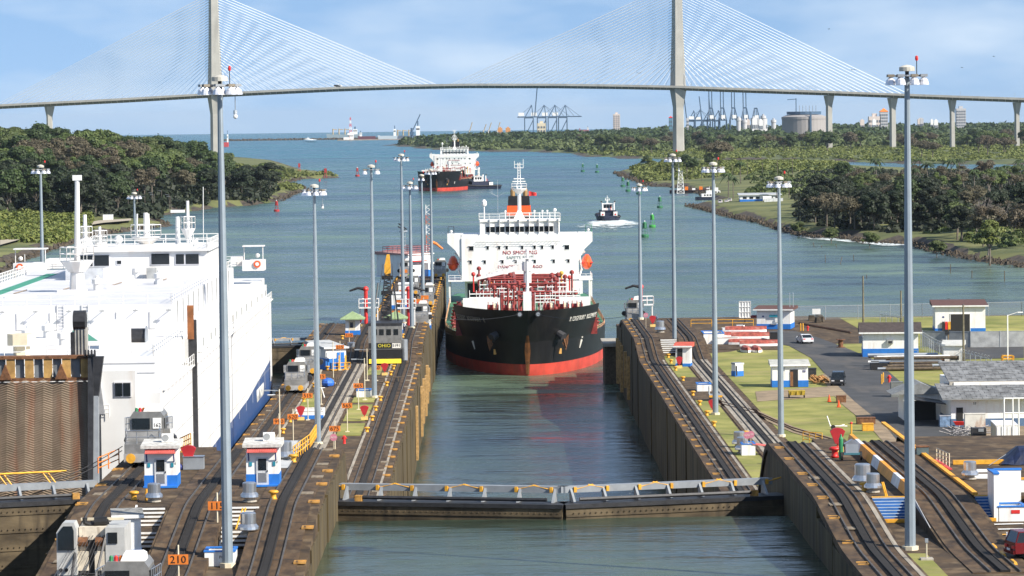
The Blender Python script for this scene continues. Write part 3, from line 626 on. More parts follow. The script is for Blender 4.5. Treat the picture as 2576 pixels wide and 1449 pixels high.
    dm = MB().tube([(-8, Y0+3, 25), (-8, Y0+3, 28.2)], .16).build('dome_post', shipwhite, T); MB().lathe([(.45, 0), (.62, .4), (.6, .95), (.3, 1.4), (.02, 1.5)], (-8, Y0+3, 28.1), 10).build('satellite_dome', white, dm)
    dm = MB().tube([(8.0, Y0+3, 25), (8.0, Y0+3, 26.6)], .12).build('dome_post', shipwhite, T); MB().ball((8.0, Y0+3, 27), .42).build('satellite_dome', white, dm)
    MB().bar((-4.9, Y0+4, 25), (-4.9, Y0+4, 34), .06).bar((-4.9, Y0+4, 30.2), (-6.4, Y0+4, 31), .04).bar((-4.9, Y0+4, 30.2), (-3.4, Y0+4, 31), .04).build('whip_antenna', steel, T)
    for x in (5.2, 6.3, -3.2, 3.4): MB().bar((x, Y0+4, 25), (x, Y0+4, 26.7), .07).ball((x, Y0+4, 26.8), .25, 8).build('antenna', white, T)
    if detail:
        fl = MB(); fl.add([(2.2+.35*i, Y0+6.5+.2*math.sin(i*1.3), 30.2+.55*j-.04*i*j) for j in range(3) for i in range(6)], [(j*6+i, j*6+i+1, j*6+i+7, j*6+i+6) for j in range(2) for i in range(5)])
        fl.build('flag', red, T)
    # boat decks with lifeboats
    for sd in (-1, 1):
        MB().box(min(sd*13.2, sd*16.3), max(sd*13.2, sd*16.3), Y0-1, Y0+14, 11.2, 11.5).build('boat_deck', shipwhite, T)
        MB().rail([(sd*13.4, Y0-.9, 11.5), (sd*16.2, Y0-.9, 11.5), (sd*16.2, Y0+13, 11.5)], 1.1, .05, 1.8).build('boat_deck_rail', shipwhite, T)
        for y in (Y0, Y0+7, Y0+13): MB().box(sd*16-.2, sd*16+.2, y-.2, y+.2, 6.4, 11.2).build('deck_pillar', shipwhite, T)
        lb = MB(); ring = []
        for i in range(11):
            t = i/10; y = Y0+2+t*7; k = math.sin(math.pi*min(1, max(0, t)))**.45 if 0 < t < 1 else .08
            for j in range(10):
                a = 2*math.pi*j/10; zz = math.sin(a); lb.v.append((sd*15.2+1.25*k*math.cos(a)*(1 if zz < .2 else .85), y, 15+k*(1.9 if zz > 0 else 1.7)*zz))
        for i in range(10):
            for j in range(10): lb.f.append((i*10+j, i*10+(j+1) % 10, (i+1)*10+(j+1) % 10, (i+1)*10+j))
        lbo = lb.build('lifeboat', orange_l, T, smooth=True)
        MB().box(sd*15.2-1.3, sd*15.2+1.3, Y0+2.5, Y0+8.5, 14.9, 15.05).build('fender_strake', red, lbo)
        for y in (Y0+3, Y0+8): MB().tube([(sd*13.3, y, 11.5), (sd*14.0, y, 13.5), (sd*13.6, y, 16.5), (sd*14.8, y, 17.5)], .16).build('davit', shipwhite, T)
    # rail along the main deck edge
    rp = [hull_pt(6.4, s) for s in S if .10 <= s <= .8]
    for sd in (-1, 1):
        MB().rail([(sd*(h-.1), y, 6.4) for y, h in rp], 1.1, .05, 2.4, 3).build('deck_rail', M('rusty_rail', (.50, .28, .16), .7, var=.3, scale=.5), T)
        bw = MB(); q = [p for p in rp if p[0] < 60]
        for (ya, ha), (yb_, hb2) in zip(q[:-1], q[1:]): bw.hexa([(sd*ha, ya, 6.3), (sd*hb2, yb_, 6.3), (sd*(hb2-.15), yb_, 6.3), (sd*(ha-.15), ya, 6.3)], [(sd*ha, ya, 6.9), (sd*hb2, yb_, 6.9), (sd*(hb2-.15), yb_, 6.9), (sd*(ha-.15), ya, 6.9)])
        bw.build('fishplate', hullblack, T)
    # deck gear
    rnd = random.Random(4)
    fm = MB().box(-.5, 1.1, 27, 29, 6.4, 14.2).build('foremast_base', shipwhite, T); MB().tube([(.35, 28, 14), (.35, 28, 22.5)], .3, 8).build('foremast', shipwhite, fm)
    MB().box(-.9, 1.6, 27.4, 28.6, 20.6, 20.8).build('mast_platform', shipwhite, fm); MB().rail([(-.9, 27.4, 20.8), (1.6, 27.4, 20.8), (1.6, 28.6, 20.8)], 1, .05, .8).build('platform_rail', shipwhite, fm)
    for x0, x1 in ((-12.2, -5.0), (6.6, 12.6)): MB().box(x0, x1, 30, 31, 6.4, 13.0).build('breakwater_plate', cream if False else shipwhite, T)
    for x, y in ((-6.4, 14), (-3.5, 13), (4.4, 13), (7.0, 14), (9.6, 15)):
        wn = MB().tube([(x-1.1, y, 12.0), (x+1.1, y, 12.0)], .55, 8).build('mooring_winch', maroon, T)
        for xx in (-.9, .0, .9): MB().tube([(x+xx-.06, y, 12.0), (x+xx+.06, y, 12.0)], 1.15, 10).build('drum_flange', maroon, wn)
        MB().tube([(x+.1, y, 12.0), (x+.8, y, 12.0)], .8, 8).build('rope_coil', cream, wn)
    # anchors, fairleads, bow fittings
    def onh(z, s, sd): y, h = hull_pt(z, s); return Vector((sd*h, y, z))
    for sd in (-1, 1):
        p = onh(7.6, .024, sd); q = onh(7.6, .03, sd); tg = (q-p).normalized(); nrm = Vector((tg.y*sd, -abs(tg.x), -.1)).normalized() if sd > 0 else Vector((-abs(tg.y), -abs(tg.x), -.1)).normalized()
        bell = MB().tube([p-nrm*.5+Vector((0, 0, .3)), p+nrm*1.2-Vector((0, 0, .5))], .6, 10, .85).build('anchor_bolster', M('bolster', (.05, .05, .055), .5), T)
        a0 = p+nrm*1.2-Vector((0, 0, .8)); MB().bar(a0, a0+Vector((sd*.4, 0, -1.6)), .16).build('anchor_shank', rust, T)
        MB().add([a0+Vector((sd*.9, -.1, .9)), a0+Vector((sd*.8, 0, -.6)), a0+Vector((sd*.4, 0, -2.2)), a0+Vector((-sd*.3, 0, -.8)), a0+Vector((sd*.2, .4, -.8))], [(0, 1, 4), (1, 2, 4), (2, 3, 4), (3, 0, 4), (0, 3, 2, 1)]).build('anchor_fluke', rust, T)
    for x in (-1.5, 1.9):
        y, _ = hull_pt(11.6, 0.0005); MB().tube([(x, y+.15, 11.7), (x, y-.25, 11.7)], .55, 12).build('fairlead', dark, T); MB().tube([(x, y-.2, 11.7), (x, y-.3, 11.7)], .36, 10).build('fairlead_eye', steel, T)
    # bow lettering and marks, one letter at a time round the flare
    def on_hull(s_, sd, z, size, smid, mat):
        prm = np.linspace(.001, .12, 500); pts = [onh(z, t, 1) for t in prm]; arc = np.concatenate([[0], np.cumsum([(pts[i+1]-pts[i]).length for i in range(499)])])
        a_mid = np.interp(smid, prm, arc); wd = size*.66; n = len(s_)
        for i, chh in enumerate(s_):
            if chh == ' ': continue
            k = (i-(n-1)/2)*wd; a_ = a_mid+(k if sd > 0 else -k); t = np.interp(a_, arc, prm)
            p0, p1 = onh(z, t, sd), onh(z, t+.002, sd); up = (onh(z+1, t, sd)-onh(z-1, t, sd)); ex = (p1-p0)*(1 if sd > 0 else -1); ex.normalize(); nz_ = ex.cross(up).normalized(); up2 = nz_.cross(ex)
            o = text(chh, size, mat, T, p0+nz_*.06, name='letter', ext=.015); o.rotation_euler = Matrix((ex, up2, nz_)).transposed().to_euler()
    if ship_name:
        on_hull(ship_name, 1, 10.2, 1.3, .082, letter_w); on_hull(ship_name, -1, 10.2, 1.3, .082, M('tan_lettering', (.30, .26, .20), .6))  # left bow name in a darker tan than the right one
    for sd in (-1, 1):
        p = onh(4.2, .075, sd); q = onh(5.8, .078, sd); MB().tube([p+Vector((sd*.05, -.15, 0)), q+Vector((sd*.05, -.15, 0))], .10, 5, .22).build('tug_mark', letter_w, T)
        p = onh(4.1, .030, sd); MB().box(p.x-.25, p.x+.25, p.y-.3, p.y-.1, 3.7, 4.7).build('bulb_mark', M('mark_yellow', (.75, .42, .12), .6), T)
    if ship_name: on_hull('TUG', 1, 6.2, .5, .079, letter_w)
    y, _ = hull_pt(3, 0); rr = M('stem_rust', (.15, .055, .012), .8, var=.5, scale=.6)
    m = MB(); 
    for i, (z, hw) in enumerate(((.2, .12), (1.5, .18), (3, .25), (4.6, .38), (6.2, .25), (7.6, .05))):
        y, _ = hull_pt(z, 0); m.v += [(-hw-.25, y-.02+hw*hw*.28, z), (-.05, y-.06, z), (hw+.1, y-.03+hw*hw*.1, z)]
    for i in range(5): a = 3*i; m.f += [(a, a+1, a+4, a+3), (a+1, a+2, a+5, a+4)]
    m.build('stem_rust_stain', rr, T)
    # pipes, catwalks and manifold
    npipe = 22 if detail else 9
    for i in range(npipe):
        x = -7.5+15*i/(npipe-1)+rnd.uniform(-.2, .2); y0, y1 = rnd.uniform(40, 90), rnd.uniform(110, 136); z = rnd.uniform(9.5, 14)
        MB().tube([(x, y0, 6.4), (x, y0, z), (x, y1, z), (x, y1, 6.4)], rnd.choice((.18, .25, .35)), 6).build('cargo_pipe', maroon, T)
    for i in range(16 if detail else 6):
        y = 50+i*5; z = rnd.uniform(9.5, 14); MB().tube([(-rnd.uniform(4, 10), y, 6.4), (-rnd.uniform(6, 10), y, z), (rnd.uniform(6, 10), y, z), (rnd.uniform(4, 10), y, 6.4)], .28, 6).build('manifold_pipe', maroon, T)
    for i in range(44 if detail else 10):
        x, y = rnd.uniform(-11, 11), rnd.uniform(36, 132); h = rnd.uniform(3.0, 8.0)
        MB().tube([(x, y, 6.4), (x, y, 6.4+h)], .24, 6).lathe([(.5, 0), (.5, .5), (.2, .8)], (x, y, 6.4+h), 8).build('tank_vent', maroon, T)
    for sd in (-1, 1):
        for i in range(9):
            y = 40+i*10; hq2 = hull_pt(6.4, y/180)[1]; MB().cb(sd*(hq2-2.5), y, 6.4, 1.2, 1.5, rnd.uniform(.8, 2.4)).build('deck_fitting', maroon, T)
    for k, (x0, x1, y, z, h) in enumerate(((-11, -5.5, 44, 11.6, 3.6), (-5, -1.5, 52, 11.2, 4.4), (5.5, 11, 46, 11.6, 3.8), (2, 6, 41, 11.4, 3.2), (-9, -3, 70, 12, 4), (3, 9, 74, 12, 4))):
        m = MB()
        for i in range(5):
            x = x0+(x1-x0)*i/4; m.bar((x, y, z), (x, y, z+h*.6), .05); m.bar((x, y+2, 6.4), (x, y+2, z+h*.6), .05)
        for q in range(3): m.bar((x0, y, z+h*.2*q), (x1, y, z+h*.2*q), .06); m.bar((x0, y+2, z+h*.2*q), (x1, y+2, z+h*.2*q), .06)
        m.bar((x0, y, 6.6), (x0+2.2, y, z+h*.5), .06).bar((x0+.5, y, 6.4), (x0+2.7, y, z+h*.3), .06)
        m.build('catwalk_frame', shipwhite, T)
    cr_ = MB().tube([(1.0, 84, 6.4), (1.0, 84, 16)], .85, 10).build('hose_crane', shipwhite, T)
    MB().tube([(1.0, 84, 15.8), (1.0, 84, 17.8)], 1.1, 10).build('crane_house', shipwhite, cr_)
    MB().hexa([(.6, 83.4, 16.2), (-10.2, 83.7, 13.9), (-10.2, 84.3, 13.9), (.6, 84.6, 16.2)], [(.6, 83.4, 17.6), (-10.2, 83.7, 14.4), (-10.2, 84.3, 14.4), (.6, 84.6, 17.6)]).build('crane_jib', shipwhite, cr_)
    MB().rail([(-7, 83.3, 15.4), (.2, 83.3, 17.5)], .9, .04, 1).build('jib_rail', shipwhite, cr_)
    for x, z, mm in ((-10.6, 13, red), (-6.6, 12.6, orange), (-4.1, 12.5, red), (9.2, 13, yellow), (11.0, 12, red)):
        MB().tube([(x, 134, 9), (x, 134, z)], .2, 6).ball((x, 133.8, z), .5, 8).build('fire_monitor', mm, T)
    for x in (-8.2, 8.8, 10.4, -12): MB().ball((x, 60, 10.6), .9, 8, .7).build('covered_reel', cream, T)
    MB().box(6.9, 14, 136, 137, 8.2, 11.1).build('deck_store', shipwhite, T)
    if detail:
        for sd in (-1, 1):
            for i in range(7): 
                y = 44+i*12; q = hull_pt(6.4, y/180)[1]; MB().lathe([(.45, 0), (.35, .5), (.6, .8), (.6, .95)], (sd*(q-1.6), y, 6.4), 8).build('mooring_bitt', maroon, T)
    return T
TK = tanker('tanker', 'large black tanker with red waterline and white superstructure entering the right lock lane', (7.0, 642.5, 0), True, 'RIDGEBURY ROSEMARY E')
p_ = G(1140, 477, 0)
T2 = tanker('tanker', 'distant black tanker with black funnel waiting in the channel, tug alongside', (p_.x-10.5, p_.y-30, -.3), False, None, False)
T2.rotation_euler = (0, 0, R(-4.0)); T2.scale = (1.06,)*3
# ------------------------------------------------------------------ tugs
def tug(name, label, loc, rz, group='harbour tugs'):
    T = thing(name, label, 'tug', loc, rz, group)
    st = [(-14.5, .3), (-13, 3.2), (-10, 5.0), (-4, 5.6), (5, 5.7), (11, 5.3), (13.6, 4.2), (14.2, 3.0)]
    m = MB()
    for sd in (-1, 1):
        o = len(m.v)
        for z, k in ((-1, .8), (0, .9), (1.4, .98), (2.6, 1.0)):
            for y, h in st: m.v.append((sd*h*k, y*(.96 if z < 1 else 1), z+(max(0, -y-2)*.09 if z > 1 else 0)))
        n = len(st)
        for i in range(3):
            for j in range(n-1): m.f.append((o+i*n+j, o+i*n+j+1, o+(i+1)*n+j+1, o+(i+1)*n+j))
    m.f.append((n-1, 2*n-1, 3*n-1, 4*n-1, 4*n+4*n-1, 4*n+3*n-1, 4*n+2*n-1, 4*n+n-1)); navy = M('tug_navy', (.012, .018, .045), .5)
    hl = m.build('hull', navy, T)
    MB().add([(-h, y, 1.9) for y, h in st]+[(h, y, 1.9) for y, h in reversed(st)], [tuple(range(16))]).build('deck', dark, T)
    for sd in (-1, 1): MB().tube([(sd*h*1.02, y, 2.1+max(0, -y-2)*.09) for y, h in st], .32, 6).build('rubber_fender', black, T)
    MB().box(-3.6, 3.6, -6, 6, 1.9, 4.6).build('deckhouse', navy, T); MB().box(-3.7, 3.7, -6.2, 6.5, 4.6, 5.1).build('boat_deck', navy, T)
    wh = MB().hexa([(-2.4, -4.6, 5.1), (2.4, -4.6, 5.1), (2.4, 1.8, 5.1), (-2.4, 1.8, 5.1)], [(-2.1, -4.2, 8.2), (2.1, -4.2, 8.2), (2.1, 1.5, 8.2), (-2.1, 1.5, 8.2)]).build('wheelhouse', white, T)
    for x in (-1.45, 0, 1.45): MB().box(x-.6, x+.6, 1.45, 1.8, 6.2, 7.8).build('window', glass, wh); MB().box(x-.6, x+.6, -4.65, -4.25, 6.2, 7.8).build('window', glass, wh)
    for y in (-3, -1.3, .3):
        for sd in (-1, 1): MB().box(sd*2.25-.12, sd*2.25+.12, y-.6, y+.6, 6.2, 7.7).build('window', glass, wh)
    MB().box(-2.5, 2.5, -4.6, 1.9, 8.2, 8.45).build('roof', white, wh)
    ms = MB().bar((0, -.6, 8.4), (0, -.6, 12.4), .14).bar((-1.2, -.6, 10), (1.2, -.6, 10), .1).bar((-.8, -.6, 11.2), (.8, -.6, 11.2), .08).bar((-.5, -.6, 8.4), (0, -.6, 11), .08).bar((.5, -.6, 8.4), (0, -.6, 11), .08).build('mast', white, T)
    MB().ball((-.9, -.6, 10.5), .35, 8).ball((.9, -.6, 10.5), .35, 8).build('satellite_dome', white, ms)
    for sd in (-1, 1):
        fu = MB().tube([(sd*2.9, 3.4, 4.8), (sd*2.9, 3.4, 8.4), (sd*3.3, 3.6, 9.2)], .42, 8).build('exhaust_stack', white, T); MB().ball((sd*3.35, 3.65, 9.4), .45, 8).build('stack_cap', black, fu)
        MB().box(min(sd*2.2, sd*4.2), max(sd*2.2, sd*4.2), 5.4, 8, 1.9, 4.4).build('engine_casing', white, T)
        MB().tube([(sd*3.2, 8.05, 3.1), (sd*3.2, 8.15, 3.1)], .42, 12).build('lifebuoy', red, T)
    MB().tube([(-1.2, 5.4, 4.5), (-1.2, 5.4, 6.8)], .18, 6).tube([(1.2, 5.4, 4.5), (1.2, 5.4, 6.4)], .12, 6).build('fire_monitor', red, T)
    return T
p_ = G(1531, 556, 0); tug('tug', 'dark blue tug steaming away, trailing a white foaming wake', (p_.x, p_.y+14, 0), R(184)).scale = (.92,)*3
p_ = G(1206, 474, 0); tug('tug', 'black and white tug pushing at the side of the distant tanker', (p_.x, p_.y, -.4), R(-72)).scale = (1.05,)*3
# wake of the tug
fo = bpy.data.materials.new('wake_foam'); fo.use_nodes = True; n, l = fo.node_tree.nodes, fo.node_tree.links; b = n['Principled BSDF']; b.inputs['Base Color'].default_value = (.72, .78, .78, 1); b.inputs['Roughness'].default_value = .8
g = n.new('ShaderNodeNewGeometry'); mpn = n.new('ShaderNodeMapping'); mpn.inputs['Scale'].default_value = (.22, .05, 1); l.new(g.outputs['Position'], mpn.inputs[0]); z = n.new('ShaderNodeTexNoise'); z.inputs['Scale'].default_value = 1; z.inputs['Detail'].default_value = 8; z.inputs['Roughness'].default_value = .7; l.new(mpn.outputs[0], z.inputs['Vector'])
at = n.new('ShaderNodeAttribute'); at.attribute_name = 'foam'; ad = n.new('ShaderNodeMath'); ad.operation = 'MULTIPLY_ADD'; ad.inputs[1].default_value = .62; l.new(at.outputs['Fac'], ad.inputs[0]); l.new(z.outputs['Fac'], ad.inputs[2])
rp_ = n.new('ShaderNodeValToRGB'); rp_.color_ramp.elements[0].position = .72; rp_.color_ramp.elements[1].position = .98; l.new(ad.outputs[0], rp_.inputs[0]); l.new(rp_.outputs[0], b.inputs['Alpha'])
def foam(name, label, pts_uv, dens):
    m = MB(); w_ = []
    for (ul, ur, v), dn in zip(pts_uv, dens):
        for k in range(9): 
            p = G(ul+(ur-ul)*k/8, v, .15); m.v.append(tuple(p)); w_.append(dn*(1-abs(k/4-1)**3*.8))
    for i in range(len(pts_uv)-1):
        for k in range(8): m.f.append((i*9+k, i*9+k+1, i*9+k+10, i*9+k+9))
    o = m.build(name, fo, fix=False); at_ = o.data.attributes.new('foam', 'FLOAT', 'POINT'); at_.data.foreach_set('value', w_)
    return tag(o, label, 'wake', kind='stuff')
foam('wake_foam', 'white foam churned up behind the dark blue tug', [(1490, 1590, 553), (1470, 1615, 559), (1440, 1622, 566), (1415, 1620, 575), (1395, 1600, 586), (1380, 1580, 598)], [.6, .85, .6, .35, .15, 0])
foam('surf_foam', 'white surf breaking on the right bank below the trees', [(1985, 2062, 584), (2000, 2120, 599.5), (2090, 2190, 606), (2160, 2320, 612.5), (2200, 2330, 617), (2210, 2335, 620)], [.2, .5, .6, .7, .6, 0])
# ------------------------------------------------------------------ white car carrier in the left lane
cc = thing('car_carrier', 'huge white car carrier with blue lower hull and raised corrugated stern ramp', 'car carrier')
X0, X1, YS, YB = -62.6, -30.25, 316., 500.
sw = M('carrier_white', (.70, .70, .69), .45, var=.05, scale=.25, streak=((.50, .38, .28), .4, (.6, .6, .05)))
sw2 = M('carrier_deck_white', (.60, .60, .62), .5, var=.08, scale=.3)
def hull_ring(z, inset=0.):                    # plan of the hull: square stern, rounded bow
    p = [(X0+inset, YS), (X0+inset, YB-22)]
    for i in range(1, 8): a = math.pi*i/8; p.append(((X0+X1)/2-((X1-X0)/2-inset)*math.cos(a), YB-22+22*math.sin(a)))
    p += [(X1-inset, YB-22), (X1-inset, YS)]; return p
MB().prism(hull_ring(0), 3, 12.2).build('lower_hull', hullblue, cc); 
MB().prism(hull_ring(0), 12.2, 23.3).build('upper_hull', sw, cc)
# blue sweeps up towards the bow along the waterline band
MB().add([(X1+.02, 322, 12.2), (X1+.02, 498-24, 12.2), (X1+.02, 498-24, 15.2), (X1+.02, 430, 13.4)], [(0, 1, 2, 3)]).build('blue_band', hullblue, cc)
text('LIBERTY PASSION', 2.3, letter_w, cc, (X1+.06, 452, 12.4), (R(90), 0, R(90)), sx=.75, ext=.02)
# plate seams and belting of the side
for z in (16.5, 20.0): MB().box(X1, X1+.03, YS+1, YB-24, z, z+.06).build('plate_seam', sw2, cc)
for y in range(330, 470, 12): MB().box(X1, X1+.04, y, y+.10, 12.3, 23.2).build('plate_seam', sw2, cc)
for i in range(38):
    y = 322+i*4.1; MB().prism([(X1, 22.6), (X1+.32, 23.3), (X1, 23.3)], y, y+.5, 'y').build('deck_edge_bracket', sw2, cc)
MB().box(X1-.1, X1+.3, YS+2, YB-22, 23.3, 23.42).build('side_gangway', sw, cc)
MB().rail([(X1+.2, YS+2, 23.4), (X1+.2, YB-24, 23.4)], 1.1, .035, 2).build('gangway_rail', sw, cc)
# upper house with its stepped outer boxes
MB().box(X0+1.2, X1-1.0, YS+6, 480, 23.3, 26.2).build('garage_house', sw, cc)
rnd = random.Random(12)
for i in range(15):
    y = 352+i*8.4; w_ = rnd.uniform(.4, .85); MB().box(X1-1.0, X1-1.0+w_, y, y+rnd.uniform(3, 6.5), 23.42, 23.42+rnd.uniform(1.6, 3.0)).build('vent_housing', sw, cc)
    MB().box(X1-1.0+w_, X1-.97+w_, y+.5, y+2.2, 23.9, 24.9).build('louvre', M('vent_grey', (.30, .31, .31), .6), cc)
MB().box(X0+3.5, X1-3.2, 364, 452, 26.2, 28.9).build('raised_deck', sw2, cc)
MB().rail([(X0+3.6, 364.2, 28.9), (X1-3.3, 364.2, 28.9), (X1-3.3, 450, 28.9)], 1.1, .04, 2.5).build('deck_rail', sw, cc)
wk = MB().add([(X0+3.4, 330, 26.23), (X0+5.2, 330, 26.23), (X0+5.2, 450, 28.93), (X0+3.4, 450, 28.93)], [(0, 1, 2, 3)])
m = MB().box(X0+6.3, X0+7.8, 366, 440, 28.9, 28.92).build('green_walkway', M('walkway_green', (.05, .26, .17), .6), cc)
MB().rail([(X0+4, 366, 28.9), (X0+4, 440, 28.9)], 1.2, .05, 1.4, 3).build('walkway_rail', sw, cc)
m = MB().add([(-40.5, 346, 26.22), (-39.3, 346, 26.22), (-42.8, 363.5, 26.22), (-44.0, 363.5, 26.22)], [(0, 1, 2, 3)]).build('green_walkway', MAT['walkway_green'], cc)
MB().box(-62, -52, 336, 336.6, 26.22, 26.9).build('deck_coaming', yellow, cc)
for x in (-45.2, -42.6):                      # ladders on the step between the decks
    l_ = MB().bar((x-.35, 363.9, 26.2), (x-.35, 363.9, 28.9), .05).bar((x+.35, 363.9, 26.2), (x+.35, 363.9, 28.9), .05)
    for k in range(8): l_.bar((x-.35, 363.9, 26.5+k*.32), (x+.35, 363.9, 26.5+k*.32), .03)
    l_.build('ladder', sw2, cc)
# navigation bridge
MB().box(-50.5, -34.6, 424, 446, 28.9, 32.2).build('bridge_house', sw, cc)
MB().box(-51, -34.2, 423.5, 446, 32.2, 32.45).build('bridge_roof', sw, cc)
for x0, x1, z0, z1 in ((-50.3, -48.6, 30.5, 31.8), (-48.4, -46.6, 30.5, 31.8), (-41.4, -39.2, 30.6, 31.9), (-38.4, -37.4, 30.6, 31.8), (-37.2, -35.6, 30.6, 31.8), (-45.6, -45.1, 30.7, 31.1)):
    f = MB().box(x0-.1, x1+.1, 423.9, 424, z0-.1, z1+.1).build('window_frame', sw2, cc); MB().box(x0, x1, 423.86, 423.91, z0, z1).build('pane', glass, f)
MB().box(-51.6, -47, 421, 424, 28.9, 30.3).build('side_shelter', M('shade_grey', (.45, .47, .5), .5), cc)
MB().cb(-41.3, 423, 28.9, 1.2, .8, 1.3).build('air_conditioner', M('vent_grey', (.3, .31, .31), .6), cc)
for sd, xa, xb in ((-1, -63.6, -59.2), (1, -33.0, -30.1)):
    wg = MB().box(xa, xb, 462, 466, 28.0, 29.4).build('bridge_wing', sw, cc)
    MB().tube([(xa+.2, 463, 29.4), (xa+.2, 463, 31.2)], .07).tube([(xb-.2, 463, 29.4), (xb-.2, 463, 31.2)], .07).box(xa, xb, 462.4, 464.8, 31.2, 31.35).build('wing_canopy', sw, wg)
    cx = xa+.9 if sd < 0 else xb-.9
    MB().tube([(cx, 461.9, 28.9), (cx, 461.8, 28.9)], .48, 14).build('lifebuoy', orange_l, wg); MB().tube([(cx, 461.79, 28.9), (cx, 461.76, 28.9)], .26, 12).build('lifebuoy_centre', sw, wg)
    MB().ball((cx, 463, 30.0), .3, 8).build('searchlight', sw, wg)
    MB().box(min(xb, -50.5) if sd < 0 else -34.6, -50.5 if sd < 0 else xa, 463, 466, 28.6, 29.9).build('wing_bulwark', sw, cc)
    MB().rail([(xa if sd > 0 else xb, 462.5, 28.9), (xb+3 if sd < 0 else xa-2.8, 462.5, 28.9)], 1.0, .04, 1.2, 3).build('wing_rail', sw, cc)
MB().rail([(-50.5, 424, 32.45), (-34.6, 424, 32.45), (-34.6, 446, 32.45), (-50.5, 446, 32.45), (-50.5, 424, 32.45)], 1.1, .05, 1.8).build('roof_rail', sw, cc)
# masts, domes, cranes on the roof
def tower(u, vb, vt, Y, w_, nm='signal_mast', plat=None, pv=None):
    a, b = D(u, vb, Y), D(u, vt, Y); t = MB().tube([a, (a.x, Y, b.z)], w_, 8, w_*.7).build(nm, sw, cc)
    if plat:
        pz_ = D(u, pv, Y).z; MB().lathe([(w_, -1.3), (plat, -.1), (plat, 0)], (a.x, Y, pz_), 10).build('mast_platform', sw, t)
        MB().rail([(a.x+plat*math.cos(k*math.pi/3), Y+plat*math.sin(k*math.pi/3), pz_) for k in range(7)], 1.5, .05, 1.5).build('platform_rail', sw, t)
    return t
f1 = tower(195, 745, 655, 392, .95, 'foremast', 1.9, 655); p0 = D(194, 655, 392); p1 = D(194, 445, 392)
MB().tube([p0, p1], .34, 8, .26).build('mast_tube', sw, f1); MB().cb(p1.x, p1.y, p1.z-.4, 1.0, .6, .6).build('mast_lamp_box', sw, f1)
tower(368, 640, 535, 440, .38, 'radar_mast', 1.9, 595); p0 = D(360, 595, 440)
for dx in (-.8, .8): MB().bar((p0.x+dx, 440, p0.z), (p0.x+dx*.9, 440, p0.z+2.9), .11).build('lamp_post', sw, cc)
tower(215, 640, 540, 432, .32, 'signal_mast', .9, 600); tower(252, 640, 570, 436, .25, 'signal_mast', .9, 610); tower(448, 640, 545, 440, .35, 'signal_mast'); tower(474, 640, 505, 438, .26, 'signal_mast', .9, 575)
for u, v, r_ in ((298, 603, .55), (325, 622, .22), (478, 600, .22)):
    q = D(u, v, 434); MB().tube([(q.x, 434, 32.4), (q.x, 434, q.z)], .15).ball(tuple(q), r_, 10).build('satellite_dome', sw, cc)
q = D(447, 533, 440); MB().box(q.x-.9, q.x+.9, 440, 440.3, q.z-.1, q.z+.25).build('radar_scanner', sw, cc)
for u, vt in ((511, 470), (62, 640)): a, b = D(u, 640, 470), D(u, vt, 470); MB().bar((a.x, 470, 28), b, .05).build('whip_antenna', sw, cc)
a, b = D(430, 655, 430), D(500, 608, 434); MB().hexa([(a.x, 430, a.z), (b.x, 432, b.z-.4), (b.x, 433, b.z-.4), (a.x, 431, a.z)], [(a.x, 430, a.z+.25), (b.x, 432, b.z+.5), (b.x, 433, b.z+.5), (a.x, 431, a.z+.25)]).build('crane_jib', sw, cc)
MB().tube([(b.x, 432, 28.9), (b.x, 432, b.z)], .6, 10).build('crane_pedestal', sw, cc)
for i, (u, v) in enumerate(((245, 730), (430, 688), (400, 715), (180, 830), (120, 850), (70, 862), (160, 870), (490, 680), (345, 700))):
    q = G(u, v, 28.9 if v < 760 else 26.2); MB().lathe([(.45, 0), (.45, .7), (.62, .75), (.62, 1.25), (.2, 1.4), (.12, 1.7)], tuple(q), 10).build('mushroom_vent', sw, cc)
q = G(55, 893, 26.2); MB().lathe([(.8, 0), (.8, .8), (1.35, .9), (1.35, 2.0)], tuple(q), 6).build('exhaust_housing', cream, cc)
# fittings that catch the light: lamps, doors, ledges, pipes
vg = M('vent_grey', (.30, .31, .31), .6); dg = M('door_pale', (.60, .60, .59), .5)
for i in range(16):
    x = -60+i*1.75; MB().bar((x, 364, 28.2), (x, 363.2, 28.35), .05).cb(x, 363.1, 28.2, .5, .25, .12).build('wall_lamp', vg, cc) if i % 2 else MB().box(x-.35, x+.35, 363.9, 364, 26.3, 28.1).build('door', dg, cc)
for z in (24.7, 25.6): MB().box(X0+1.2, X1-1.0, YS+5.9, YS+6, z, z+.09).build('ledge', sw2, cc)
for i in range(7): x = -60+i*3.6; MB().box(x, x+1.1, YS+5.8, YS+6, 23.6, 25.3).build('door', dg, cc); MB().bar((x+1.8, YS+6, 25.8), (x+1.8, YS+5, 25.95), .05).cb(x+1.8, YS+4.9, 25.8, .5, .25, .12).build('wall_lamp', vg, cc)
for i in range(9): y = 330+i*15; MB().box(X1-1.02, X1-.98, y, y+.12, 23.4, 26.1).build('plate_seam', vg, cc); MB().bar((X1-.9, y+5, 23.4), (X1-.9, y+5, 26.0), .07).build('drain_pipe', sw2, cc)
for i in range(12): y = 370+i*6.6; MB().bar((X1-3.15, y, 26.2), (X1-3.15, y, 28.9), .06).build('drain_pipe', vg, cc)
for i in range(5): x = -58+i*4.6; MB().box(x, x+3.4, 372+i*9, 372.4+i*9, 28.9, 29.25).build('deck_coaming', sw2, cc); MB().bar((x, 380+i*8, 29.0), (x+.4, 388+i*8, 29.0), .07).build('mooring_rope', M('striped_rope', (.25, .2, .16), .8), cc)
MB().rail([(X0+1.4, YS+6.2, 26.2), (X1-1.2, YS+6.2, 26.2), (X1-1.2, 362, 26.2)], 1.1, .04, 2).build('deck_rail', sw, cc)
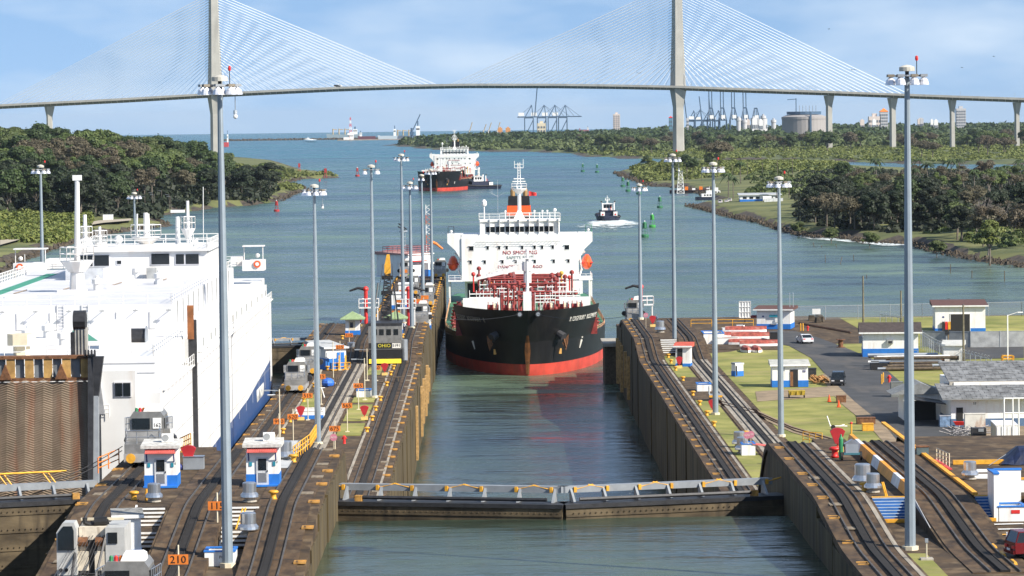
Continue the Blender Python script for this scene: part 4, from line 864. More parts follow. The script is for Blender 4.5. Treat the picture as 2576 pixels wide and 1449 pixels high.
for z in (14.2, 18.3, 21.7): MB().box(X1, X1+.025, YS+1, YB-24, z, z+.05).build('weld_seam', vg, cc)
for i in range(6): y = 325+i*27; MB().box(X1-.02, X1+.05, y, y+1.1, 19.0, 20.9).build('side_door', dg, cc)
# winch platform on the quarter
q = G(290, 875, 26.2); MB().cb(q.x, q.y, 23.3, 2.8, 3, 5.6).build('winch_house', sw, cc)
q = G(345, 860, 26.2); wn = MB().tube([(q.x-1.0, q.y, 26.6), (q.x+.9, q.y, 26.6)], .95, 12).build('rope_winch', dark, cc)
for dx in (-1.05, .95): MB().tube([(q.x+dx-.06, q.y, 26.6), (q.x+dx+.06, q.y, 26.6)], 1.2, 12).build('drum_flange', steel, wn)
a = D(484, 800, 345); b = D(490, 860, 345)
st_ = MB().box(-31.6, -30.9, 345, 346.2, 20.6, 31.8)
q0 = D(483, 768, 350); 
mst = MB().box(q0.x-.45, q0.x+.35, 350, 351, 10.5, q0.z-1.5).build('gangway_recess', dark, cc); MB().box(q0.x-.5, q0.x+.15, 349.8, 350, 26.0, q0.z).build('rust_panel', M('rust_panel', (.28, .10, .03), .7, var=.3), cc)
# stern: transom, quarter house and the raised ramp
MB().box(-35.6, -32.4, YS-1.2, YS, 3, 25.4).build('transom_column', sw, cc)
MB().box(-32.4, X1-.2, YS-.6, YS, 3, 19.2).build('quarter_plate', M('shade_white', (.72, .73, .74), .5), cc)
f = MB().box(-34.35, -32.75, YS-1.3, YS-1.18, 23.0, 24.4).build('stern_window', sw2, cc); MB().box(-34.25, -33.6, YS-1.36, YS-1.29, 23.1, 24.3).build('pane', glass, f); MB().box(-33.5, -32.85, YS-1.36, YS-1.29, 23.1, 24.3).build('pane', glass, f)
MB().hexa([(-35.75, YS-1.6, 21.5), (-35.2, YS-1.6, 21.5), (-35.2, YS-1.2, 21.5), (-35.75, YS-1.2, 21.5)], [(-36.6, YS-1.6, 25.5), (-35.7, YS-1.6, 25.5), (-35.7, YS-1.2, 25.5), (-36.6, YS-1.2, 25.5)]).build('control_booth', M('booth_grey', (.30, .31, .33), .5), cc)
MB().rail([(-36.2, YS-1.5, 21.2), (-34.8, YS-1.5, 21.2)], 1.1, .04, .7, 3).build('booth_rail', sw, cc)
ramp_m = M('ramp_steel', (.25, .185, .125), .75, var=.28, scale=.3, streak=((.28, .09, .035), .75, (1.1, .3, .12)))
YR = 306.0
RX0, RX1, RZ0, RZ1 = -50.5, -35.9, 12.0, 26.9
rm = MB().hexa([(RX0, YR, RZ0), (RX1, YR, RZ0), (RX1, YR+.6, RZ0), (RX0, YR+.6, RZ0)], [(RX0, YR+2.6, RZ1-2), (RX1, YR+2.6, RZ1-2), (RX1, YR+3.2, RZ1-2), (RX0, YR+3.2, RZ1-2)]).build('stern_ramp', ramp_m, cc)
chv = MB(); nr = 62
for i in range(nr):
    t = (i+.5)/nr; z = RZ0+t*(RZ1-2-RZ0); y = YR+2.6*t-.03; n_ = 18; pr = []
    for k in range(n_+1): x = RX0+(RX1-RX0)*k/n_; pr.append((x, z+(.28 if k % 2 else 0)))
    for (xa, za), (xb, zb) in zip(pr[:-1], pr[1:]):
        chv.hexa([(xa, y-.13, za), (xb, y-.13, zb), (xb, y+.05, zb), (xa, y+.05, za)], [(xa, y-.10, za+.09), (xb, y-.10, zb+.09), (xb, y+.05, zb+.09), (xa, y+.05, za+.09)])
tag(chv.build('ramp_tread_bars', ramp_m, cc), kind='stuff')
tb = MB().box(RX0, RX1, YR+2.5, YR+4, 25.0, 25.3).box(RX0, RX1, YR+2.5, YR+4, 27.0, 27.25).build('ramp_hinge_beam', rust, cc)
for i in range(9):
    x = RX0+.6+i*1.66; MB().box(x, x+.75, YR+2.6, YR+2.9, 25.3, 27).build('hinge_rib', M('ramp_ochre', (.42, .25, .08), .7, var=.3), cc)
    MB().box(x+.8, x+1.55, YR+2.9, YR+3, 25.3, 27).build('hinge_recess', M('recess_grey', (.14, .16, .18), .6), cc)
    if i % 3 == 1: MB().prism([(x-.6, 25.2), (x+.5, 25.2), (x-.05, 26.6)], YR+2.1, YR+2.45, 'y').build('hinge_lug', rust, cc)
MB().hexa([(RX1, YR-.5, RZ0), (RX1+.45, YR-.5, RZ0), (RX1+.45, YR+1.6, RZ0), (RX1, YR+1.6, RZ0)], [(RX1, YR+2.0, 27.3), (RX1+.5, YR+2.0, 27.3), (RX1+.5, YR+4, 27.3), (RX1, YR+4, 27.3)]).build('ramp_side_girder', dark, cc)
MB().hexa([(RX1+.45, YR-.3, RZ0), (RX1+.95, YR-.3, RZ0), (RX1+.95, YR+.4, RZ0), (RX1+.45, YR+.4, RZ0)], [(RX1+.5, YR+1.8, 24.6), (RX1+.9, YR+1.8, 24.6), (RX1+.9, YR+2.6, 24.6), (RX1+.5, YR+2.6, 24.6)]).build('ramp_guide', gategrey, cc)
MB().hexa([(RX1+.25, YR+1.6, 22.5), (RX1+.75, YR+1.6, 22.5), (RX1+.75, YR+2.4, 22.5), (RX1+.25, YR+2.4, 22.5)], [(RX1+.5, YR+1.8, 27.2), (RX1+1.4, YR+1.8, 27.2), (RX1+1.4, YR+2.6, 27.2), (RX1+.5, YR+2.6, 27.2)]).build('guide_plate', dark, cc)
hp = D(190, 780, YR+4.4)
MB().box(hp.x-.05, hp.x+1.0, YR+4.0, YR+5.2, 25.5, hp.z-1.6).build('hoist_post', M('post_grey', (.34, .33, .30), .6), cc)
MB().box(hp.x-.45, hp.x-.06, YR+4.0, YR+5.4, 25.5, hp.z-2).build('hoist_post_side', dark, cc)
for k in range(3): MB().box(hp.x+.15+k*.3, hp.x+.22+k*.3, YR+3.94, YR+4, 25.6, hp.z-1.7).build('post_groove', dark, cc)
MB().tube([(hp.x-.2, YR+4.6, hp.z-1.0), (hp.x+.9, YR+4.6, hp.z-1.0)], .95, 12).build('hoist_sheave', dark, cc)
for k in range(4): MB().tube([(RX1-.3+k*.28, YR+2.2, 27.4), (RX1-.18+k*.28, YR+2.2, 27.4)], .42, 10).build('hinge_disc', dark, cc)
# ------------------------------------------------------------------ towing locomotives
MULES = {}
def mule(label, x, y, z, num=None, rz=0., slope=0., wind=True):
    T = thing('towing_locomotive', label, 'locomotive', (x, y, z), rz, 'silver towing locomotives on the lock walls')
    def part(mb, nm, mat, par=T, smooth=False): return mb.build(nm, mat, par, smooth)
    if not MULES:
        MULES['frame'] = MB().box(-1.45, 1.45, -4.6, 4.6, .35, 1.0).mesh('frame', M('mule_frame', (.42, .42, .41), .5, .3))
        MULES['hood'] = MB().prism([(-4.5, 1.0), (-4.45, 1.75), (-3.0, 2.0), (-2.6, 2.55), (-1.6, 2.6), (-1.6, 1.0)], -1.4, 1.4, 'x').mesh('front_hood', mule_m)
        MULES['rear'] = MB().prism([(1.6, 1.0), (1.6, 2.5), (4.0, 2.2), (4.5, 1.7), (4.5, 1.0)], -1.4, 1.4, 'x').mesh('rear_hood', mule_m)
        MULES['cab'] = MB().prism([(-1.25, 1.0), (1.45, 1.0), (1.45, 3.7), (1.2, 4.05), (-.95, 4.05), (-1.25, 3.6)], -1.6, 1.6, 'y').mesh('cab', mule_m)
        MULES['win'] = MB().box(-1.05, .35, -1.72, -1.6, 2.7, 3.55).mesh('windscreen', glass)
        MULES['side'] = MB().box(-1.33, -1.25, -1.2, 1.2, 2.7, 3.5).box(1.45, 1.53, -1.2, 1.2, 2.7, 3.5).mesh('side_window', glass)
        MULES['ac'] = MB().prism([(-.2, 4.05), (1.25, 4.05), (1.2, 4.4), (1.0, 4.52), (0, 4.5)], -1.2, .2, 'y').mesh('air_conditioner', white)
        MULES['bump'] = MB().tube([(0, 0, 0), (0, -.45, 0)], .12, 6).tube([(0, -.45, 0), (0, -.55, 0)], .38, 12).mesh('buffer', yellow)
        MULES['bea'] = {c.name: MB().lathe([(.12, 0), (.12, .22), (.05, .3)], n=8).mesh('beacon', c) for c in (red, orange, green)}
        MULES['rail'] = MB().rail([(-1.3, -3.2, 2.0), (-1.3, -4.3, 1.8), (1.3, -4.3, 1.8), (1.3, -3.2, 2.0)], 1.0, .035, .9).mesh('hand_rail', alu)
        MULES['siderail'] = MB().rail([(1.6, -1.6, 2.6), (1.6, 4.2, 2.2)], 1.0, .03, 1.2).rail([(-1.6, -1.6, 2.6), (-1.6, 4.2, 2.2)], 1.0, .03, 1.2).mesh('side_rail', alu)
        MULES['wheel'] = MB().tube([(-.1, 0, 0), (.1, 0, 0)], .42, 12).mesh('wheel', dark)
        MULES['plate'] = MB().box(-.34, .34, -.03, 0, -.42, .42).mesh('number_plate', white)
        MULES['lamp'] = MB().box(-.32, .32, -.2, .12, 0, .34).mesh('red_equipment_box', orange_l)
        MULES['drum'] = MB().tube([(0, -.5, 0), (0, .5, 0)], .45, 10).mesh('winch_drum', dark)
    for nm, k in (('frame', 'frame'), ('front_hood', 'hood'), ('rear_hood', 'rear'), ('cab', 'cab'), ('air_conditioner', 'ac'), ('hand_rail', 'rail'), ('side_rail', 'siderail')): share(MULES[k], nm, T, (0, 0, 0))
    cabo = T.children[3] if len(T.children) > 3 else T
    share(MULES['win'], 'windscreen', T, (0, 0, 0)); share(MULES['side'], 'side_window', T, (0, 0, 0))
    for s in (-1, 1): share(MULES['bump'], 'buffer', T, (s*.85, -4.6, .72)); share(MULES['drum'], 'winch_drum', T, (s*1.65, 2.4, 1.5))
    for i, c in enumerate((green, red, orange)): share(MULES['bea'][c.name], 'beacon', T, (-.75+.28*i, -1.0, 4.05))
    for s in (-1, 1):
        for yy in (-3, -1.6, 1.6, 3): share(MULES['wheel'], 'wheel', T, (s*.93, yy, .5))
    if num:
        p = share(MULES['plate'], 'number_plate', T, (.92, -1.63, 3.15)); text(num, .42, letter_k, p, (0, -.04, -.16))
    return T
zt = lambda y: pz(y)+.12
mule('silver towing locomotive number 162 beside the white and blue cabin, yellow buffers', TL, 274, zt(274), '162')
mule('silver towing locomotive number 163 on the left track behind the car carrier hull', TL+.5, 476, zt(476), '163')
mule('silver towing locomotive number 156 queued just beyond locomotive 163', TL+.5, 508, zt(508), '156')
mule('silver towing locomotive number 157 at the red fire monitor by the tanker bow', -12.2, 604, zt(604)-.3, '157')
for lb, x, y in (('silver towing locomotive alone on the pier track beside the tanker side', -12.6, 690), ('silver towing locomotive in the middle of the approach pier beside small white shed', -16.4, 733), ('silver towing locomotive left of the red roofed control house at the pier end', -19.6, 812), ('silver towing locomotive right of the red roofed control house at the pier end', -11.6, 812)):
    mule(lb, x, y, ZL+.12, '1')
mule('silver towing locomotive number 186 with open doors by the right wall fire monitor', 25.2, 603, zt(603)-.25, '186')
mule('silver towing locomotive of which only the roof with air conditioner and beacons shows', -21.2, 199, ZN+.1, None)
def cable(nm, a, b, sag, label, cat='cable'):
    a, b = Vector(a), Vector(b); pts = [a.lerp(b, i/10)-Vector((0, 0, sag*4*(i/10)*(1-i/10))) for i in range(11)]
    tag(MB().tube(pts, .035, 4).build(nm, dark), label, cat)
cable('towing_cable', (TL-1.7, 271, 22.6), (-38, 262, 19.6), .6, 'dark towing cable running from locomotive 162 down past the gate rails')
cable('towing_cable', (TL-1.7, 270.6, 22.3), (-40, 258, 19.0), .8, 'lower dark towing cable running from locomotive 162 to the gate')
cable('towing_cable', (-11, 603, 13.6), (5.2, 637.5, 11.7), .8, 'thin towing cable from locomotive 157 to the left bow fairlead')
cable('towing_cable', (-11, 604, 13.4), (-7, 660, 6.6), .5, 'thin towing cable from locomotive 157 to the tanker side')
cable('towing_cable', (24, 602, 13.2), (8.8, 637.5, 11.7), .8, 'thin towing cable from locomotive 186 to the right bow fairlead')
# ------------------------------------------------------------------ high mast lights
def light_mast(base, h, label, lamps=8, cam_=False, beacon=True, r=1.15, sc=1., group='high mast floodlights'):
    T = thing('light_mast', label, 'light mast', base, random.Random(int(base[0]*7)).random(), group)
    MB().lathe([(.55, -.1), (.55, .25), (.42, .26)], n=8).build('footing', cream, T)
    MB().lathe([(.36*sc, .2), (.33*sc, h*.35), (.25*sc, h*.7), (.17*sc, h)], n=10).build('pole', pole_m, T, smooth=False)
    MB().lathe([(.2, h+.42), (.52, h+.42), (.52, h+.68), (.3, h+.78), (.03, h+.84)], n=14).build('cap', M('mast_cap', (.48, .46, .40), .6), T)
    MB().tube([(0, 0, h-.1), (0, 0, h+.45)], .13, 8).build('head_stem', dark, T)
    MB().lathe([(r*.55, h+.08), (r*.55, h+.18), (r*.48, h+.18), (r*.48, h+.08)], n=14).build('lamp_ring', steel, T)
    for i in range(lamps):
        a = 2*math.pi*(i+.3)/lamps; x, y = r*math.cos(a), r*math.sin(a)
        lp = MB().lathe([(.34, -.52), (.33, -.42), (.27, -.2), (.12, -.06), (.10, .0)], (x, y, h+.05), 10).build('floodlight', lampglass, T)
        MB().cb(x, y, h+.05, .44, .34, .17).build('ballast_box', gategrey if i % 2 else M('ballast_brown', (.20, .17, .13), .6), lp)
        MB().bar((0, 0, h+.12), (x*.9, y*.9, h+.12), .04).build('arm', dark, lp)
    if beacon: MB().bar((.5*r, -.3, h+.1), (.5*r, -.3, h+1.1), .03).build('beacon_post', dark, T); MB().lathe([(.09, 0), (.11, .15), (.09, .28), (.02, .32)], (.5*r, -.3, h+1.1), 8).build('beacon', red, T)
    if cam_: c_ = MB().bar((.9, -.4, h-.4), (.9, -.4, h-1.5), .03).box(.81, .99, -.5, -.3, h-1.75, h-1.5).build('camera_arm', steel, T); MB().ball((.9, -.4, h-1.9), .16, 8).build('dome_camera', white, c_)
    return T
def mast_at(u, vt, base, label, **k):
    t = D(u, vt, base[1]); return light_mast(base, t.z-base[2]-.6, label, **k)
b_ = G(573, 1425, ZN); mast_at(565, 197, tuple(b_), 'tallest left light mast standing among the white steps, small camera hanging from its lamps', cam_=True)
b_ = G(2290, 1383, ZR-.05); mast_at(2284, 172, tuple(b_), 'tall light mast on the near grass patch between the two ramp tracks')
b_ = G(800, 1117); mast_at(784, 468, tuple(b_), 'light mast rising behind the plateau crest of the centre wall, camera hanging below lamps', cam_=True)
b_ = G(942, 1000); mast_at(937, 418, tuple(b_), 'light mast on the centre wall beside the orange 465 sign', lamps=4)
b_ = G(1965, 1098); mast_at(1958, 448, tuple(b_), 'light mast rising behind the ramp crest on the right lawn')
b_ = G(1800, 1043); mast_at(1795, 412, tuple(b_), 'light mast on a yellow footing between the right wall tracks')
b_ = D(1697, 870, 545); mast_at(1690, 390, (b_.x, 545, ZL), 'light mast behind the small red roofed shelter on the right wall', cam_=True)
mast_at(1608, 465, (D(1612, 820, 598).x, 598, ZF), 'shorter light mast beside the red fire monitor on the right wall')
mast_at(1002, 390, (D(1015, 814, 594).x, 594, ZF), 'light mast beside the green roofed pavilion next to the crane')
mast_at(1024, 460, (D(1036, 828, 580).x, 580, ZF), 'light mast at the white and red fire monitor tower', lamps=6)
mast_at(1059, 441, (D(1065, 773, 686).x, 686, ZL), 'slim light mast without side lamps on the approach pier', lamps=3, r=.5)
mast_at(1081, 427, (D(1087, 718, 774).x, 774, ZL), 'light mast beside the red and white lattice tower at the pier end')
mast_at(110, 418, (-64.6, 500, ZL), 'light mast beyond the car carrier with its head against dark trees')
mast_at(340, 486, (-66.5, 650, ZL), 'light mast beyond the car carrier bridge near the rocky shore')
# ------------------------------------------------------------------ orange distance boards
def board(u, v, vb, z, txt, label, w_=1.25, h_=.62, group='orange distance boards on poles'):
    b = G(u, vb, z); px = 8700/b.y; s = D(u, v, b.y); top = s.z+.9
    T = thing('distance_board', label, 'sign', tuple(b), 0, group)
    MB().tube([(0, 0, 0), (0, 0, top-z)], .065, 6).build('post', cream, T); MB().cb(0, 0, -.02, .5, .5, .12).build('footing', cream, T)
    p = MB().box(-w_/2, w_/2, -.12, -.08, s.z-z-h_/2, s.z-z+h_/2).build('board', M('board_orange', (.62, .17, .02), .6, var=.2), T)
    if txt: text(txt, h_*1.05, letter_k, p, (0, -.13, s.z-z-.02), sx=1.05)
for u, v, vb, z, t in ((450, 1407, 1492, ZN, '210'), (548, 1272, 1376, ZN, '115'), (703, 1060, 1128, ZL, '990'), (692, 1113, 1140, ZL, '725'), (738, 1048, 1117, ZL, '620'), (775, 995, 1057, ZL, '515'), (874, 1020, 1087, ZL, '565'), (902, 970, 1031, ZL, '465'), (843, 1078, 1135, ZL, '675'), (808, 947, 1018, ZL, '415'), (879, 843, 895, ZL, '115'), (856, 873, 932, ZL, '215'), (947, 925, 958, ZL, '360')):
    ctx = {'210': 'in front of the nearest crane', '990': 'near the car carrier hull, tallest of its row', '725': 'peeping over the air conditioned cabin', '620': 'left of the yellow ramp railing', '515': 'between the open pit and locomotive 163', '565': 'on the grass plot with a red fan-shaped box', '465': 'beside the small blue trimmed stairwell', '675': 'above a pink stop sign', '415': 'beside the blue tarpaulin bundle', '215': 'in front of the long white and blue house', '360': 'half hidden behind the crane bumper'}
    board(u, v, vb, z, t, 'orange board reading %s ' % t + (ctx.get(t) or ('on the far wall below the left pavilion' if v < 900 else 'beside the near white steps')))
for i, (u, v) in enumerate(((1017, 682), (1014, 734), (1008, 760), (996, 787), (1069, 748), (1066, 760), (1052, 757))):
    board(u, v, v+34, ZL, None, 'small orange board on a pole standing on the long approach pier', 1.5, .75)
# ------------------------------------------------------------------ bollards
bo = thing('bollard', 'yellow mushroom bollard on the centre wall deck', 'bollard', (0, 0, -50), 0, 'yellow mooring bollards on the centre wall')
MB().lathe([(.30, 0), (.22, .12), (.19, .38), (.24, .46)], n=12).build('stem', yellow, bo, True); MB().lathe([(.20, .44), (.38, .50), (.38, .62), (.25, .68), (.02, .70)], n=12).build('cap', yellow, bo, True)
first = True
def bollard(p, label, group, s=1.):
    global first
    o = bo if first else dup(bo, p); first = False
    o.location = p; o.scale = (s,)*3; o['label'] = label; o['group'] = group; o.scale = (s*.8,)*3; return o
for u, v in ((712, 1090), (730, 1062), (764, 1011), (790, 974), (824, 931), (923, 1087), (936, 1058), (945, 1033), (957, 1008), (973, 971), (983, 944), (990, 929), (1007, 892)):
    bollard(G(u, v), 'yellow mushroom bollard on the lower centre wall deck', 'yellow bollards on the lower centre wall', 1.15)
for u, v in ((1013, 849), (861, 853)): bollard(G(u, v, ZF), 'yellow bollard on the far raised deck beside the green roofed pavilions', 'yellow bollards by the pavilions', 1.15)
for u, v, z, lb in ((337, 1258, ZP, 'yellow bollard in front of the white and blue cabin marked 8E'), (688, 1256, ZP, 'yellow bollard right of the squat silver vent on the plateau'), (642, 1394, ZN, 'yellow bollard at the foot of the near white steps'), (738, 1163, ZP, 'yellow bollard below the pale ramp with yellow railing'), (2175, 1236, ZP, 'yellow bollard in front of the two silver vents'), (1929, 1167, ZL, 'yellow bollard beside the white pit with red roof on the lower wall')):
    bollard(G(u, v, z), lb, 'yellow bollards on the near plateau', 1.2)
for u, v in ((1681, 900), (1688, 914), (1700, 932), (1718, 958), (1743, 995), (1760, 1019), (1778, 1045), (1796, 1072), (1876, 1097)):
    bollard(G(u, v), 'yellow mushroom bollard on the strip beside the right wall tracks', 'yellow bollards along the right wall', 1.15)
for i in range(20):
    for x in (-11.3, -21.6): bollard((x, 622+i*10.6, ZL-.05), 'small yellow bollard along the edge of the long approach pier', 'yellow bollards along the approach pier', .95)
rb = dup(bo, G(2100, 1150, ZP), 0, 'red mushroom bollard beside the red fan-shaped box', 'red bollard', 1.2)
for c_ in rb.children: c_.data = c_.data.copy(); c_.data.materials[0] = red
# ------------------------------------------------------------------ red fan boxes
fan = thing('fan_box', 'x', 'equipment box', (0, 0, -60), 0, 'red fan-shaped boxes on short posts')
MB().prism([(-.16, .55), (.16, .55), (.48, 1.35), (.3, 1.5), (0, 1.56), (-.3, 1.5), (-.48, 1.35)], -.22, .22, 'y').build('fan', M('fan_red', (.42, .02, .025), .5, var=.15), fan)
MB().tube([(0, 0, .3), (0, 0, .6)], .06, 6).build('post', red, fan); MB().cb(0, 0, 0, .75, .5, .34).build('footing', M('footing_yellow', (.68, .48, .16), .7), fan)
ff = True
for u, v, z, s, lb in ((757, 1057, ZL, 1.15, 'red fan-shaped box in front of the open white and blue pit'), (917, 1056, ZL, 1.15, 'red fan-shaped box on the grass plot beside the 565 board'), (968, 944, ZL, 1.15, 'red fan-shaped box near the yellow footed crane'), (1709, 926, ZL, 1.1, 'red fan-shaped box in front of the red roofed shelter'), (1792, 1039, ZL, 1.1, 'red fan-shaped box behind the light mast footing on the right wall'), (2107, 1137, ZP, 1.25, 'bright red fan-shaped box beside the green gas cylinder'), (475, 1180, ZP, 1.2, 'red fan-shaped box behind the grey metal chest'), (1642, 822, ZF, 1.2, 'red fan-shaped box beside the crouching worker on the far right wall'), (905, 822, ZF, 1.1, 'red fan-shaped box behind the green roofed pavilion near the far 115 board')):
    o = fan if ff else dup(fan, (0, 0, 0)); ff = False; o.location = G(u, v, z); o.scale = (s,)*3; o['label'] = lb
# ------------------------------------------------------------------ silver vents
vn = thing('vent', 'x', 'vent', (0, 0, -60), 0, 'silver roof ventilators')
MB().lathe([(.62, 0), (.62, .12), (.45, .14), (.45, .5)], n=14).build('base', concrete, vn); MB().lathe([(.80, .38), (.82, .44), (.80, .62), (.5, .95)], n=16).build('skirt', alu, vn); MB().lathe([(.60, .80), (.60, 1.62), (.52, 1.70), (.02, 1.75)], n=16).build('drum', alu, vn)
ff = True
for u, v, z, s, lb in ((388, 1262, ZP, .78, 'squat grey ventilator in front of the cabin marked 8E'), (628, 1262, ZP, .82, 'squat grey ventilator in front of the cabin marked 8F'), (625, 1345, ZP-1.18, .9, 'bright silver ventilator between the two flights of white steps'), (716, 1160, ZP, .95, 'silver ventilator behind the air conditioned cabin'), (2170, 1222, ZP, .95, 'larger of two silver ventilators on the right plateau'), (2196, 1238, ZP, .80, 'smaller of two silver ventilators on the right plateau'), (2440, 1205, ZP, .78, 'silver ventilator beside the white painted patches'), (1661, 836, ZF, 1.1, 'silver ventilator on the far right wall deck'), (1860, 1125, ZL, 1.05, 'silver ventilator just behind another one beside the stop signs'), (1868, 1140, ZL, 1.05, 'silver ventilator standing before another one beside the stop signs'), (884, 888, ZL+.8, 1.0, 'silver ventilator behind the long white and blue house')):
    o = vn if ff else dup(vn, (0, 0, 0)); ff = False; o.location = G(u, v, z); o.scale = (s,)*3; o['label'] = lb
# ------------------------------------------------------------------ cabins
def cabin(u, v, z, w_, d_, h_, label, txt):
    p = G(u, v, z); T = thing('control_cabin', label, 'cabin', tuple(p), 0, 'white and blue control cabins on the plateau')
    MB().box(-w_/2, w_/2, 0, d_, .85, h_).build('wall', white, T); MB().box(-w_/2-.03, w_/2+.03, -.03, d_+.03, 0, .9).build('blue_dado', blue, T)
    MB().hexa([(-w_/2-.25, -.3, h_), (w_/2+.25, -.3, h_), (w_/2+.25, d_+.3, h_), (-w_/2-.25, d_+.3, h_)], [(-w_/2-.25, -.3, h_+.22), (w_/2+.25, -.3, h_+.22), (w_/2+.25, d_+.3, h_+.45), (-w_/2-.25, d_+.3, h_+.45)]).build('roof', M('weathered_roof', (.50, .49, .46), .8, var=.3, scale=3), T)
    aw = MB()
    for i in range(14): x = -w_/2+.1+i*(w_-.2)/14; aw.hexa([(x, -.55, h_-.32), (x+(w_-.2)/14*.8, -.55, h_-.32), (x+(w_-.2)/14*.8, -.02, h_-.1), (x, -.02, h_-.1)], [(x, -.55, h_-.28), (x+(w_-.2)/14*.8, -.55, h_-.28), (x+(w_-.2)/14*.8, -.02, h_-.06), (x, -.02, h_-.06)])
    MB().box(-w_/2+.08, w_/2-.08, -.56, -.0, h_-.36, h_-.3).build('awning', M('awning_red', (.60, .12, .10), .6), T); tag(aw.build('awning_ribs', MAT['awning_red'], T), kind='stuff')
    for s in (-1, 1): MB().bar((s*(w_/2-.2), -.03, h_-1.0), (s*(w_/2-.2), -.5, h_-.35), .05).build('awning_bracket', M('navy_paint', (.02, .03, .16), .5), T); MB().box(s*w_*.36-.1, s*w_*.36+.1, -.06, 0, h_*.52, h_*.62).build('notice', M('teal_notice', (.02, .22, .30), .5), T)
    dr = MB().box(-.45, .45, -.09, -.02, .12, 2.15).build('door', M('door_grey', (.52, .53, .54), .5), T); MB().box(-.3, .3, -.12, -.08, 1.2, 2.05).build('door_window', glass, dr); MB().box(-.3, .3, -.115, -.085, .3, 1.0).build('door_panel', alu, dr); MB().box(.33, .4, -.16, -.1, 1.08, 1.2).build('handle', dark, dr)
    MB().box(-w_/2-.06, w_/2+.06, -.5, 0, 0, .12).build('doorstep', blue, T)
    text(txt, .2, letter_k, T, (w_*.42, -.01, 1.75))
    ac = MB().cb(w_*.18, d_*.5, h_+.35, .85, .35, .62).build('air_conditioner', white, T); MB().tube([(w_*.12, d_*.5-.18, h_+.66), (w_*.12, d_*.5-.2, h_+.66)], .25, 12).build('fan_grille', M('vent_grey', (.3, .31, .31), .6), ac)
cabin(405, 1226, ZP, 2.4, 2.6, 2.9, 'white and blue cabin marked 8E with red awning, near the locomotive', '8 E')
cabin(661, 1223, ZP, 2.4, 2.6, 2.9, 'white and blue cabin marked 8F with red awning, beside the tall light mast', '8 F')
def pavilion(u, v, label):
    p = G(u, v, ZF); T = thing('pavilion', label, 'pavilion', tuple(p), 0, 'green roofed pavilions')
    MB().box(-1.15, 1.15, 0, 2.3, .7, 2.7).build('wall', white, T); MB().box(-1.2, 1.2, -.05, 2.35, 0, .75).build('blue_dado', blue, T); MB().box(-.55, .45, -.04, 0, .1, 2.3).build('door', cream, T); MB().box(-.4, .1, -.07, -.03, 1.2, 2.1).build('door_window', glass, T)
    MB().add([(-2.0, -1, 2.7), (2.0, -1, 2.7), (2.0, 3.3, 2.7), (-2.0, 3.3, 2.7), (0, 1.15, 3.85), (-2.0, -1, 2.55), (2.0, -1, 2.55), (2.0, 3.3, 2.55), (-2.0, 3.3, 2.55)], [(0, 1, 4), (1, 2, 4), (2, 3, 4), (3, 0, 4), (5, 6, 1, 0), (6, 7, 2, 1), (7, 8, 3, 2), (8, 5, 0, 3), (8, 7, 6, 5)]).build('roof', greenroof, T)
pavilion(887, 843, 'green roofed white pavilion near the far 115 board'); pavilion(995, 842, 'green roofed white pavilion beside the crane and the walking worker')
def house(name, label, pa, pb, depth, h_, roof='flat', rmat=None, dado=.9, group=None, ov=.35, cat='building', wallm=white, dm=blue, slope=.5):
    a, b = Vector(pa), Vector(pb); w_ = (b-a).length; rz = math.atan2(b.y-a.y, b.x-a.x)
    T = thing(name, label, cat, tuple(a), rz, group)
    MB().box(0, w_, 0, depth, dado-.04, h_).build('wall', wallm, T); MB().box(-.04, w_+.04, -.04, depth+.04, 0, dado).build('blue_dado', dm, T)
    rmat = rmat or brick
    if roof == 'flat': MB().hexa([(-ov, -ov, h_), (w_+ov, -ov, h_), (w_+ov, depth+ov, h_), (-ov, depth+ov, h_)], [(-ov, -ov, h_+.2), (w_+ov, -ov, h_+.2), (w_+ov, depth+ov, h_+.2+slope), (-ov, depth+ov, h_+.2+slope)]).build('roof', rmat, T)
    else:
        MB().prism([(-ov, h_), (depth+ov, h_), (depth+ov, h_+.15), (depth/2, h_+slope), (-ov, h_+.15)], -ov, w_+ov, 'x').build('roof', rmat, T)
    MB().box(-ov-.02, w_+ov+.02, -ov-.06, -ov, h_-.02, h_+.2).build('fascia', white, T)
    return T, w_
def gp(u, v, z=ZL): return tuple(G(u, v, z))
T, w_ = house('switch_house', 'long low white and blue house with blue door on the centre wall', gp(820, 931), gp(871, 929), 9, 3.2, 'flat', M('grey_flat_roof', (.42, .43, .43), .8, var=.2), 1.7)
MB().box(w_*.55, w_*.9, -.1, -.05, .3, 2.6).build('door', blue, T); MB().box(w_*.6, w_*.66, -.13, -.09, 1.4, 1.6).build('handle', white, T)
MB().rail([(.6, -1.4, .0), (w_+.2, -1.4, .0), (w_+.2, 0, .0)], 1.1, .05, 1).build('porch_rail', yellow, T); MB().box(.5, w_+.3, -1.5, 0, 0, .12).build('porch', yellow, T)
for x in (w_*.5, w_*.8): MB().box(x, x+.25, -1.35, -1.25, 0, 2.2).build('porch_post', yellow, T)
T, w_ = house('step_house', 'white house with blue steps-shaped dado and grey roof beside the nearest crane', gp(290, 1412, ZN), gp(356, 1410, ZN), 2.6, 2.9, 'flat', M('mottled_roof', (.22, .22, .21), .85, var=.5, scale=2), .75, ov=.2, slope=.15)
MB().box(.2, .9, -.02, .0, 2.45, 2.7).build('slot_window', glass, T)
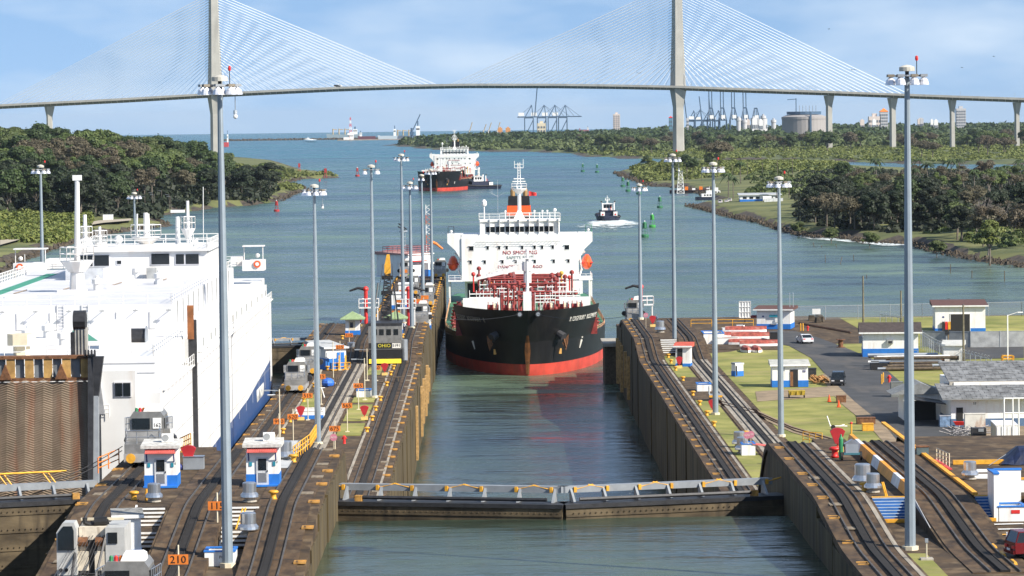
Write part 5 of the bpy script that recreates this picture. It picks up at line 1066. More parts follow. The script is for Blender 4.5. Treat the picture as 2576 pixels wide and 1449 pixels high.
# open pits with white walls
def pit(p, w_, d_, h_, label, trim=blue, txt=None):
    T = thing('stair_pit', label, 'stairwell', p, 0, 'white walled stairwells')
    for nm, a in (('front_wall', (0, w_, 0, .15)), ('back_wall', (0, w_, d_-.15, d_)), ('side_wall', (0, .15, .15, d_-.15)), ('side_wall', (w_-.15, w_, .15, d_-.15))): MB().box(*a, 0, h_).build(nm, white, T)
    MB().box(-.05, w_+.05, -.05, .2, h_, h_+.1).build('trim', trim, T); MB().box(-.05, w_+.05, d_-.2, d_+.05, h_, h_+.1).build('trim', trim, T)
    for x in (-.05, w_-.2): MB().box(x, x+.25, .2, d_-.2, h_, h_+.1).build('trim', trim, T)
    MB().box(.15, w_-.15, .15, d_-.15, .0, .04).build('dark_shaft', black, T)
    if txt: text(txt, .28, letter_k, T, (w_*.62, -.01, h_*.62))
    return T
pit(gp(515, 1425, ZN), 2.0, 2.2, .95, 'white stairwell with blue trim marked PC at the foot of the near mast', blue, 'PC-8')
t_ = pit(gp(745, 1055), 3.4, 4.2, 1.0, 'open white pit with blue base behind a red fan-shaped box', white); MB().box(-.03, 3.43, -.05, 0, 0, .5).build('blue_base', blue, t_)
pit(gp(897, 1000), 1.9, 3.0, .9, 'small white stairwell with blue trim beside the 465 board')
pit(gp(1754, 985), 1.9, 3.0, .95, 'small white stairwell with blue trim and red sign between the right tracks')
t_ = pit(gp(1866, 1146), 1.5, 3.0, 1.2, 'white and blue stairwell with red lean-to beside the stop signs'); MB().hexa([(1.2, -.1, 1.2), (3.2, -.1, .9), (3.2, 1.6, .9), (1.2, 1.6, 1.2)], [(1.2, -.1, 1.28), (3.2, -.1, .98), (3.2, 1.6, .98), (1.2, 1.6, 1.28)]).build('lean_to_roof', M('awning_red', (.6, .12, .1), .6), t_)
# grey chest, yellow stairs
ch = thing('metal_chest', 'grey metal chest beside locomotive 162 with blue cloth at its side', 'chest', gp(470, 1180, ZP)); MB().cb(.55, 0, 0, 1.6, .9, .95).build('body', gategrey, ch); MB().cb(.55, 0, .95, 1.68, .98, .08).build('lid', alu, ch); MB().ball((-.55, -.3, .2), .28, 8).build('blue_cloth', M('navy_paint', (.02, .03, .16), .5), ch)
def railing(label, pts, h=1.1, mat=yellow, r=.045, step=.9, bars=3, cat='railing'):
    o = Vector(pts[0]); T = thing('handrail', label, cat, tuple(o))
    for a, b in zip(pts[:-1], pts[1:]):
        a, b = Vector(a)-o, Vector(b)-o; k = max(1, round((b-a).length/step))
        for i in range(bars): MB().bar(a+Vector((0, 0, h*(i+1)/bars)), b+Vector((0, 0, h*(i+1)/bars)), r).build('rail_bar', mat, T)
        for i in range(k+1): q = a.lerp(b, i/k); MB().bar(q, q+Vector((0, 0, h)), r).build('rail_post', mat, T)
    return T
def rp3(u, v, z): return tuple(G(u, v, z))
railing('yellow railing rising along the pale ramp behind the cabin marked 8F', [rp3(738, 1158, ZP), (rp3(738, 1158, ZP)[0]+1.0, 280, ZP+.4), (rp3(738, 1158, ZP)[0]+1.2, 287, ZP+.6)])
rmp = tag(MB().hexa([(-17.4, 268, ZP), (-15.8, 268, ZP), (-15.8, 286, ZP), (-17.4, 286, ZP)], [(-17.4, 268, ZP+.05), (-15.8, 268, ZP+.05), (-15.8, 286, ZP+.5), (-17.4, 286, ZP+.5)]).build('access_ramp', M('ramp_grey', (.45, .46, .46), .7)), 'pale grey sloping ramp plate beside the yellow railing', 'ramp')
railing('yellow stair railing against the white hull beside locomotive 162', [rp3(452, 1140, ZP), (rp3(452, 1140, ZP)[0]+1.4, 276, ZP+.9)], 1.2)
railing('orange hand rail on the wall edge in front of the white hull', [(-30.6, 268, ZP-.2), (-29.4, 272, ZP+.1)], 1.2, orange, step=2)
st_ = thing('stair_rail', 'yellow vertical stair rail in front of the cabin marked 8E', 'railing', rp3(364, 1312, ZN+.8)); MB().bar((0, 0, 0), (.1, .4, 2.3), .06).build('rail_bar', yellow, st_); MB().bar((.1, -.1, 0), (.15, .4, 2.3), .06).build('rail_bar', yellow, st_)
st_ = thing('stair_rail', 'yellow stair rails beside the bright silver ventilator', 'railing', rp3(590, 1372, ZN)); MB().tube([(0, 0, 0), (.1, 0, 1.1), (.5, 1.6, 2.4)], .06).build('rail_bar', yellow, st_); MB().tube([(.2, 0, 0), (.3, 0, 1.1), (.7, 1.6, 2.4)], .06).build('rail_bar', yellow, st_)
st_ = thing('stair_rail', 'yellow rail down the middle of the blue steps', 'railing', rp3(2242, 1305, ZR)); MB().bar((0, 0, .1), (-.35, 2.6, 2.3), .06).build('rail_bar', yellow, st_); MB().bar((.12, 0, .1), (-.25, 2.6, 2.3), .06).build('rail_bar', yellow, st_)
railing('yellow stair railing on the lawn behind the right ramp crest', [rp3(2020, 1115, ZL), rp3(2068, 1118, ZL)], 1.3)
railing('pair of pale hand rails on the red kerb by the road', [rp3(2356, 1160, ZP), rp3(2388, 1174, ZP)], 1.0, cream, step=1)
railing('orange railing round the far right deck pit', [rp3(1738, 822, ZF), rp3(1895, 820, ZF)], 1.1, yellow, .05, 3, 2)
hy = thing('hydrant', 'x', 'hydrant', (0, 0, -60), 0, 'red fire hydrants')
MB().lathe([(.16, 0), (.14, .1), (.12, .55), (.18, .6), (.16, .72), (.03, .8)], n=10).build('barrel', red, hy); MB().bar((-.26, 0, .5), (.26, 0, .5), .07, 8).build('outlets', red, hy)
ff = True
for u, v, z, s, lb in ((2032, 832, ZL, 1.1, 'red hydrant on the lawn beside yellow posts'), (2237, 962, ZL, 1.3, 'tall red hydrant beside the pipe rack'), (866, 1116, ZL, 1.2, 'red and yellow hydrant beside the 675 board')):
    o = hy if ff else dup(hy, (0, 0, 0)); ff = False; o.location = G(u, v, z); o.scale = (s,)*3; o['label'] = lb
def stop_sign(u, v, label, z=ZL, dx=0):
    T = thing('stop_sign', label, 'sign', tuple(G(u, v, z)), 0, 'faded pink stop signs'); MB().tube([(0, 0, 0), (0, 0, 2.1)], .035, 6).build('post', cream, T); MB().tube([(0, -.04, 2.2), (0, -.08, 2.2)], .42, 8).build('face', M('faded_pink', (.45, .16, .22), .6), T); text('ALTO', .24, letter_w, T, (0, -.09, 2.2))
stop_sign(1880, 1145, 'round pink stop sign on the right lock wall, post bare'); stop_sign(1889, 1143, 'round pink stop sign overlapping its twin on the right lock wall'); stop_sign(840, 1150, 'pink stop sign below the orange 675 board'); stop_sign(1625, 826, 'pink stop sign on the far right wall beside a worker', ZF)
# monitor towers (white platforms with red pipes)
def monitor(x, y, z, h, label):
    T = thing('fire_monitor', label, 'fire monitor', (x, y, z), 0, 'red fire monitors on white platforms')
    MB().tube([(0, 0, 0), (0, 0, h)], .32, 8).build('riser', red, T); MB().ball((0, 0, h+.1), .5, 8).build('joint', red, T); MB().tube([(.2, 0, h+.1), (1.3, 0, h+.3), (2.8, 0, h-.2)], .3, 8, .16).build('nozzle', dark, T)
    MB().box(-2.2, 1.2, -.8, .8, h-3.2, h-3).build('platform', white, T); MB().rail([(-2.2, -.8, h-3), (1.2, -.8, h-3), (1.2, .8, h-3), (-2.2, .8, h-3), (-2.2, -.8, h-3)], 1.4, .06, 1).build('platform_rail', white, T)
    for x_ in (-2, 1): MB().box(x_-.1, x_+.1, -.1, .1, 0, h-3).build('platform_leg', white, T)
    return T
monitor(-13.8, 588, ZF-.1, 6.2, 'red fire monitor on a white railed platform right of the crane boom'); o = monitor(-21.3, 594, ZF-.1, 6.0, 'red fire monitor on a white railed platform left of the crane boom'); o.rotation_euler = (0, 0, R(180)); o = monitor(26.8, 612, ZF-2, 6.8, 'red fire monitor on a white railed platform at the end of the right wall'); o.rotation_euler = (0, 0, R(180))
# ------------------------------------------------------------------ cranes on the wall
oc = thing('rail_crane', 'silver rail crane lettered OHIO 5191 with tall black lattice boom and yellow tip', 'crane', tuple(G(969, 917)))
bw = 2.45
MB().box(-bw, bw, 0, 7, .85, 2.3).build('carbody', black, oc); MB().hexa([(-bw, -.5, .2), (bw, -.5, .2), (bw, 0, .2), (-bw, 0, .2)], [(-bw, -.1, .85), (bw, -.1, .85), (bw, 0, .85), (-bw, 0, .85)]).build('yellow_bumper', M('hazard_yellow', (.75, .55, .03), .5), oc)
hs = MB().box(-bw-.05, bw+.05, -.05, 7.5, 2.3, 5.9).build('machine_house', mule_m, oc); MB().box(-bw-.1, bw+.1, -.1, 7.5, 5.9, 6.3).build('house_roof', dark, oc)
for x in (-1.5, -.5, .6, 1.7): MB().box(x-.35, x+.35, -.1, -.04, 4.5, 5.4).build('window', glass, hs)
MB().box(-bw, bw, -.12, -.06, 2.45, 3.3).build('name_band', black, oc); text('OHIO', .75, M('ohio_yellow', (.7, .6, .05), .5), oc, (-.1, -.14, 2.87)); MB().box(1.1, 2.4, -.15, -.11, 2.5, 3.25).build('number_plate', letter_w, oc); text('5191', .6, letter_k, oc, (1.75, -.17, 2.87)); 
for x in (-1.3, 1.3):
    for y in (1, 2.4, 5, 6.4): MB().tube([(x-.15, y, .55), (x+.15, y, .55)], .55, 12).build('wheel', dark, oc)
for s in (-1, 1): MB().tube([(s*2.9, 3, .4), (s*2.9, 3, 3.6)], .5, 10).build('outrigger_tank', steel, oc) if s > 0 else None
tz = D(968, 640, 545).z-ZL; by, bt = 6.5, 30.0
yt = 545-G(969, 917).y
def boom(root, y0, z0, y1, z1, hw0, hw1, n, mat, r=.09, nm='boom_chord', x0=0., x1=0.):
    ch = {}
    for sx in (-1, 1):
        for sy in (-1, 1): MB().bar((x0+sx*hw0, y0+sy*hw0, z0), (x1+sx*hw1, y1+sy*hw1, z1), r).build(nm, mat, root)
    lc = MB()
    for i in range(n):
        t0, t1 = i/n, (i+1)/n
        def P(t, sx, sy): h = hw0+(hw1-hw0)*t; return (x0+(x1-x0)*t+sx*h, y0+(y1-y0)*t+sy*h, z0+(z1-z0)*t)
        s = 1 if i % 2 else -1
        for sy in (-1, 1): lc.bar(P(t0, -s, sy), P(t1, s, sy), r*.6)
        for sx in (-1, 1): lc.bar(P(t0, sx, -s), P(t1, sx, s), r*.6)
        if i % 3 == 0:
            for sy in (-1, 1): lc.bar(P(t0, -1, sy), P(t0, 1, sy), r*.6)
    lc.build('lattice', mat, root)
boom(oc, by, 5.8, yt, tz-3, .85, .42, 30, dark, .09)
tp = MB().box(-.5, .5, yt-.4, yt+.4, tz-3.4, tz-1.6).build('boom_head', yellow, oc); MB().hexa([(-.45, yt-.3, tz-1.6), (.5, yt-.3, tz-1.6), (.5, yt+.3, tz-1.6), (-.45, yt+.3, tz-1.6)], [(-.1, yt-.2, tz), (.35, yt-.2, tz), (.35, yt+.2, tz), (-.1, yt+.2, tz)]).build('boom_tip', yellow, oc)
for i, y in enumerate((14, 18)): MB().box(-.9, .9, y-.3, y+.3, 5.8+(tz-9)*(y-by)/(yt-by), 6.2+(tz-9)*(y-by)/(yt-by)+.2).build('boom_splice', black, oc)
for s in (-1, 1): MB().bar((s*1.6, 1, 6.2), (s*.7, yt, tz-1.5), .04).build('pendant_rope', dark, oc); MB().bar((s*2, 5, 5.9), (s*1.2, 9, 12), .12).build('gantry_leg', dark, oc)
# crane body in the near left corner
nc = thing('crawler_crane', 'weathered cream and silver crane cab with cables and exhaust pipe in the near corner', 'crane', tuple(G(232, 1478, ZN)))
crm = M('crane_cream', (.58, .52, .42), .6, var=.2, scale=1.5, streak=((.15, .10, .06), .5, (3, 3, .6))); sil = M('crane_silver', (.50, .50, .48), .5, .2, var=.12)
cbn = MB().prism([(-2.0, 1.0), (-2.0, 3.7), (-1.6, 4.3), (-.9, 4.3), (-.75, 3.9), (-.75, 1.0)], -1.6, 0, 'y').build('cab', sil, nc)
MB().prism([(-1.9, 2.6), (-1.9, 3.65), (-1.55, 4.1), (-1.0, 4.1), (-.9, 3.8), (-.9, 2.6)], -1.72, -1.6, 'y').build('windscreen', glass, cbn)
for x in (-1.75, -1.4): MB().tube([(x, -1.75, 1.35), (x, -1.6, 1.35)], .12, 10).build('headlamp', dark, cbn)
MB().box(-.7, 1.0, -.6, 2, .6, 3.9).build('winch_frame', crm, nc); MB().box(-.25, .45, -.75, -.6, .6, 3.1).build('winch_slot', black, nc)
for x in (-.5, .7): MB().box(x-.4, x+.4, -.95, -.55, 1.2, 2.4).build('counter_block', crm, nc); MB().tube([(x-.35, -.7, 3.0), (x+.35, -.7, 3.0)], .3, 10).build('rope_drum', rust, nc)
hsb = MB().box(1.0, 2.2, -1.0, 3, .6, 3.9).build('machine_house', sil, nc); MB().box(1.15, 1.75, -1.07, -1.0, 2.9, 3.6).build('window', glass, hsb); MB().box(1.4, 1.9, -1.12, -1.0, .8, 1.8).build('warning_panel', letter_w, hsb)
MB().tube([(-.4, .2, 4.4), (-.4, .2, 4.1), (0, .2, 3.95), (1.1, .2, 4.15)], .17, 8).build('exhaust_pipe', black, nc); MB().tube([(.2, .2, 4.15), (1.0, .2, 4.2)], .28, 10).build('muffler', black, nc); MB().box(-.7, 2.0, .5, .75, 4.2, 4.35).build('roof_beam', cream, nc)
MB().box(-1.9, 2.2, -1.4, 3, .2, .6).build('undercarriage', black, nc)
for i in range(9): MB().bar((-.6+i*.2, .2, 3.9), (-2.1+i*.28, -3.8, .9+(i % 3)*.2), .02).build('hoist_rope', dark, nc)
for s in (-1, 1): MB().bar((s*.9+.1, -.8, 3.4), (s*.7-.3, -3.2, .3), .09).build('boom_strut', dark, nc)
boom(nc, -1.8, 1.0, -6.5, -.8, .75, .75, 5, dark, .08)
# ------------------------------------------------------------------ pier end: control house, lattice tower, sheds
def pl(u, v, z=ZL): return tuple(G(u, v, z))
T, w_ = house('pier_house', 'white control house with red awnings and railed deck at the pier end', pl(1027, 697), pl(1088, 693), 10, 5.2, 'flat', M('pale_red_roof', (.40, .22, .20), .7), .1, ov=.3)
MB().box(-.2, w_*.65, -1.2, 0, 3.6, 3.8).build('awning', red, T); MB().box(w_*.55, w_+.1, -2.2, 0, .1, 3.2).build('porch_room', white, T); MB().box(w_*.54, w_+.12, -2.25, 0, 0, 1.6).build('porch_dado', blue, T); MB().box(w_*.62, w_*.85, -2.3, -2.24, 2.0, 2.9).build('window', glass, T)
MB().rail([(0, 0, 5.6), (w_, 0, 5.6), (w_, 8, 5.6), (0, 8, 5.6), (0, 0, 5.6)], 1.5, .06, 1.5, 3).build('roof_rail', M('maroon_rail', (.35, .10, .09), .6), T)
tw = MB()
for x in (1, 2.6): tw.bar((x, 3, 5.4), (x, 3, 11), .07)
for k in range(5): tw.bar((1, 3, 6+k), (2.6, 3, 6.5+k), .05)
tw.build('signal_tower', steel, T); MB().box(.6, 3, 2.7, 3.3, 10.6, 10.9).build('tower_platform', steel, T); MB().bar((.2, 3, 12.6), (3, 3, 11.2), .16).bar((.0, 3, 11.9), (2.6, 3, 10.9), .16).build('signal_arrow', dark, T)
lt = thing('lattice_tower', 'red and white lattice tower rising at the end of the pier', 'tower', pl(1079, 690)); ht = D(1079, 515, G(1079, 690).y).z-ZL
for k in range(7):
    mm = M('tower_red', (.50, .12, .06), .6) if k % 2 else white; z0, z1 = ht*k/7, ht*(k+1)/7; m = MB()
    for sx in (-1, 1):
        for sy in (-1, 1): m.bar((sx*.55, sy*.55, z0), (sx*.55, sy*.55, z1), .07)
    for q in range(4):
        a, b = z0+(z1-z0)*q/4, z0+(z1-z0)*(q+1)/4; s = 1 if q % 2 else -1
        m.bar((-s*.55, -.55, a), (s*.55, -.55, b), .05).bar((-.55, -s*.55, a), (-.55, s*.55, b), .05).bar((.55, -s*.55, a), (.55, s*.55, b), .05)
    m.build('lattice_section', mm, lt)
MB().tube([(.8, 0, ht*.46), (1.8, 0, ht*.44), (3.4, 0, ht*.36)], .42, 8, .22).build('windsock', orange, lt)
for u, v, w2, h2, lb in ((1003, 752, 3, 3, 'small white shed with blue base on the approach pier beside a locomotive'), (985, 778, 3, 3, 'small white hut with dark door on the approach pier'), (1047, 830, 2.6, 2.6, 'white hut with dark doorway beside locomotive 157')):
    a = Vector(pl(u, v)); T, w_ = house('pier_shed', lb, a, a+Vector((w2, 0, 0)), 3, h2, 'flat', white, .8, ov=.1, slope=.1, cat='shed'); MB().box(w2*.3, w2*.6, -.05, -.0, .1, 2).build('door', dark, T)
# lamp posts on the wall (slim cream poles)
for i, (ut, vt, ub, vb) in enumerate(((833, 860, 839, 965), (914, 901, 918, 1007), (702, 979, 705, 1130), (923, 877, 924, 958))):
    b = G(ub, vb); h_ = D(ut, vt, b.y).z-ZL; T = thing('lamp_post', ('slim cream lamp post beside the long white and blue house', 'slim cream lamp post beside the small stairwell', 'cream post with dish antenna beside the 990 board', 'cream post with camera beside the 360 board')[i], 'lamp post', tuple(b))
    MB().tube([(0, 0, 0), (0, 0, h_)], .07, 6).build('post', cream, T); MB().bar((0, 0, h_-.2), (-1.3, 0, h_-.1), .04).build('arm', steel, T); MB().cb(-1.4, 0, h_-.2, .7, .3, .14).build('lamp_head', steel, T); MB().cb(0, 0, 0, .6, .5, .15).build('footing', cream, T)
    if i == 2: MB().lathe([(.02, 0), (.35, .08), (.5, .2)], (-.9, -.2, h_-.8), 12).build('dish', white, T)
# clutter on the wall
def stuffbox(name, label, cat, p, s, mat, lid=None):
    T = thing(name, label, cat, p); MB().cb(0, 0, 0, *s).build('body', mat, T); MB().cb(0, 0, s[2], s[0]+.08, s[1]+.08, .08).build('lid', lid or mat, T); return T
bt_ = thing('tarp_bundle', 'blue tarpaulin bundle with timber trestles beside the 415 board', 'tarpaulin', pl(825, 972)); MB().ball((0, 0, .5), .9, 8, .8).build('tarp', M('tarp_blue', (.03, .14, .55), .6, var=.3), bt_); 
for k in range(3): MB().bar((1+k*.3, 0, 0), (.8+k*.3, .3, 1.2), .06).build('trestle_leg', wood, bt_)
sb = thing('saw_horse', 'white metal trestle on the grass beside the 515 board', 'trestle', pl(805, 1000))
for dx, dy in ((-.6, -.4), (.6, -.4), (-.6, .4), (.6, .4)): MB().bar((dx, dy, 0), (dx*.4, dy*.3, 1.3), .05).build('leg', white, sb)
MB().bar((-.7, 0, 1.3), (.7, 0, 1.3), .06).build('top_bar', white, sb)
wb_ = thing('picnic_table', 'dark timber bench table on the wall beside the crane', 'table', pl(985, 962)); MB().box(-1.4, 1.4, -.4, .4, .7, .8).build('tabletop', wood, wb_)
for dx in (-1, 1): MB().box(dx-.08, dx+.08, -.5, .5, 0, .7).build('trestle', wood, wb_)
# ------------------------------------------------------------------ people
def person(u, v, z, label, shirt, pants, hat, pose=0, pos=None):
    p = pos if pos is not None else G(u, v, z)
    me = bpy.data.meshes.new('person'); sk = {'pelvis': (0, 0, .95, .15), 'chest': (0, .02, 1.35, .17), 'neck': (0, 0, 1.52, .07), 'head': (0, -.02, 1.66, .105), 'top': (0, -.02, 1.74, .08)}
    lean = .25 if pose == 1 else 0
    V = [(0, 0, .93), (0, -lean*.5, 1.15), (0, -lean, 1.38), (0, -lean*1.1, 1.52), (0, -lean*1.3-.02, 1.62), (0, -lean*1.3-.02, 1.74)]; rad = [.15, .14, .17, .065, .10, .09]
    Ed = [(0, 1), (1, 2), (2, 3), (3, 4), (4, 5)]
    for s in (-1, 1):
        o = len(V); V += [(s*.10, 0, .88), (s*.12, -.04, .48), (s*.13, .02, .09), (s*.13, -.16, .05)]; rad += [.11, .075, .055, .05]; Ed += [(0, o), (o, o+1), (o+1, o+2), (o+2, o+3)]
        o = len(V); V += [(s*.20, -lean, 1.42), (s*.27, -lean-.03, 1.14), (s*.24, -lean-.22, .95), (s*.22, -lean-.3, .90)]; rad += [.075, .05, .04, .035]; Ed += [(2, o), (o, o+1), (o+1, o+2), (o+2, o+3)]
    me.from_pydata(V, Ed, [])
    o = bpy.data.objects.new('person', me); C.objects.link(o); o.location = p
    md = o.modifiers.new('skin', 'SKIN')
    for i, r_ in enumerate(rad): me.skin_vertices[0].data[i].radius = (r_, r_*.8); me.skin_vertices[0].data[i].use_root = (i == 0)
    o.modifiers.new('sub', 'SUBSURF').levels = 1; o.modifiers['sub'].render_levels = 1
    m = bpy.data.materials.new('clothes'); m.use_nodes = True; n, l = m.node_tree.nodes, m.node_tree.links
    t = n.new('ShaderNodeTexCoord'); s_ = n.new('ShaderNodeSeparateXYZ'); l.new(t.outputs['Object'], s_.inputs[0]); d = n.new('ShaderNodeMath'); d.operation = 'DIVIDE'; d.inputs[1].default_value = 2; l.new(s_.outputs['Z'], d.inputs[0])
    r_ = n.new('ShaderNodeValToRGB'); r_.color_ramp.interpolation = 'CONSTANT'; e = r_.color_ramp.elements; e[0].color = (.01, .01, .01, 1); e[1].position = .06; e[1].color = (*pants, 1)
    for pp, cc_ in ((.49, shirt), (.75, (.30, .17, .11)), (.855, hat)): q = e.new(pp); q.color = (*cc_, 1)
    l.new(d.outputs[0], r_.inputs[0]); l.new(r_.outputs[0], n['Principled BSDF'].inputs['Base Color']); me.materials.append(m)
    o.rotation_euler = (0, 0, random.uniform(-2.5, 2.5) if pose != 2 else 2.6)
    return tag(o, label, 'person')
person(1017, 836, ZF, 'worker in white shirt and red cap walking beside the pavilion', (.75, .76, .78), (.02, .03, .07), (.5, .04, .03), 2)
person(1643, 818, ZF, 'crouching worker in green vest and yellow helmet on the far right wall', (.05, .22, .18), (.03, .05, .08), (.8, .5, .05), 1)
person(1655, 817, ZF, 'worker in dark clothes bending beside the stop sign on the far right wall', (.06, .08, .14), (.02, .03, .05), (.1, .1, .12), 1)
person(2273, 1012, ZL, 'man in blue overalls standing at the workshop door', (.14, .22, .45), (.03, .05, .12), (.12, .16, .25), 2)
yy, hh = hull_pt(6.4, .16)
person(0, 0, 0, 'crew member in white shirt and red helmet at the tanker rail', (.75, .75, .78), (.02, .02, .05), (.6, .04, .03), 0, Vector((7-hh+2.2, 642.5+26, 6.4)))
person(0, 0, 0, 'crew member in pale blue shirt and white helmet at the tanker rail', (.5, .6, .72), (.02, .02, .05), (.75, .76, .78), 0, Vector((7-hh+3.2, 642.5+26.5, 6.4)))
# ------------------------------------------------------------------ right bank: steps, barrier, parking
st = thing('painted_steps', 'wide flight of bright blue steps with yellow edges between the two right tracks', 'steps', (26.7, 242.1, 0))
def blue_steps(root, w_, n=8):
    rs_ = (ZP-ZR)/n; stp = M('step_blue', (.03, .13, .36), .6, var=.2)
    for i in range(n):
        MB().box(0, w_, -(i+1)*.36, -i*.36+.02, ZR-.2, ZP-i*rs_-.02*(i == 0)-(rs_ if i else 0)+.0).build('step', stp, root)
        MB().box(0, w_, -(i+1)*.36-.015, -(i+1)*.36+.05, ZP-(i+1)*rs_+rs_*.72, ZP-(i+1)*rs_+rs_*.98).build('nosing', M('nosing_pale', (.42, .50, .58), .6), root) if i < n-1 else None
    MB().box(0, w_, -.02, .25, ZP-.04, ZP+.05).build('top_edge', yellow, root); MB().box(0, w_, -n*.36-.3, -n*.36, ZR-.02, ZR+.22).build('bottom_edge', yellow, root)
blue_steps(st, 2.75)
st = thing('painted_steps', 'narrow flight of bright blue steps beside the white and blue stairwell', 'steps', (33.95, 242.1, 0)); blue_steps(st, 1.05)
br2 = thing('barrier', 'long yellow and white striped concrete barrier along the right return track', 'barrier', (29.5, 243, ZP))
for i in range(9):
    y = i*4.4; MB().hexa([(-.35, y, 0), (.35, y, 0), (.35, y+4.38, 0), (-.35, y+4.38, 0)], [(-.15, y, .75), (.15, y, .75), (.15, y+4.38, .75), (-.15, y+4.38, .75)]).build('barrier_segment', M('barrier_yellow', (.70, .29, .02), .6, var=.15) if i % 3 != 1 else M('barrier_white', (.62, .64, .66), .6), br2)
wp = tag(MB().hexa([(29.42, 231, ZR-.1), (29.47, 231, ZR-.1), (29.47, 243, ZR-.1), (29.42, 243, ZR-.1)], [(29.42, 231, ZR+.45), (29.47, 231, ZR+.45), (29.47, 243, ZP+.5), (29.42, 243, ZP+.5)]).build('ramp_parapet', M('pale_plate', (.42, .42, .42), .6, var=.12)), 'pale triangular side wall of the right return ramp', 'parapet')
MB().box(33.75, 34.0, 222, 243, ZR, ZR+.1)
kb = tag(MB().box(33.95, 34.3, 243, 300, ZP-.02, ZP+.16).build('kerb', M('kerb_orange', (.78, .36, .03), .6)), 'orange painted kerb line along the right return track', 'kerb')
sw_ = pit((35.15, 239.0, ZR-.05), 1.95, 2.2, 1.0, 'white stairwell with thick blue trim marked PE-5 below the blue steps', blue, 'PE-5')
MB().box(-.3, .05, .0, 3.0, 0, 3.3).build('tall_side', white, sw_); MB().box(-.35, .1, -.05, 3.0, 3.3, 3.42).build('trim', blue, sw_); MB().box(.05, 2.0, 2.7, 3.0, 0, 3.3).build('tall_back', white, sw_); MB().box(-.3, 2.05, 2.65, 3.05, 3.3, 3.42).build('trim', blue, sw_); MB().box(.9, 1.5, -.03, 0, .55, .8).build('red_notice', red, sw_)
lw_ = thing('low_wall', 'low white wall with yellow top on the right plateau', 'wall', (38.4, 244.6, ZP)); MB().box(-1.2, 60, 0, .4, -.3, .85).build('wall_body', white, lw_); MB().box(-1.2, 60, -.04, .44, .85, .98).build('coping', yellow, lw_)
gd = thing('skip', 'dark green steel skip beside the parking bays', 'skip', (37.6, 240.2, ZR)); MB().hexa([(0, 0, 0), (4, 0, 0), (4, 1.6, 0), (0, 1.6, 0)], [(-.15, -.2, 1.25), (4.15, -.2, 1.25), (4.15, 1.8, 1.25), (-.15, 1.8, 1.25)]).build('body', green, gd); MB().hexa([(-.2, -.25, 1.25), (4.2, -.25, 1.25), (4.2, 1.9, 1.25), (-.2, 1.9, 1.25)], [(0, -.1, 1.55), (4, -.1, 1.55), (4, 1.7, 1.55), (0, 1.7, 1.55)]).build('lid', green, gd)
for x in (.9, 2, 3.1): MB().box(x-.05, x+.05, -.24, -.05, .1, 1.2).build('rib', green, gd)
ws0 = thing('wheel_stop', 'x', 'wheel stop', (0, 0, -60), 0, 'yellow wheel stops of the parking bays'); MB().hexa([(-.15, -.8, 0), (.15, -.8, 0), (.15, .8, 0), (-.15, .8, 0)], [(-.08, -.75, .2), (.08, -.75, .2), (.08, .75, .2), (-.08, .75, .2)]).build('block', yellow, ws0)
ff = True
for u, v in ((2436, 1330), (2480, 1362), (2500, 1378), (2522, 1398), (2550, 1418)):
    o = ws0 if ff else dup(ws0, (0, 0, 0)); ff = False; o.location = G(u, v, ZR); o['label'] = 'yellow wheel stop beside the parked red car' if v > 1340 else 'yellow wheel stop alone by the foot of the ramp'
for (u0, v0), (u1, v1) in (((2450, 1321), (2576, 1318)), ((2462, 1333), (2576, 1331)), ((2445, 1347), (2540, 1345))):
    a, b = G(u0, v0, ZR+.02), G(u1, v1, ZR+.02); m = MB(); m.add([(a.x, a.y, a.z), (b.x, b.y, b.z), (b.x, b.y+.5, b.z), (a.x, a.y+.5, a.z)], [(0, 1, 2, 3)]); struct(m.build('bay_line', white if v0 < 1340 else yellow))
for u0, v0, u1, v1 in ((2450, 1180, 2560, 1188), (2432, 1192, 2560, 1204)):
    m = MB(); m.add([tuple(G(u0, v1, ZP-.044)), tuple(G(u1, v1, ZP-.044)), tuple(G(u1+4, v0, ZP-.044)), tuple(G(u0+8, v0, ZP-.044))], [(0, 1, 2, 3)]); struct(m.build('painted_patch', M('patch_white', (.62, .61, .58), .8, var=.25, scale=1.5)))
m = MB(); pg = [(2232, 1392), (2330, 1392), (2385, 1449), (2470, 1560), (2270, 1560)]; m.add([(G(u, v, ZR+.01).x, G(u, v, ZR+.01).y, ZR+.01) for u, v in pg], [tuple(range(5))]); struct(m.build('grass_patch', grass))
y_ = thing('kerb', 'thick yellow kerb at the end of the road on the plateau', 'kerb', (0, 0, 0)); a, b = G(2398, 1168, ZP), G(2576, 1166, ZP); MB().box(a.x, b.x+20, a.y, a.y+.4, ZP-.02, ZP+.3).build('kerb_block', yellow, y_); a2, b2 = G(2354, 1158, ZP), G(2392, 1182, ZP)
MB().hexa([(b2.x-.2, b2.y, ZP), (b2.x+.1, b2.y, ZP), (a2.x+.1, a2.y, ZP), (a2.x-.2, a2.y, ZP)], [(b2.x-.2, b2.y, ZP+.1), (b2.x+.1, b2.y, ZP+.1), (a2.x+.1, a2.y, ZP+.1), (a2.x-.2, a2.y, ZP+.1)]).build('red_kerb', M('kerb_red', (.55, .06, .06), .6), y_)
tp_ = thing('tarpaulin', 'dark navy tarpaulin draped over gear on the right plateau', 'tarpaulin', tuple(G(2552, 1170, ZP))); nv = M('navy_tarp', (.012, .02, .055), .45, var=.3, scale=2, bump=.6)
m = MB(); rr_ = random.Random(2); 
for j in range(7):
    for i in range(9): m.v.append((-1.0+i*.5, j*.4, max(0, 1.25*math.sin(min(1, j/3)*1.57)*min(1, i/3)+rr_.uniform(-.08, .08))))
for j in range(6):
    for i in range(8): m.f.append((j*9+i, j*9+i+1, j*9+i+10, j*9+i+9))
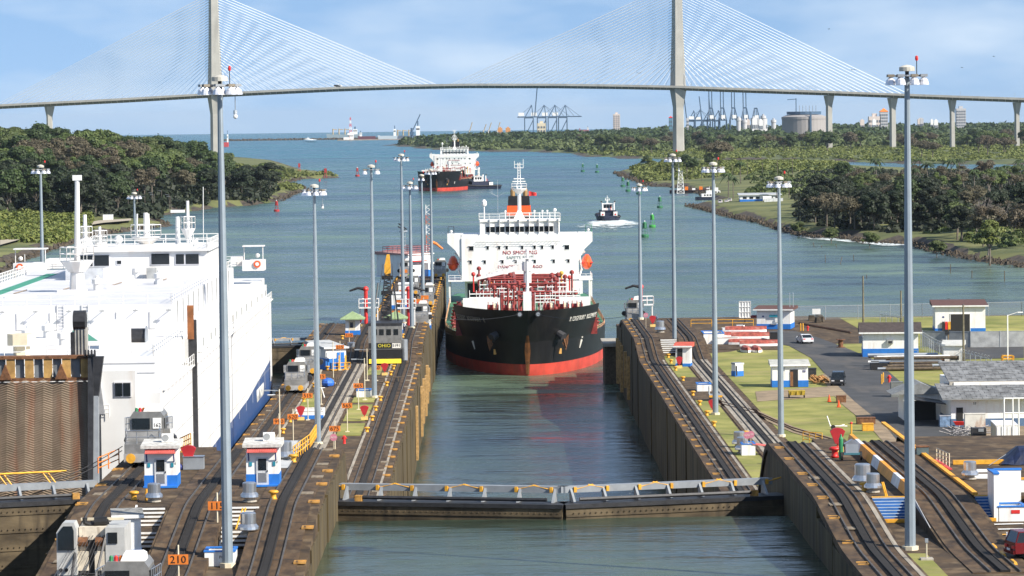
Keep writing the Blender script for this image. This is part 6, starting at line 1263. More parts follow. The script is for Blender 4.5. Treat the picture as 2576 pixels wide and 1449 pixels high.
m.build('sheet', nv, tp_); MB().bar((-2, -.2, 0), (-.6, .3, .8), .03).build('guy_rope', steel, tp_)
sp = thing('garden_lamp', 'small cream post lamp on a concrete pad in the near grass patch', 'lamp', tuple(G(2331, 1408, ZR))); MB().cb(0, 0, 0, .8, .8, .12).build('pad', concrete, sp); MB().tube([(0, 0, .1), (0, 0, 1.1)], .05, 6).build('post', cream, sp); MB().cb(0, 0, 1.1, .2, .2, .25).build('lantern', steel, sp)
gc = thing('welding_cart', 'welding cart with tall green gas cylinder beside the red fan-shaped box', 'cart', tuple(G(2140, 1158, ZP)))
MB().lathe([(.17, .1), (.17, 1.7), (.08, 1.9), (.06, 2.05)], (-.75, 0, 0), 10).build('gas_cylinder', green, gc); MB().box(-.55, .7, -.3, .5, .45, .6).build('bed', M('cart_teal', (.05, .16, .20), .5), gc)
for x in (-.7, .8): MB().tube([(x-.08, 0, .35), (x+.08, 0, .35)], .35, 12).build('wheel', black, gc)
MB().box(-.4, .6, -.2, .4, .6, 1.3).build('welder', steel, gc); MB().prism([(-.5, 1.3), (.7, 1.3), (.1, 1.65)], -.2, .4, 'y').build('cover', alu, gc)
yp = thing('yellow_post', 'yellow post with red lamp beside the welding cart', 'post', tuple(G(2142, 1120, ZL+3))); MB().tube([(0, 0, -2), (0, 0, 2.2)], .09, 6).build('post', yellow, yp); MB().ball((0, 0, 2.3), .14, 8).build('lamp', red, yp)
stuffbox('battery_box', 'small dark battery box with red lid on the plateau edge', 'box', tuple(G(2320, 1143, ZP)), (.95, .7, .6), M('box_teal', (.08, .12, .13), .5), rust)
# ------------------------------------------------------------------ vehicles
def car(label, cat, p, rz, colr, kind='sedan', name='parked_car'):
    T = thing(name, label, cat, p, rz); pm = bpy.data.materials.get('paint_'+cat+label[:12]) or M('paint_'+cat+label[:12], colr, .25, .2, var=.04)
    if kind == 'sedan': L_, W2, prof, gh = 4.6, .9, [(-2.3, .35), (2.3, .35), (2.3, .75), (1.1, .92), (-1.75, .98), (-2.3, .9)], [(1.0, .92), (.25, 1.42), (-1.0, 1.44), (-1.8, .98)]
    elif kind == 'suv': L_, W2, prof, gh = 4.7, .95, [(-2.3, .4), (2.35, .4), (2.35, .9), (1.15, 1.08), (-2.3, 1.1)], [(1.05, 1.08), (.45, 1.72), (-2.0, 1.75), (-2.25, 1.1)]
    else: L_, W2, prof, gh = 4.8, .88, [(-2.4, .5), (2.4, .5), (2.4, .95), (1.6, 1.1), (-2.4, 1.1)], [(1.8, 1.05), (1.2, 1.85), (.1, 1.85), (-.15, 1.1)]
    m = MB(); n = len(prof)
    for wv, ins in ((-W2, .0), (-W2*.93, .0), (W2*.93, 0), (W2, 0)):
        pass
    MB().prism(prof, -W2, W2, 'y').build('body', pm, T)
    g = MB(); k = len(gh)
    for s in (-1, 1):
        for x, z in gh: g.v.append((x, s*(W2-.04-(z-gh[0][1])*.22), z))
    g.f = [(0, 1, 2, 3), (7, 6, 5, 4), (0, 4, 5, 1), (1, 5, 6, 2), (2, 6, 7, 3)]
    g.build('glasshouse', glass, T)
    x1, z1 = gh[1]; x2, z2 = gh[2]; hw = W2-.04-(z1-gh[0][1])*.22
    MB().hexa([(x1+.02, -hw-.01, z1-.02), (x1+.02, hw+.01, z1-.02), (x2-.02, hw+.01, z2-.02), (x2-.02, -hw-.01, z2-.02)], [(x1, -hw, z1+.05), (x1, hw, z1+.05), (x2, hw, z2+.05), (x2, -hw, z2+.05)]).build('roof', pm, T)
    for s in (-1, 1):
        for a, b in (((gh[0][0], gh[0][1]), gh[1]), (gh[3], gh[2]), (((gh[0][0]+gh[3][0])/2, gh[0][1]), ((x1+x2)/2-.1, z1))): MB().bar((a[0], s*(W2-.03), a[1]), (b[0], s*(hw+.01), b[1]), .045).build('pillar', pm, T)
        MB().cb(gh[0][0]-.1, s*(W2+.1), gh[0][1]+.02, .12, .2, .16).build('mirror', pm, T)
        for x in (1.45, -1.4):
            w = MB().tube([(x, s*(W2-.22), .34), (x, s*(W2+.01), .34)], .34, 14).build('wheel', black, T); MB().tube([(x, s*(W2), .34), (x, s*(W2+.025), .34)], .21, 10).build('rim', alu, w)
        fx = max(q[0] for q in prof); MB().box(fx-.04, fx+.03, s*.6-.2, s*.6+.2, .66, .82).build('headlight', lampglass, T); MB().box(-fx-.03, -fx+.06, s*.65-.18, s*.65+.18, .72, .88).build('tail_light', red, T)
    MB().box(fx-.02, fx+.06, -W2+.05, W2-.05, .36, .6).build('front_bumper', dark if kind == 'suv' else pm, T); MB().box(-fx-.06, -fx+.02, -W2+.05, W2-.05, .36, .6).build('rear_bumper', pm, T); MB().box(-fx-.08, -fx-.05, -.26, .26, .56, .7).build('number_plate', white, T)
    if kind == 'pickup':
        MB().box(-2.38, -.25, -W2+.08, W2-.08, 1.02, 1.12).build('bed_floor', dark, T)
        for s in (-1, 1): MB().box(-2.4, -.2, s*W2-.05, s*W2+.05, 1.0, 1.45).build('bed_side', pm, T)
        MB().box(-2.42, -2.34, -W2, W2, 1.0, 1.45).build('tailgate', pm, T)
        MB().box(fx-1.1, fx-1.0, -.5, .5, 1.2, 1.25).build('trim', pm, T)
    return T
car('white saloon driving away along the road past the lawn', 'car', tuple(G(2024, 863)), R(100), (.75, .76, .78))
car('dark grey sport utility car on the road beside the timber pile', 'car', tuple(G(2108, 968)), R(-98), (.018, .022, .026), 'suv')
car('white pickup parked in the shade of the workshop', 'pickup', tuple(G(2329, 1052)), R(95), (.72, .72, .72), 'pickup', 'pickup')
car('small white flatbed truck parked beside the upturned red boats', 'truck', tuple(G(1852, 846)), R(2), (.78, .78, .78), 'pickup', 'pickup')
car('dark red hatchback parked at the yellow wheel stops', 'car', (35.2, 219.5, ZR-.05), R(12), (.16, .012, .015), 'suv')
car('black car parked behind the dark red hatchback', 'car', (36.0, 225.2, ZR-.05), R(172), (.02, .022, .03), 'sedan')
# ------------------------------------------------------------------ buildings on the lawn
T, w_ = house('office', 'white and blue office with dark red flat roof at the waterside', gp(1904, 828), gp(1988, 828), 6, 3.3, 'flat', brick, .9, ov=.6, slope=.3)
MB().box(w_*.38, w_*.62, -.25, 0, 2.1, 2.5).build('green_awning', M('teal_notice', (.02, .22, .3), .5), T); MB().box(w_*.55, w_*.63, -.2, 0, 1.2, 1.75).build('air_conditioner', white, T); MB().box(w_*.16, w_*.22, -.03, 0, 2.1, 2.35).build('number_sign', M('navy_paint', (.02, .03, .16), .5), T); MB().box(w_*.42, w_*.6, -.25, 0, .8, 1.0).build('window_bars', steel, T)
MB().box(-1.2, 0, 1, 3, 1.9, 2.3).build('side_awning', M('maroon_awning', (.2, .03, .04), .6), T)
for x in (w_*.93, w_*1.03): MB().bar((x, 3, 3.4), (x, 3, 6.2), .05).build('antenna_pole', steel, T)
ps = thing('lattice_billboard', 'tall white framed lattice panel standing behind the flatbed truck', 'billboard', gp(1874, 812))
for i in range(5): MB().box(-1.05+i*.52, -.98+i*.52, 0, .12, .9, 3.9).build('upright', white, ps)
for i in range(4): MB().box(-1.05, 1.1, 0, .12, .9+i*.97, .98+i*.97).build('crossbar', white, ps)
MB().box(-1.0, 1.05, .12, .16, .95, 3.85).build('back_sheet', M('pale_sheet', (.62, .63, .62), .6), ps); MB().box(-.1, .1, 0, .2, 0, .9).build('post', dark, ps)
T, w_ = house('workshop_house', 'white and blue house with dark hipped roof and wall air conditioner', gp(2171, 898), gp(2310, 897), 7, 3.6, 'gable', M('dark_shingle', (.055, .042, .038), .85, var=.3, scale=1.5), 1.25, ov=.6, slope=1.5)
ac = MB().box(w_*.44, w_*.55, -.45, 0, 2.05, 2.65).build('air_conditioner', M('vent_grey', (.3, .31, .31), .6), T); MB().box(w_*.46, w_*.53, -.48, -.45, 2.12, 2.45).build('grille', dark, ac)
for y, z in ((2, 2.3), (3.5, 1.9), (4.6, 2.4)): MB().box(-.5, 0, y, y+.7, z, z+.5).build('wall_unit', steel, T)
MB().rail([(w_*.75, -.8, 0), (w_*.98, -.8, 0)], 1, .04, 1).build('hand_rail', steel, T)
T, w_ = house('garage', 'white garage with wide dark doorway and flat red brown roof', gp(2353, 835), gp(2479, 834), 9, 4.3, 'flat', brick, .6, ov=.5, slope=.5)
MB().box(w_*.305, w_*.69, -.05, .0, 0, 3.0).build('doorway', M('garage_dark', (.015, .015, .016), .7), T); MB().box(w_*.295, w_*.305, -.08, 0, 0, 3.1).box(w_*.69, w_*.70, -.08, 0, 0, 3.1).box(w_*.295, w_*.70, -.08, 0, 3.0, 3.1).build('door_frame', white, T)
for i, c_ in enumerate((dark, red, yellow)): MB().cb(w_*.16+i*.5, -.25, 0, .42, .3, 1.75).build('hose_reel', c_, T)
MB().box(w_*.14, w_*.18, -.03, 0, 2.4, 2.65).build('number_sign', M('navy_paint', (.02, .03, .16), .5), T)
text('TALLER DE ESCLUSAS', .28, letter_k, T, (w_*.5, -.02, 3.75)) if False else None
T, w_ = house('hut', 'small white hut with slanting roof and barred window by the razor wire fence', gp(2374, 924), gp(2422, 924), 3.2, 3.2, 'flat', M('pale_roof', (.5, .5, .47), .7), .05, ov=.3, slope=.4)
MB().box(w_*.35, w_*.8, -.05, 0, 1.1, 1.7).build('window', dark, T)
T, w_ = house('rest_house', 'low white and blue house with sloping grey roof and open doorway numbered 54', gp(1943, 974), gp(2033, 973), 3.6, 2.9, 'flat', M('pale_grey_roof', (.42, .42, .38), .7), .9, ov=.3, slope=.45)
MB().box(w_*.5, w_*.72, -.06, 0, 0, 2.4).build('doorway', M('garage_dark', (.015, .015, .016), .7), T); MB().box(w_*.5, w_*.58, -.1, -.05, .1, 2.1).build('door', M('brown_door', (.22, .10, .04), .6), T); MB().box(w_*.85, w_*.93, -.04, 0, 2.0, 2.3).build('number_sign', M('navy_paint', (.02, .03, .16), .5), T); text('54', .24, letter_w, T, (w_*.89, -.05, 2.15)); MB().box(w_*.2, w_*.35, -.03, 0, 2.2, 2.7).build('louvre', gategrey, T)
T, w_ = house('shelter', 'small white shelter with red slanting roof and blue base between the right tracks', gp(1700, 922), gp(1736, 922), 2.4, 2.9, 'flat', M('shelter_red', (.50, .09, .05), .6), .45, ov=.35, slope=.4, cat='shelter')
MB().box(w_*.12, w_*.48, -.06, 0, 0, 2.7).build('opening', M('garage_dark', (.015, .015, .016), .7), T)
T, w_ = house('utility_box', 'white and blue upright utility box alone on the lawn', gp(1850, 947), gp(1870, 946), 1.1, 1.7, 'flat', gategrey, .75, ov=.05, slope=.05, cat='box'); MB().box(.05, .3, -.05, 0, .1, 1.5).build('door', dark, T)
# large workshop with tiled roofs
wk_ = thing('workshop', 'long white workshop with two tiers of grey tiled roof beside the road', 'building', gp(2393, 1074))
Wd = 34
MB().box(0, Wd, 0, 18, .9, 3.5).build('wall', white, wk_); MB().box(-.04, Wd, -.04, 18.04, 0, .95).build('blue_dado', M('faded_blue', (.08, .14, .24), .6), wk_)
MB().box(1, Wd, 5, 18, 3.5, 4.9).build('upper_wall', white, wk_)
def tiled(x0, x1, y0, z0, y1, z1, nm):
    MB().hexa([(x0, y0, z0-.1), (x1, y0, z0-.1), (x1, y1, z1-.1), (x0, y1, z1-.1)], [(x0, y0, z0), (x1, y0, z0), (x1, y1, z1), (x0, y1, z1)]).build(nm, greyroof, wk_)
    m = MB(); rr = random.Random(3); rows = 9
    for r_ in range(rows):
        t0, t1 = r_/rows, (r_+1)/rows; x = x0-(r_ % 2)*.6
        while x < x1:
            xa, xb = max(x0, x), min(x1, x+1.15); h = rr.uniform(.03, .07)
            if xb > xa+.1: m.hexa([(xa, y0+(y1-y0)*t0, z0+(z1-z0)*t0), (xb, y0+(y1-y0)*t0, z0+(z1-z0)*t0), (xb, y0+(y1-y0)*t1, z0+(z1-z0)*t1), (xa, y0+(y1-y0)*t1, z0+(z1-z0)*t1)], [(xa, y0+(y1-y0)*t0, z0+(z1-z0)*t0+h+.04), (xb, y0+(y1-y0)*t0, z0+(z1-z0)*t0+h+.04), (xb, y0+(y1-y0)*t1, z0+(z1-z0)*t1+h-.02), (xa, y0+(y1-y0)*t1, z0+(z1-z0)*t1+h-.02)])
            x += 1.2
    tag(m.build('roof_tiles', M('tile_grey', (.17, .175, .18), .8, var=.45, scale=.9), wk_), kind='stuff')
tiled(-1.2, Wd, -1.2, 3.4, 6, 4.7, 'lower_roof'); tiled(.4, Wd, 5.2, 4.95, 15, 6.7, 'upper_roof')
MB().box(.5, Wd, 5.1, 5.3, 4.5, 4.98).build('clerestory', concrete, wk_)
MB().prism([(-6, 3.2), (-2.5, 4.6), (1, 3.2)], 9, 15, 'y').build('side_porch_roof', greyroof, wk_); MB().box(-4.5, 0, 9.5, 15, 0, 3.2).build('side_room', white, wk_); MB().box(-4.4, -.6, 9.4, 9.5, 0, 2.4).build('dark_bay', M('garage_dark', (.015, .015, .016), .7), wk_)
MB().hexa([(-4.0, 3, 3.0), (-.2, 3, 2.4), (-.2, 9, 2.4), (-4.0, 9, 3.0)], [(-4.0, 3, 3.1), (-.2, 3, 2.5), (-.2, 9, 2.5), (-4.0, 9, 3.1)]).build('canopy', dark, wk_)
MB().box(.6, 1.4, -.05, 0, .2, 2.3).build('doorway', M('garage_dark', (.015, .015, .016), .7), wk_); text('53', .4, letter_k, wk_, (2.8, -.02, 2.75)); text('CARIBE', .24, letter_k, wk_, (2.8, -.02, 2.4)) if False else None
MB().box(11.2, 12.8, -.3, 0, 1.2, 2.6).build('window_cage', dark, wk_)
for x in (4, 9, 15): MB().box(x, x+1.6, -.5, -.35, 3.2, 3.3).build('strip_lamp', white, wk_)
ct = thing('container', 'white steel container with one door ajar lettered BARRICADAS', 'container', gp(2506, 1130), R(-3)); MB().box(0, 2.4, 0, 6, .1, 2.6).build('body', white, ct); MB().box(-.05, 2.45, -.05, 6.05, 2.6, 2.68).build('roof', white, ct)
for i in range(14): MB().box(-.05, 0, .2+i*.42, .4+i*.42, .2, 2.5).build('side_rib', cream, ct)
for x in (.1, 1.25): MB().box(x, x+1.05, -.06, 0, .15, 2.5).build('door', white, ct)
for x in (.6, 1.75): MB().bar((x, -.09, .2), (x, -.09, 2.5), .03).build('lock_bar', steel, ct)
text('BARRICADAS', .2, letter_k, ct, (.75, -.08, 1.15), sx=.8)
gz = thing('pipe_scaffold', 'white steel pipe frame standing in front of the container', 'scaffold', gp(2540, 1140))
for x in (-.6, .35, 1.0): MB().tube([(x, 0, 1.6 if x != 1.0 else -.3), (x, 0, 6)], .09, 6).build('upright', white, gz)
for z in (1.6, 4.4, 6): MB().tube([(-.6, 0, z), (3, 0, z)], .09, 6).build('crossbar', white, gz)
gn = thing('generator', 'dark wheeled generator standing on the dirt before the container', 'generator', gp(2462, 1114)); MB().box(-.8, .8, -.5, .8, .45, 1.7).build('housing', dark, gn); MB().box(-.1, .5, -.55, -.5, 1.3, 1.65).build('panel', gategrey, gn)
for x in (-.9, .9): MB().tube([(x-.1, 0, .4), (x+.1, 0, .4)], .4, 12).build('wheel', black, gn)
stuffbox('pallet_drum', 'wrapped blue and clear pallet beside the white pickup', 'pallet', gp(2378, 1073), (1.4, 1.2, 1.3), M('wrap_blue', (.16, .24, .36), .3, var=.4, scale=2), M('wrap_clear', (.55, .57, .6), .3)); stuffbox('steel_cabinet', 'rusty white steel cabinet against the workshop wall', 'cabinet', gp(2452, 1082), (2.4, 1, 1.9), M('cabinet_white', (.60, .58, .52), .6, var=.1, streak=((.3, .12, .04), .8, (1.2, 1.2, .5))))
wbw = thing('wheelbarrow', 'red wheelbarrow leaning at the workshop wall', 'wheelbarrow', gp(2415, 1078)); MB().hexa([(-.5, -.3, .4), (.4, -.3, .4), (.4, .3, .4), (-.5, .3, .4)], [(-.8, -.45, .85), (.7, -.45, .8), (.7, .45, .8), (-.8, .45, .85)]).build('tray', red, wbw); MB().tube([(-.75, -.06, .2), (-.75, .06, .2)], .2, 10).build('wheel', black, wbw); MB().bar((.2, -.3, .45), (1.2, -.3, .6), .04).build('handle', wood, wbw)
jk = MB(); rr = random.Random(5)
for i in range(90):
    p = G(2395+rr.random()*90, 1083+rr.random()*18); a = rr.random()*3.1; L_ = rr.uniform(.5, 1.6); q = Vector((math.cos(a)*L_, math.sin(a)*L_, rr.uniform(-.1, .4))); jk.bar(p+Vector((0, 0, rr.uniform(.05, .6))), p+q+Vector((0, 0, .3)), .045)
tag(jk.build('scrap_heap', M('scrap', (.30, .28, .27), .5, .4, var=.5, scale=2)), 'tangled heap of scrap metal in front of the workshop', 'scrap heap', kind='stuff')
# pipe racks
pr_ = thing('pipe_rack', 'long steel rack holding white and rusty pipes beside the road', 'rack', gp(2200, 930)); rr = random.Random(8)
for i in range(4): MB().box(1.0+i*3.2, 1.2+i*3.2, 0, 6, 0, .4+.3*(i % 2)).build('rack_beam', rust, pr_)
for i in range(34):
    y = rr.uniform(-3, 12); z = .3+.35*(i % 5); MB().tube([(rr.uniform(-.5, 2.5), y, z), (rr.uniform(8, 13), y+rr.uniform(-.2, .2), z)], rr.uniform(.09, .26), 8).build('pipe', rr.choice((rust, steel, shipwhite, shipwhite, wood, steel, rust)), pr_)
MB().box(-.6, 3.4, -.8, .6, .1, 1.0).build('black_tank', black, pr_)
stuffbox('electric_cabinet', 'grey electrical cabinet at the roadside beside the man in overalls', 'cabinet', gp(2256, 998), (1.6, 1.2, 1.9), M('cab_grey', (.16, .17, .16), .6))
for u, v in ((2218, 966), (2222, 962)):
    T = thing('guard_post', 'yellow guard post beside the tall red hydrant', 'post', gp(u, v), 0, 'yellow guard posts'); MB().tube([(0, 0, 0), (0, 0, 1.3)], .1, 8).build('post', yellow, T); MB().lathe([(.1, 1.3), (.06, 1.38)], n=8).build('cap', yellow, T)
for u, v in ((2014, 832), (2020, 832)):
    T = thing('guard_post', 'short yellow guard post on the lawn beside the waterside office', 'post', gp(u, v), 0, 'yellow guard posts'); MB().tube([(0, 0, 0), (0, 0, 1.2)], .12, 8).build('post', yellow, T); MB().lathe([(.12, 1.2), (.06, 1.28)], n=8).build('cap', yellow, T)
# upturned boats
bm_ = thing('upturned_boat', 'x', 'boat', (0, 0, -60), 0, 'upturned red and white skiffs')
m = MB(); w2 = MB(); stn = [(-3.2, .05), (-2.6, .5), (-1.2, .85), (.8, .9), (2.4, .8), (3.0, .7)]
for y, h in stn: m.v += [(-h, y, .35), (-h*.6, y, .78), (0, y, .9), (h*.6, y, .78), (h, y, .35)]; w2.v += [(-h-.04, y, 0), (-h-.02, y, .36), (h+.02, y, .36), (h+.04, y, 0)]
for i in range(5):
    for k in range(4): m.f.append((i*5+k, i*5+k+1, i*5+k+6, i*5+k+5))
    for k in range(3): w2.f.append((i*4+k, i*4+k+1, i*4+k+5, i*4+k+4))
m.f.append((25, 26, 27, 28, 29)); w2.f.append((20, 21, 22, 23))
m.build('hull_bottom', M('skiff_red', (.30, .065, .045), .7, var=.4, scale=1.5, streak=((.45, .36, .30), .7, (1.5, .5, 1))), bm_); w2.build('gunwale', white, bm_)
ff = True
for i, (u, v, z, rz, s, lb) in enumerate(((1877, 884, 0, 0, .95, 'maroon skiff lying keel up alone in front of the boat stack'), (1903, 884, 0, 0, .95, 'dark maroon skiff lying keel up alone in front of the boat stack'), (1850, 862, 0, 85, 1, 'red skiff at the bottom of the boat stack beside the flatbed truck'), (1880, 866, 0, 80, 1, 'red skiff at the bottom of the boat stack, middle'), (1912, 870, 0, 88, 1.1, 'pale red skiff at the bottom of the boat stack beside the black waste container'), (1862, 860, .8, 82, 1, 'red skiff in the second layer of the boat stack'), (1895, 864, .8, 86, 1.2, 'orange red skiff in the second layer of the boat stack'), (1875, 858, 1.5, 84, 1.1, 'topmost faded red skiff of the boat stack'))):
    o = bm_ if ff else dup(bm_, (0, 0, 0)); ff = False; p = G(u, v); o.location = (p.x, p.y, ZL+z); o.rotation_euler = (0, 0, R(rz)); o.scale = (s,)*3; o['label'] = lb
db = stuffbox('waste_bin', 'black waste container beside the road and the boat stack', 'bin', gp(1953, 866), (2.1, 1.6, 1.9), black); MB().box(-1.06, 1.06, -.83, -.8, .3, .4).build('rib', dark, db)
pw = pit(gp(1770, 866), 3.4, 7, 1.7, 'large white stairwell with blue trim behind the light mast on the right wall', blue)
lw2 = thing('low_wall', 'low white wall joining the stairwell to the boat stack', 'wall', gp(1822, 866)); MB().box(-1.5, 2.2, 0, .3, 0, 1.0).build('wall_body', white, lw2); MB().box(-1.5, 2.2, -.03, .33, 1.0, 1.08).build('coping', concrete, lw2)
yc = thing('trailer', 'small yellow dump trailer on the dirt path across the lawn', 'trailer', gp(2004, 1001)); MB().hexa([(-1.0, -.6, .4), (1.0, -.6, .4), (1.0, .6, .4), (-1.0, .6, .4)], [(-1.1, -.75, 1.0), (1.1, -.75, 1.0), (1.1, .75, 1.0), (-1.1, .75, 1.0)]).build('tray', M('trailer_yellow', (.42, .30, .04), .6, var=.3, scale=2), yc)
for x in (-1, 1): MB().tube([(x-.08, 0, .3), (x+.08, 0, .3)], .3, 10).build('wheel', black, yc)
for x in (-.7, 0, .7): MB().box(x-.04, x+.04, -.8, -.68, .4, 1.0).build('rib', MAT['trailer_yellow'], yc)
wbn = thing('platform_cart', 'grey wheeled platform with railing beside the small right stairwell', 'cart', gp(1800, 1008)); MB().box(-.8, .8, -.6, 1.6, .7, .8).build('deck', gategrey, wbn); MB().box(-.85, .85, -.68, -.6, .5, .75).build('front_board', yellow, wbn); MB().rail([(-.8, -.5, .8), (-.8, 1.5, .8)], 1, .04, .6).build('rail_side', white, wbn)
for x in (-.7, .7): MB().tube([(x-.06, -.3, .3), (x+.06, -.3, .3)], .3, 10).build('wheel', black, wbn)
at_ = thing('boat_trailer', 'small white towing dolly with raised arm on the lawn', 'trailer', gp(2106, 1080)); MB().bar((-.9, 0, .4), (1.2, 0, .35), .07).build('frame', white, at_); MB().bar((-.8, 0, .4), (-1.2, 0, 1.6), .07).build('arm', white, at_); MB().bar((.2, -.5, .4), (.9, .5, .5), .06).build('cradle', white, at_); MB().tube([(-.5, -.3, .28), (-.5, -.2, .28)], .28, 10).build('wheel', black, at_)
stuffbox('yellow_bin', 'bright yellow box on the grass beside rusty crates', 'box', gp(2183, 1083), (1.3, .9, .8), yellow); stuffbox('rusty_crate', 'rusty open crates behind the bright yellow box', 'crate', gp(2178, 1066), (2.2, 1.2, .7), rust); stuffbox('rubble_chest', 'brown tilted chest beside the orange cones', 'chest', gp(2116, 1012), (1.2, 1., .8), rust); stuffbox('planter', 'green chest with black lid beside the timber pile', 'bin', gp(2042, 952), (1.2, 1.2, 1.4), dark)
for u, v, lb in ((2086, 1010, 'orange traffic cone beside the brown tilted chest'), (2110, 1024, 'orange traffic cone on the lawn edge below the brown chest')):
    T = thing('traffic_cone', lb, 'cone', gp(u, v)); MB().lathe([(.24, .04), (.05, .85), (.03, .9)], n=10).build('cone', orange_l, T); MB().cb(0, 0, 0, .5, .5, .05).build('base', orange_l, T)
rl = thing('cable_reel', 'rusty cable reel standing on the lawn beside the road', 'reel', gp(2115, 874)); MB().lathe([(.75, 0), (.75, .1), (.4, .1), (.4, 1.2), (.75, 1.2), (.75, 1.3)], n=14).build('drum', rust, rl); MB().lathe([(.2, 1.3), (.2, 1.34)], n=10).build('hub', dark, rl)
lg = MB(); rr = random.Random(11)
for i in range(70): p = G(2036+rr.random()*36, 958+rr.random()*8); a = rr.uniform(-1, 1); lg.bar(p+Vector((0, 0, rr.uniform(.1, 1.0))), p+Vector((math.cos(a)*.9, math.sin(a)*.9, rr.uniform(.1, .6))), .09, 5)
tag(lg.build('timber_pile', M('split_timber', (.33, .17, .06), .85, var=.5, scale=2)), 'heap of split timber beside the house numbered 54', 'timber pile', kind='stuff')
for i, (u, v) in enumerate(((2042, 806), (2060, 804), (2066, 809), (2058, 811))): T = thing('stone_block', 'dark stone block on the waterside lawn near the track', 'block', gp(u, v), i*.6, 'dark stone blocks'); MB().hexa([(-.6, -.5, 0), (.6, -.5, 0), (.6, .5, 0), (-.6, .5, 0)], [(-.4, -.4, .95), (.5, -.4, .9), (.4, .4, .9), (-.5, .4, .95)]).build('block', rock, T)
nb_ = thing('notice_board', 'white notice board on posts at the water fence', 'sign', gp(2054, 803)); MB().box(-.75, .75, 0, .05, .9, 1.9).build('panel', white, nb_); [MB().box(x-.04, x+.04, .05, .1, 0, 1.9).build('post', steel, nb_) for x in (-.6, .6)]
tr_ = thing('rail_spur', 'short stretch of old railway track on the waterside lawn', 'track'); a, b = G(2012, 815), G(2140, 838)
for k, dy in enumerate((0, 8)): MB().tube([(a.x, a.y+dy*.2, ZL+.1), (b.x, b.y+dy*.2, ZL+.1)], .12, 4).build('rail', rust, tr_)
for i in range(14): q = a.lerp(b, i/13); MB().box(q.x-.12, q.x+.12, q.y-.3, q.y+2, ZL, ZL+.07).build('sleeper', wood, tr_)
pts = [(1790, 1010), (1900, 1040), (2000, 1085), (2120, 1120), (2200, 1150)]; sp2 = thing('rail_spur', 'rusty rail spur curving across the lawn towards the ramp crest', 'track')
for off in (0, 1.5): MB().tube([(G(u, v).x, G(u, v).y+off*3, ZL+.06) for u, v in pts], .08, 4).build('rail', rust, sp2)
m = MB(); 
for u, v in pts: g = G(u, v); m.v += [(g.x-.5, g.y-1.2, ZL+.02), (g.x+.5, g.y+5.4, ZL+.02)]
for i in range(4): m.f.append((2*i, 2*i+2, 2*i+3, 2*i+1))
struct(m.build('spur_bed', dirt))
# fences
mesh_m = bpy.data.materials.new('chain_link'); mesh_m.use_nodes = True; n, l = mesh_m.node_tree.nodes, mesh_m.node_tree.links; b = n['Principled BSDF']; b.inputs['Base Color'].default_value = (.35, .36, .36, 1); b.inputs['Metallic'].default_value = .3; b.inputs['Alpha'].default_value = .22
def fence(label, pts, h=2.4, step=5., screen=None, razor=True):
    o = Vector(pts[0]); T = thing('chain_link_fence', label, 'fence', tuple(o))
    for a, b in zip(pts[:-1], pts[1:]):
        a, b = Vector(a)-o, Vector(b)-o; k = max(1, round((b-a).length/step))
        for i in range(k+1): q = a.lerp(b, i/k); MB().tube([q, q+Vector((0, 0, h))], .06, 6).build('post', steel, T)
        for i in range(k): p, q = a.lerp(b, i/k), a.lerp(b, (i+1)/k); m = MB(); m.add([p, q, q+Vector((0, 0, h-.1)), p+Vector((0, 0, h-.1))], [(0, 1, 2, 3)]); m.build('mesh_panel', screen or mesh_m, T, fix=False)
        MB().tube([a+Vector((0, 0, h-.1)), b+Vector((0, 0, h-.1))], .04, 5).build('top_rail', steel, T)
        if razor:
            kk = int((b-a).length/.35); MB().tube([a.lerp(b, i/kk)+Vector((.28*math.cos(i*1.3), .28*math.sin(i*1.3)*.5, h+.15+.25*math.sin(i*1.3))) for i in range(kk+1)], .022, 3).build('razor_wire', steel, T)
    return T
fence('chain link fence along the water behind the office and garage', [gp(1995, 806), gp(2320, 799), gp(2570, 794), gp(2700, 792)], 2.6, 5.5, None, False)
fence('razor wire topped fence running from the garage towards the workshop', [gp(2214, 820), gp(2275, 832)], 2.2, 4); fence('razor wire topped fence running past the small hut to the workshop roof', [gp(2316, 876), gp(2354, 900), gp(2428, 928), gp(2494, 945)], 2.4, 3)
fence('fence hung with grey screens across the yard behind the hut', [gp(2320, 872), gp(2441, 874), gp(2590, 872)], 2.6, 4, M('grey_screen', (.30, .31, .31), .8, var=.2), False)
for i, (ut, vt, ub, vb, lb) in enumerate(((2169, 695, 2172, 826, 'tall weathered wooden pole behind the dark roofed house'), (2263, 732, 2267, 812, 'short thick weathered pole at the water fence'), (2422, 767, 2424, 926, 'tall greenish wooden pole beside the small hut'))):
    b = G(ub, vb); h_ = D(ut, vt, b.y).z-ZL; T = thing('wooden_pole', lb, 'pole', tuple(b)); MB().lathe([(.2, 0), (.15, h_*.6), (.13, h_)], n=8).build('shaft', M('pole_wood', (.17, .15, .10), .9, var=.3), T); MB().lathe([(.15, h_), (.1, h_+.08)], n=8).build('cap', dark, T)
b = G(2535, 910); T = thing('lamp_post', 'white lamp post with yellow guard frame at the yard road', 'lamp post', tuple(b)); MB().tube([(0, 0, 0), (0, 0, 7)], .1, 8).build('post', white, T); MB().bar((0, 0, 6.9), (1.6, 0, 7.4), .05).build('arm', white, T); MB().cb(1.9, 0, 7.3, .8, .3, .15).build('lamp_head', white, T); MB().rail([(-.8, -.8, 0), (.8, -.8, 0), (.8, .8, 0), (-.8, .8, 0), (-.8, -.8, 0)], .9, .06, .8).build('guard_frame', yellow, T)
ts = thing('signal', 'black signal lamps on a yellow post beside the screened fence', 'signal', gp(2386, 873)); MB().tube([(0, 0, 0), (0, 0, 2.0)], .1, 6).build('post', yellow, ts); MB().box(-.5, -.03, -.15, .15, 2.0, 2.8).box(.03, .5, -.15, .15, 2.0, 2.8).build('lamp_box', black, ts)
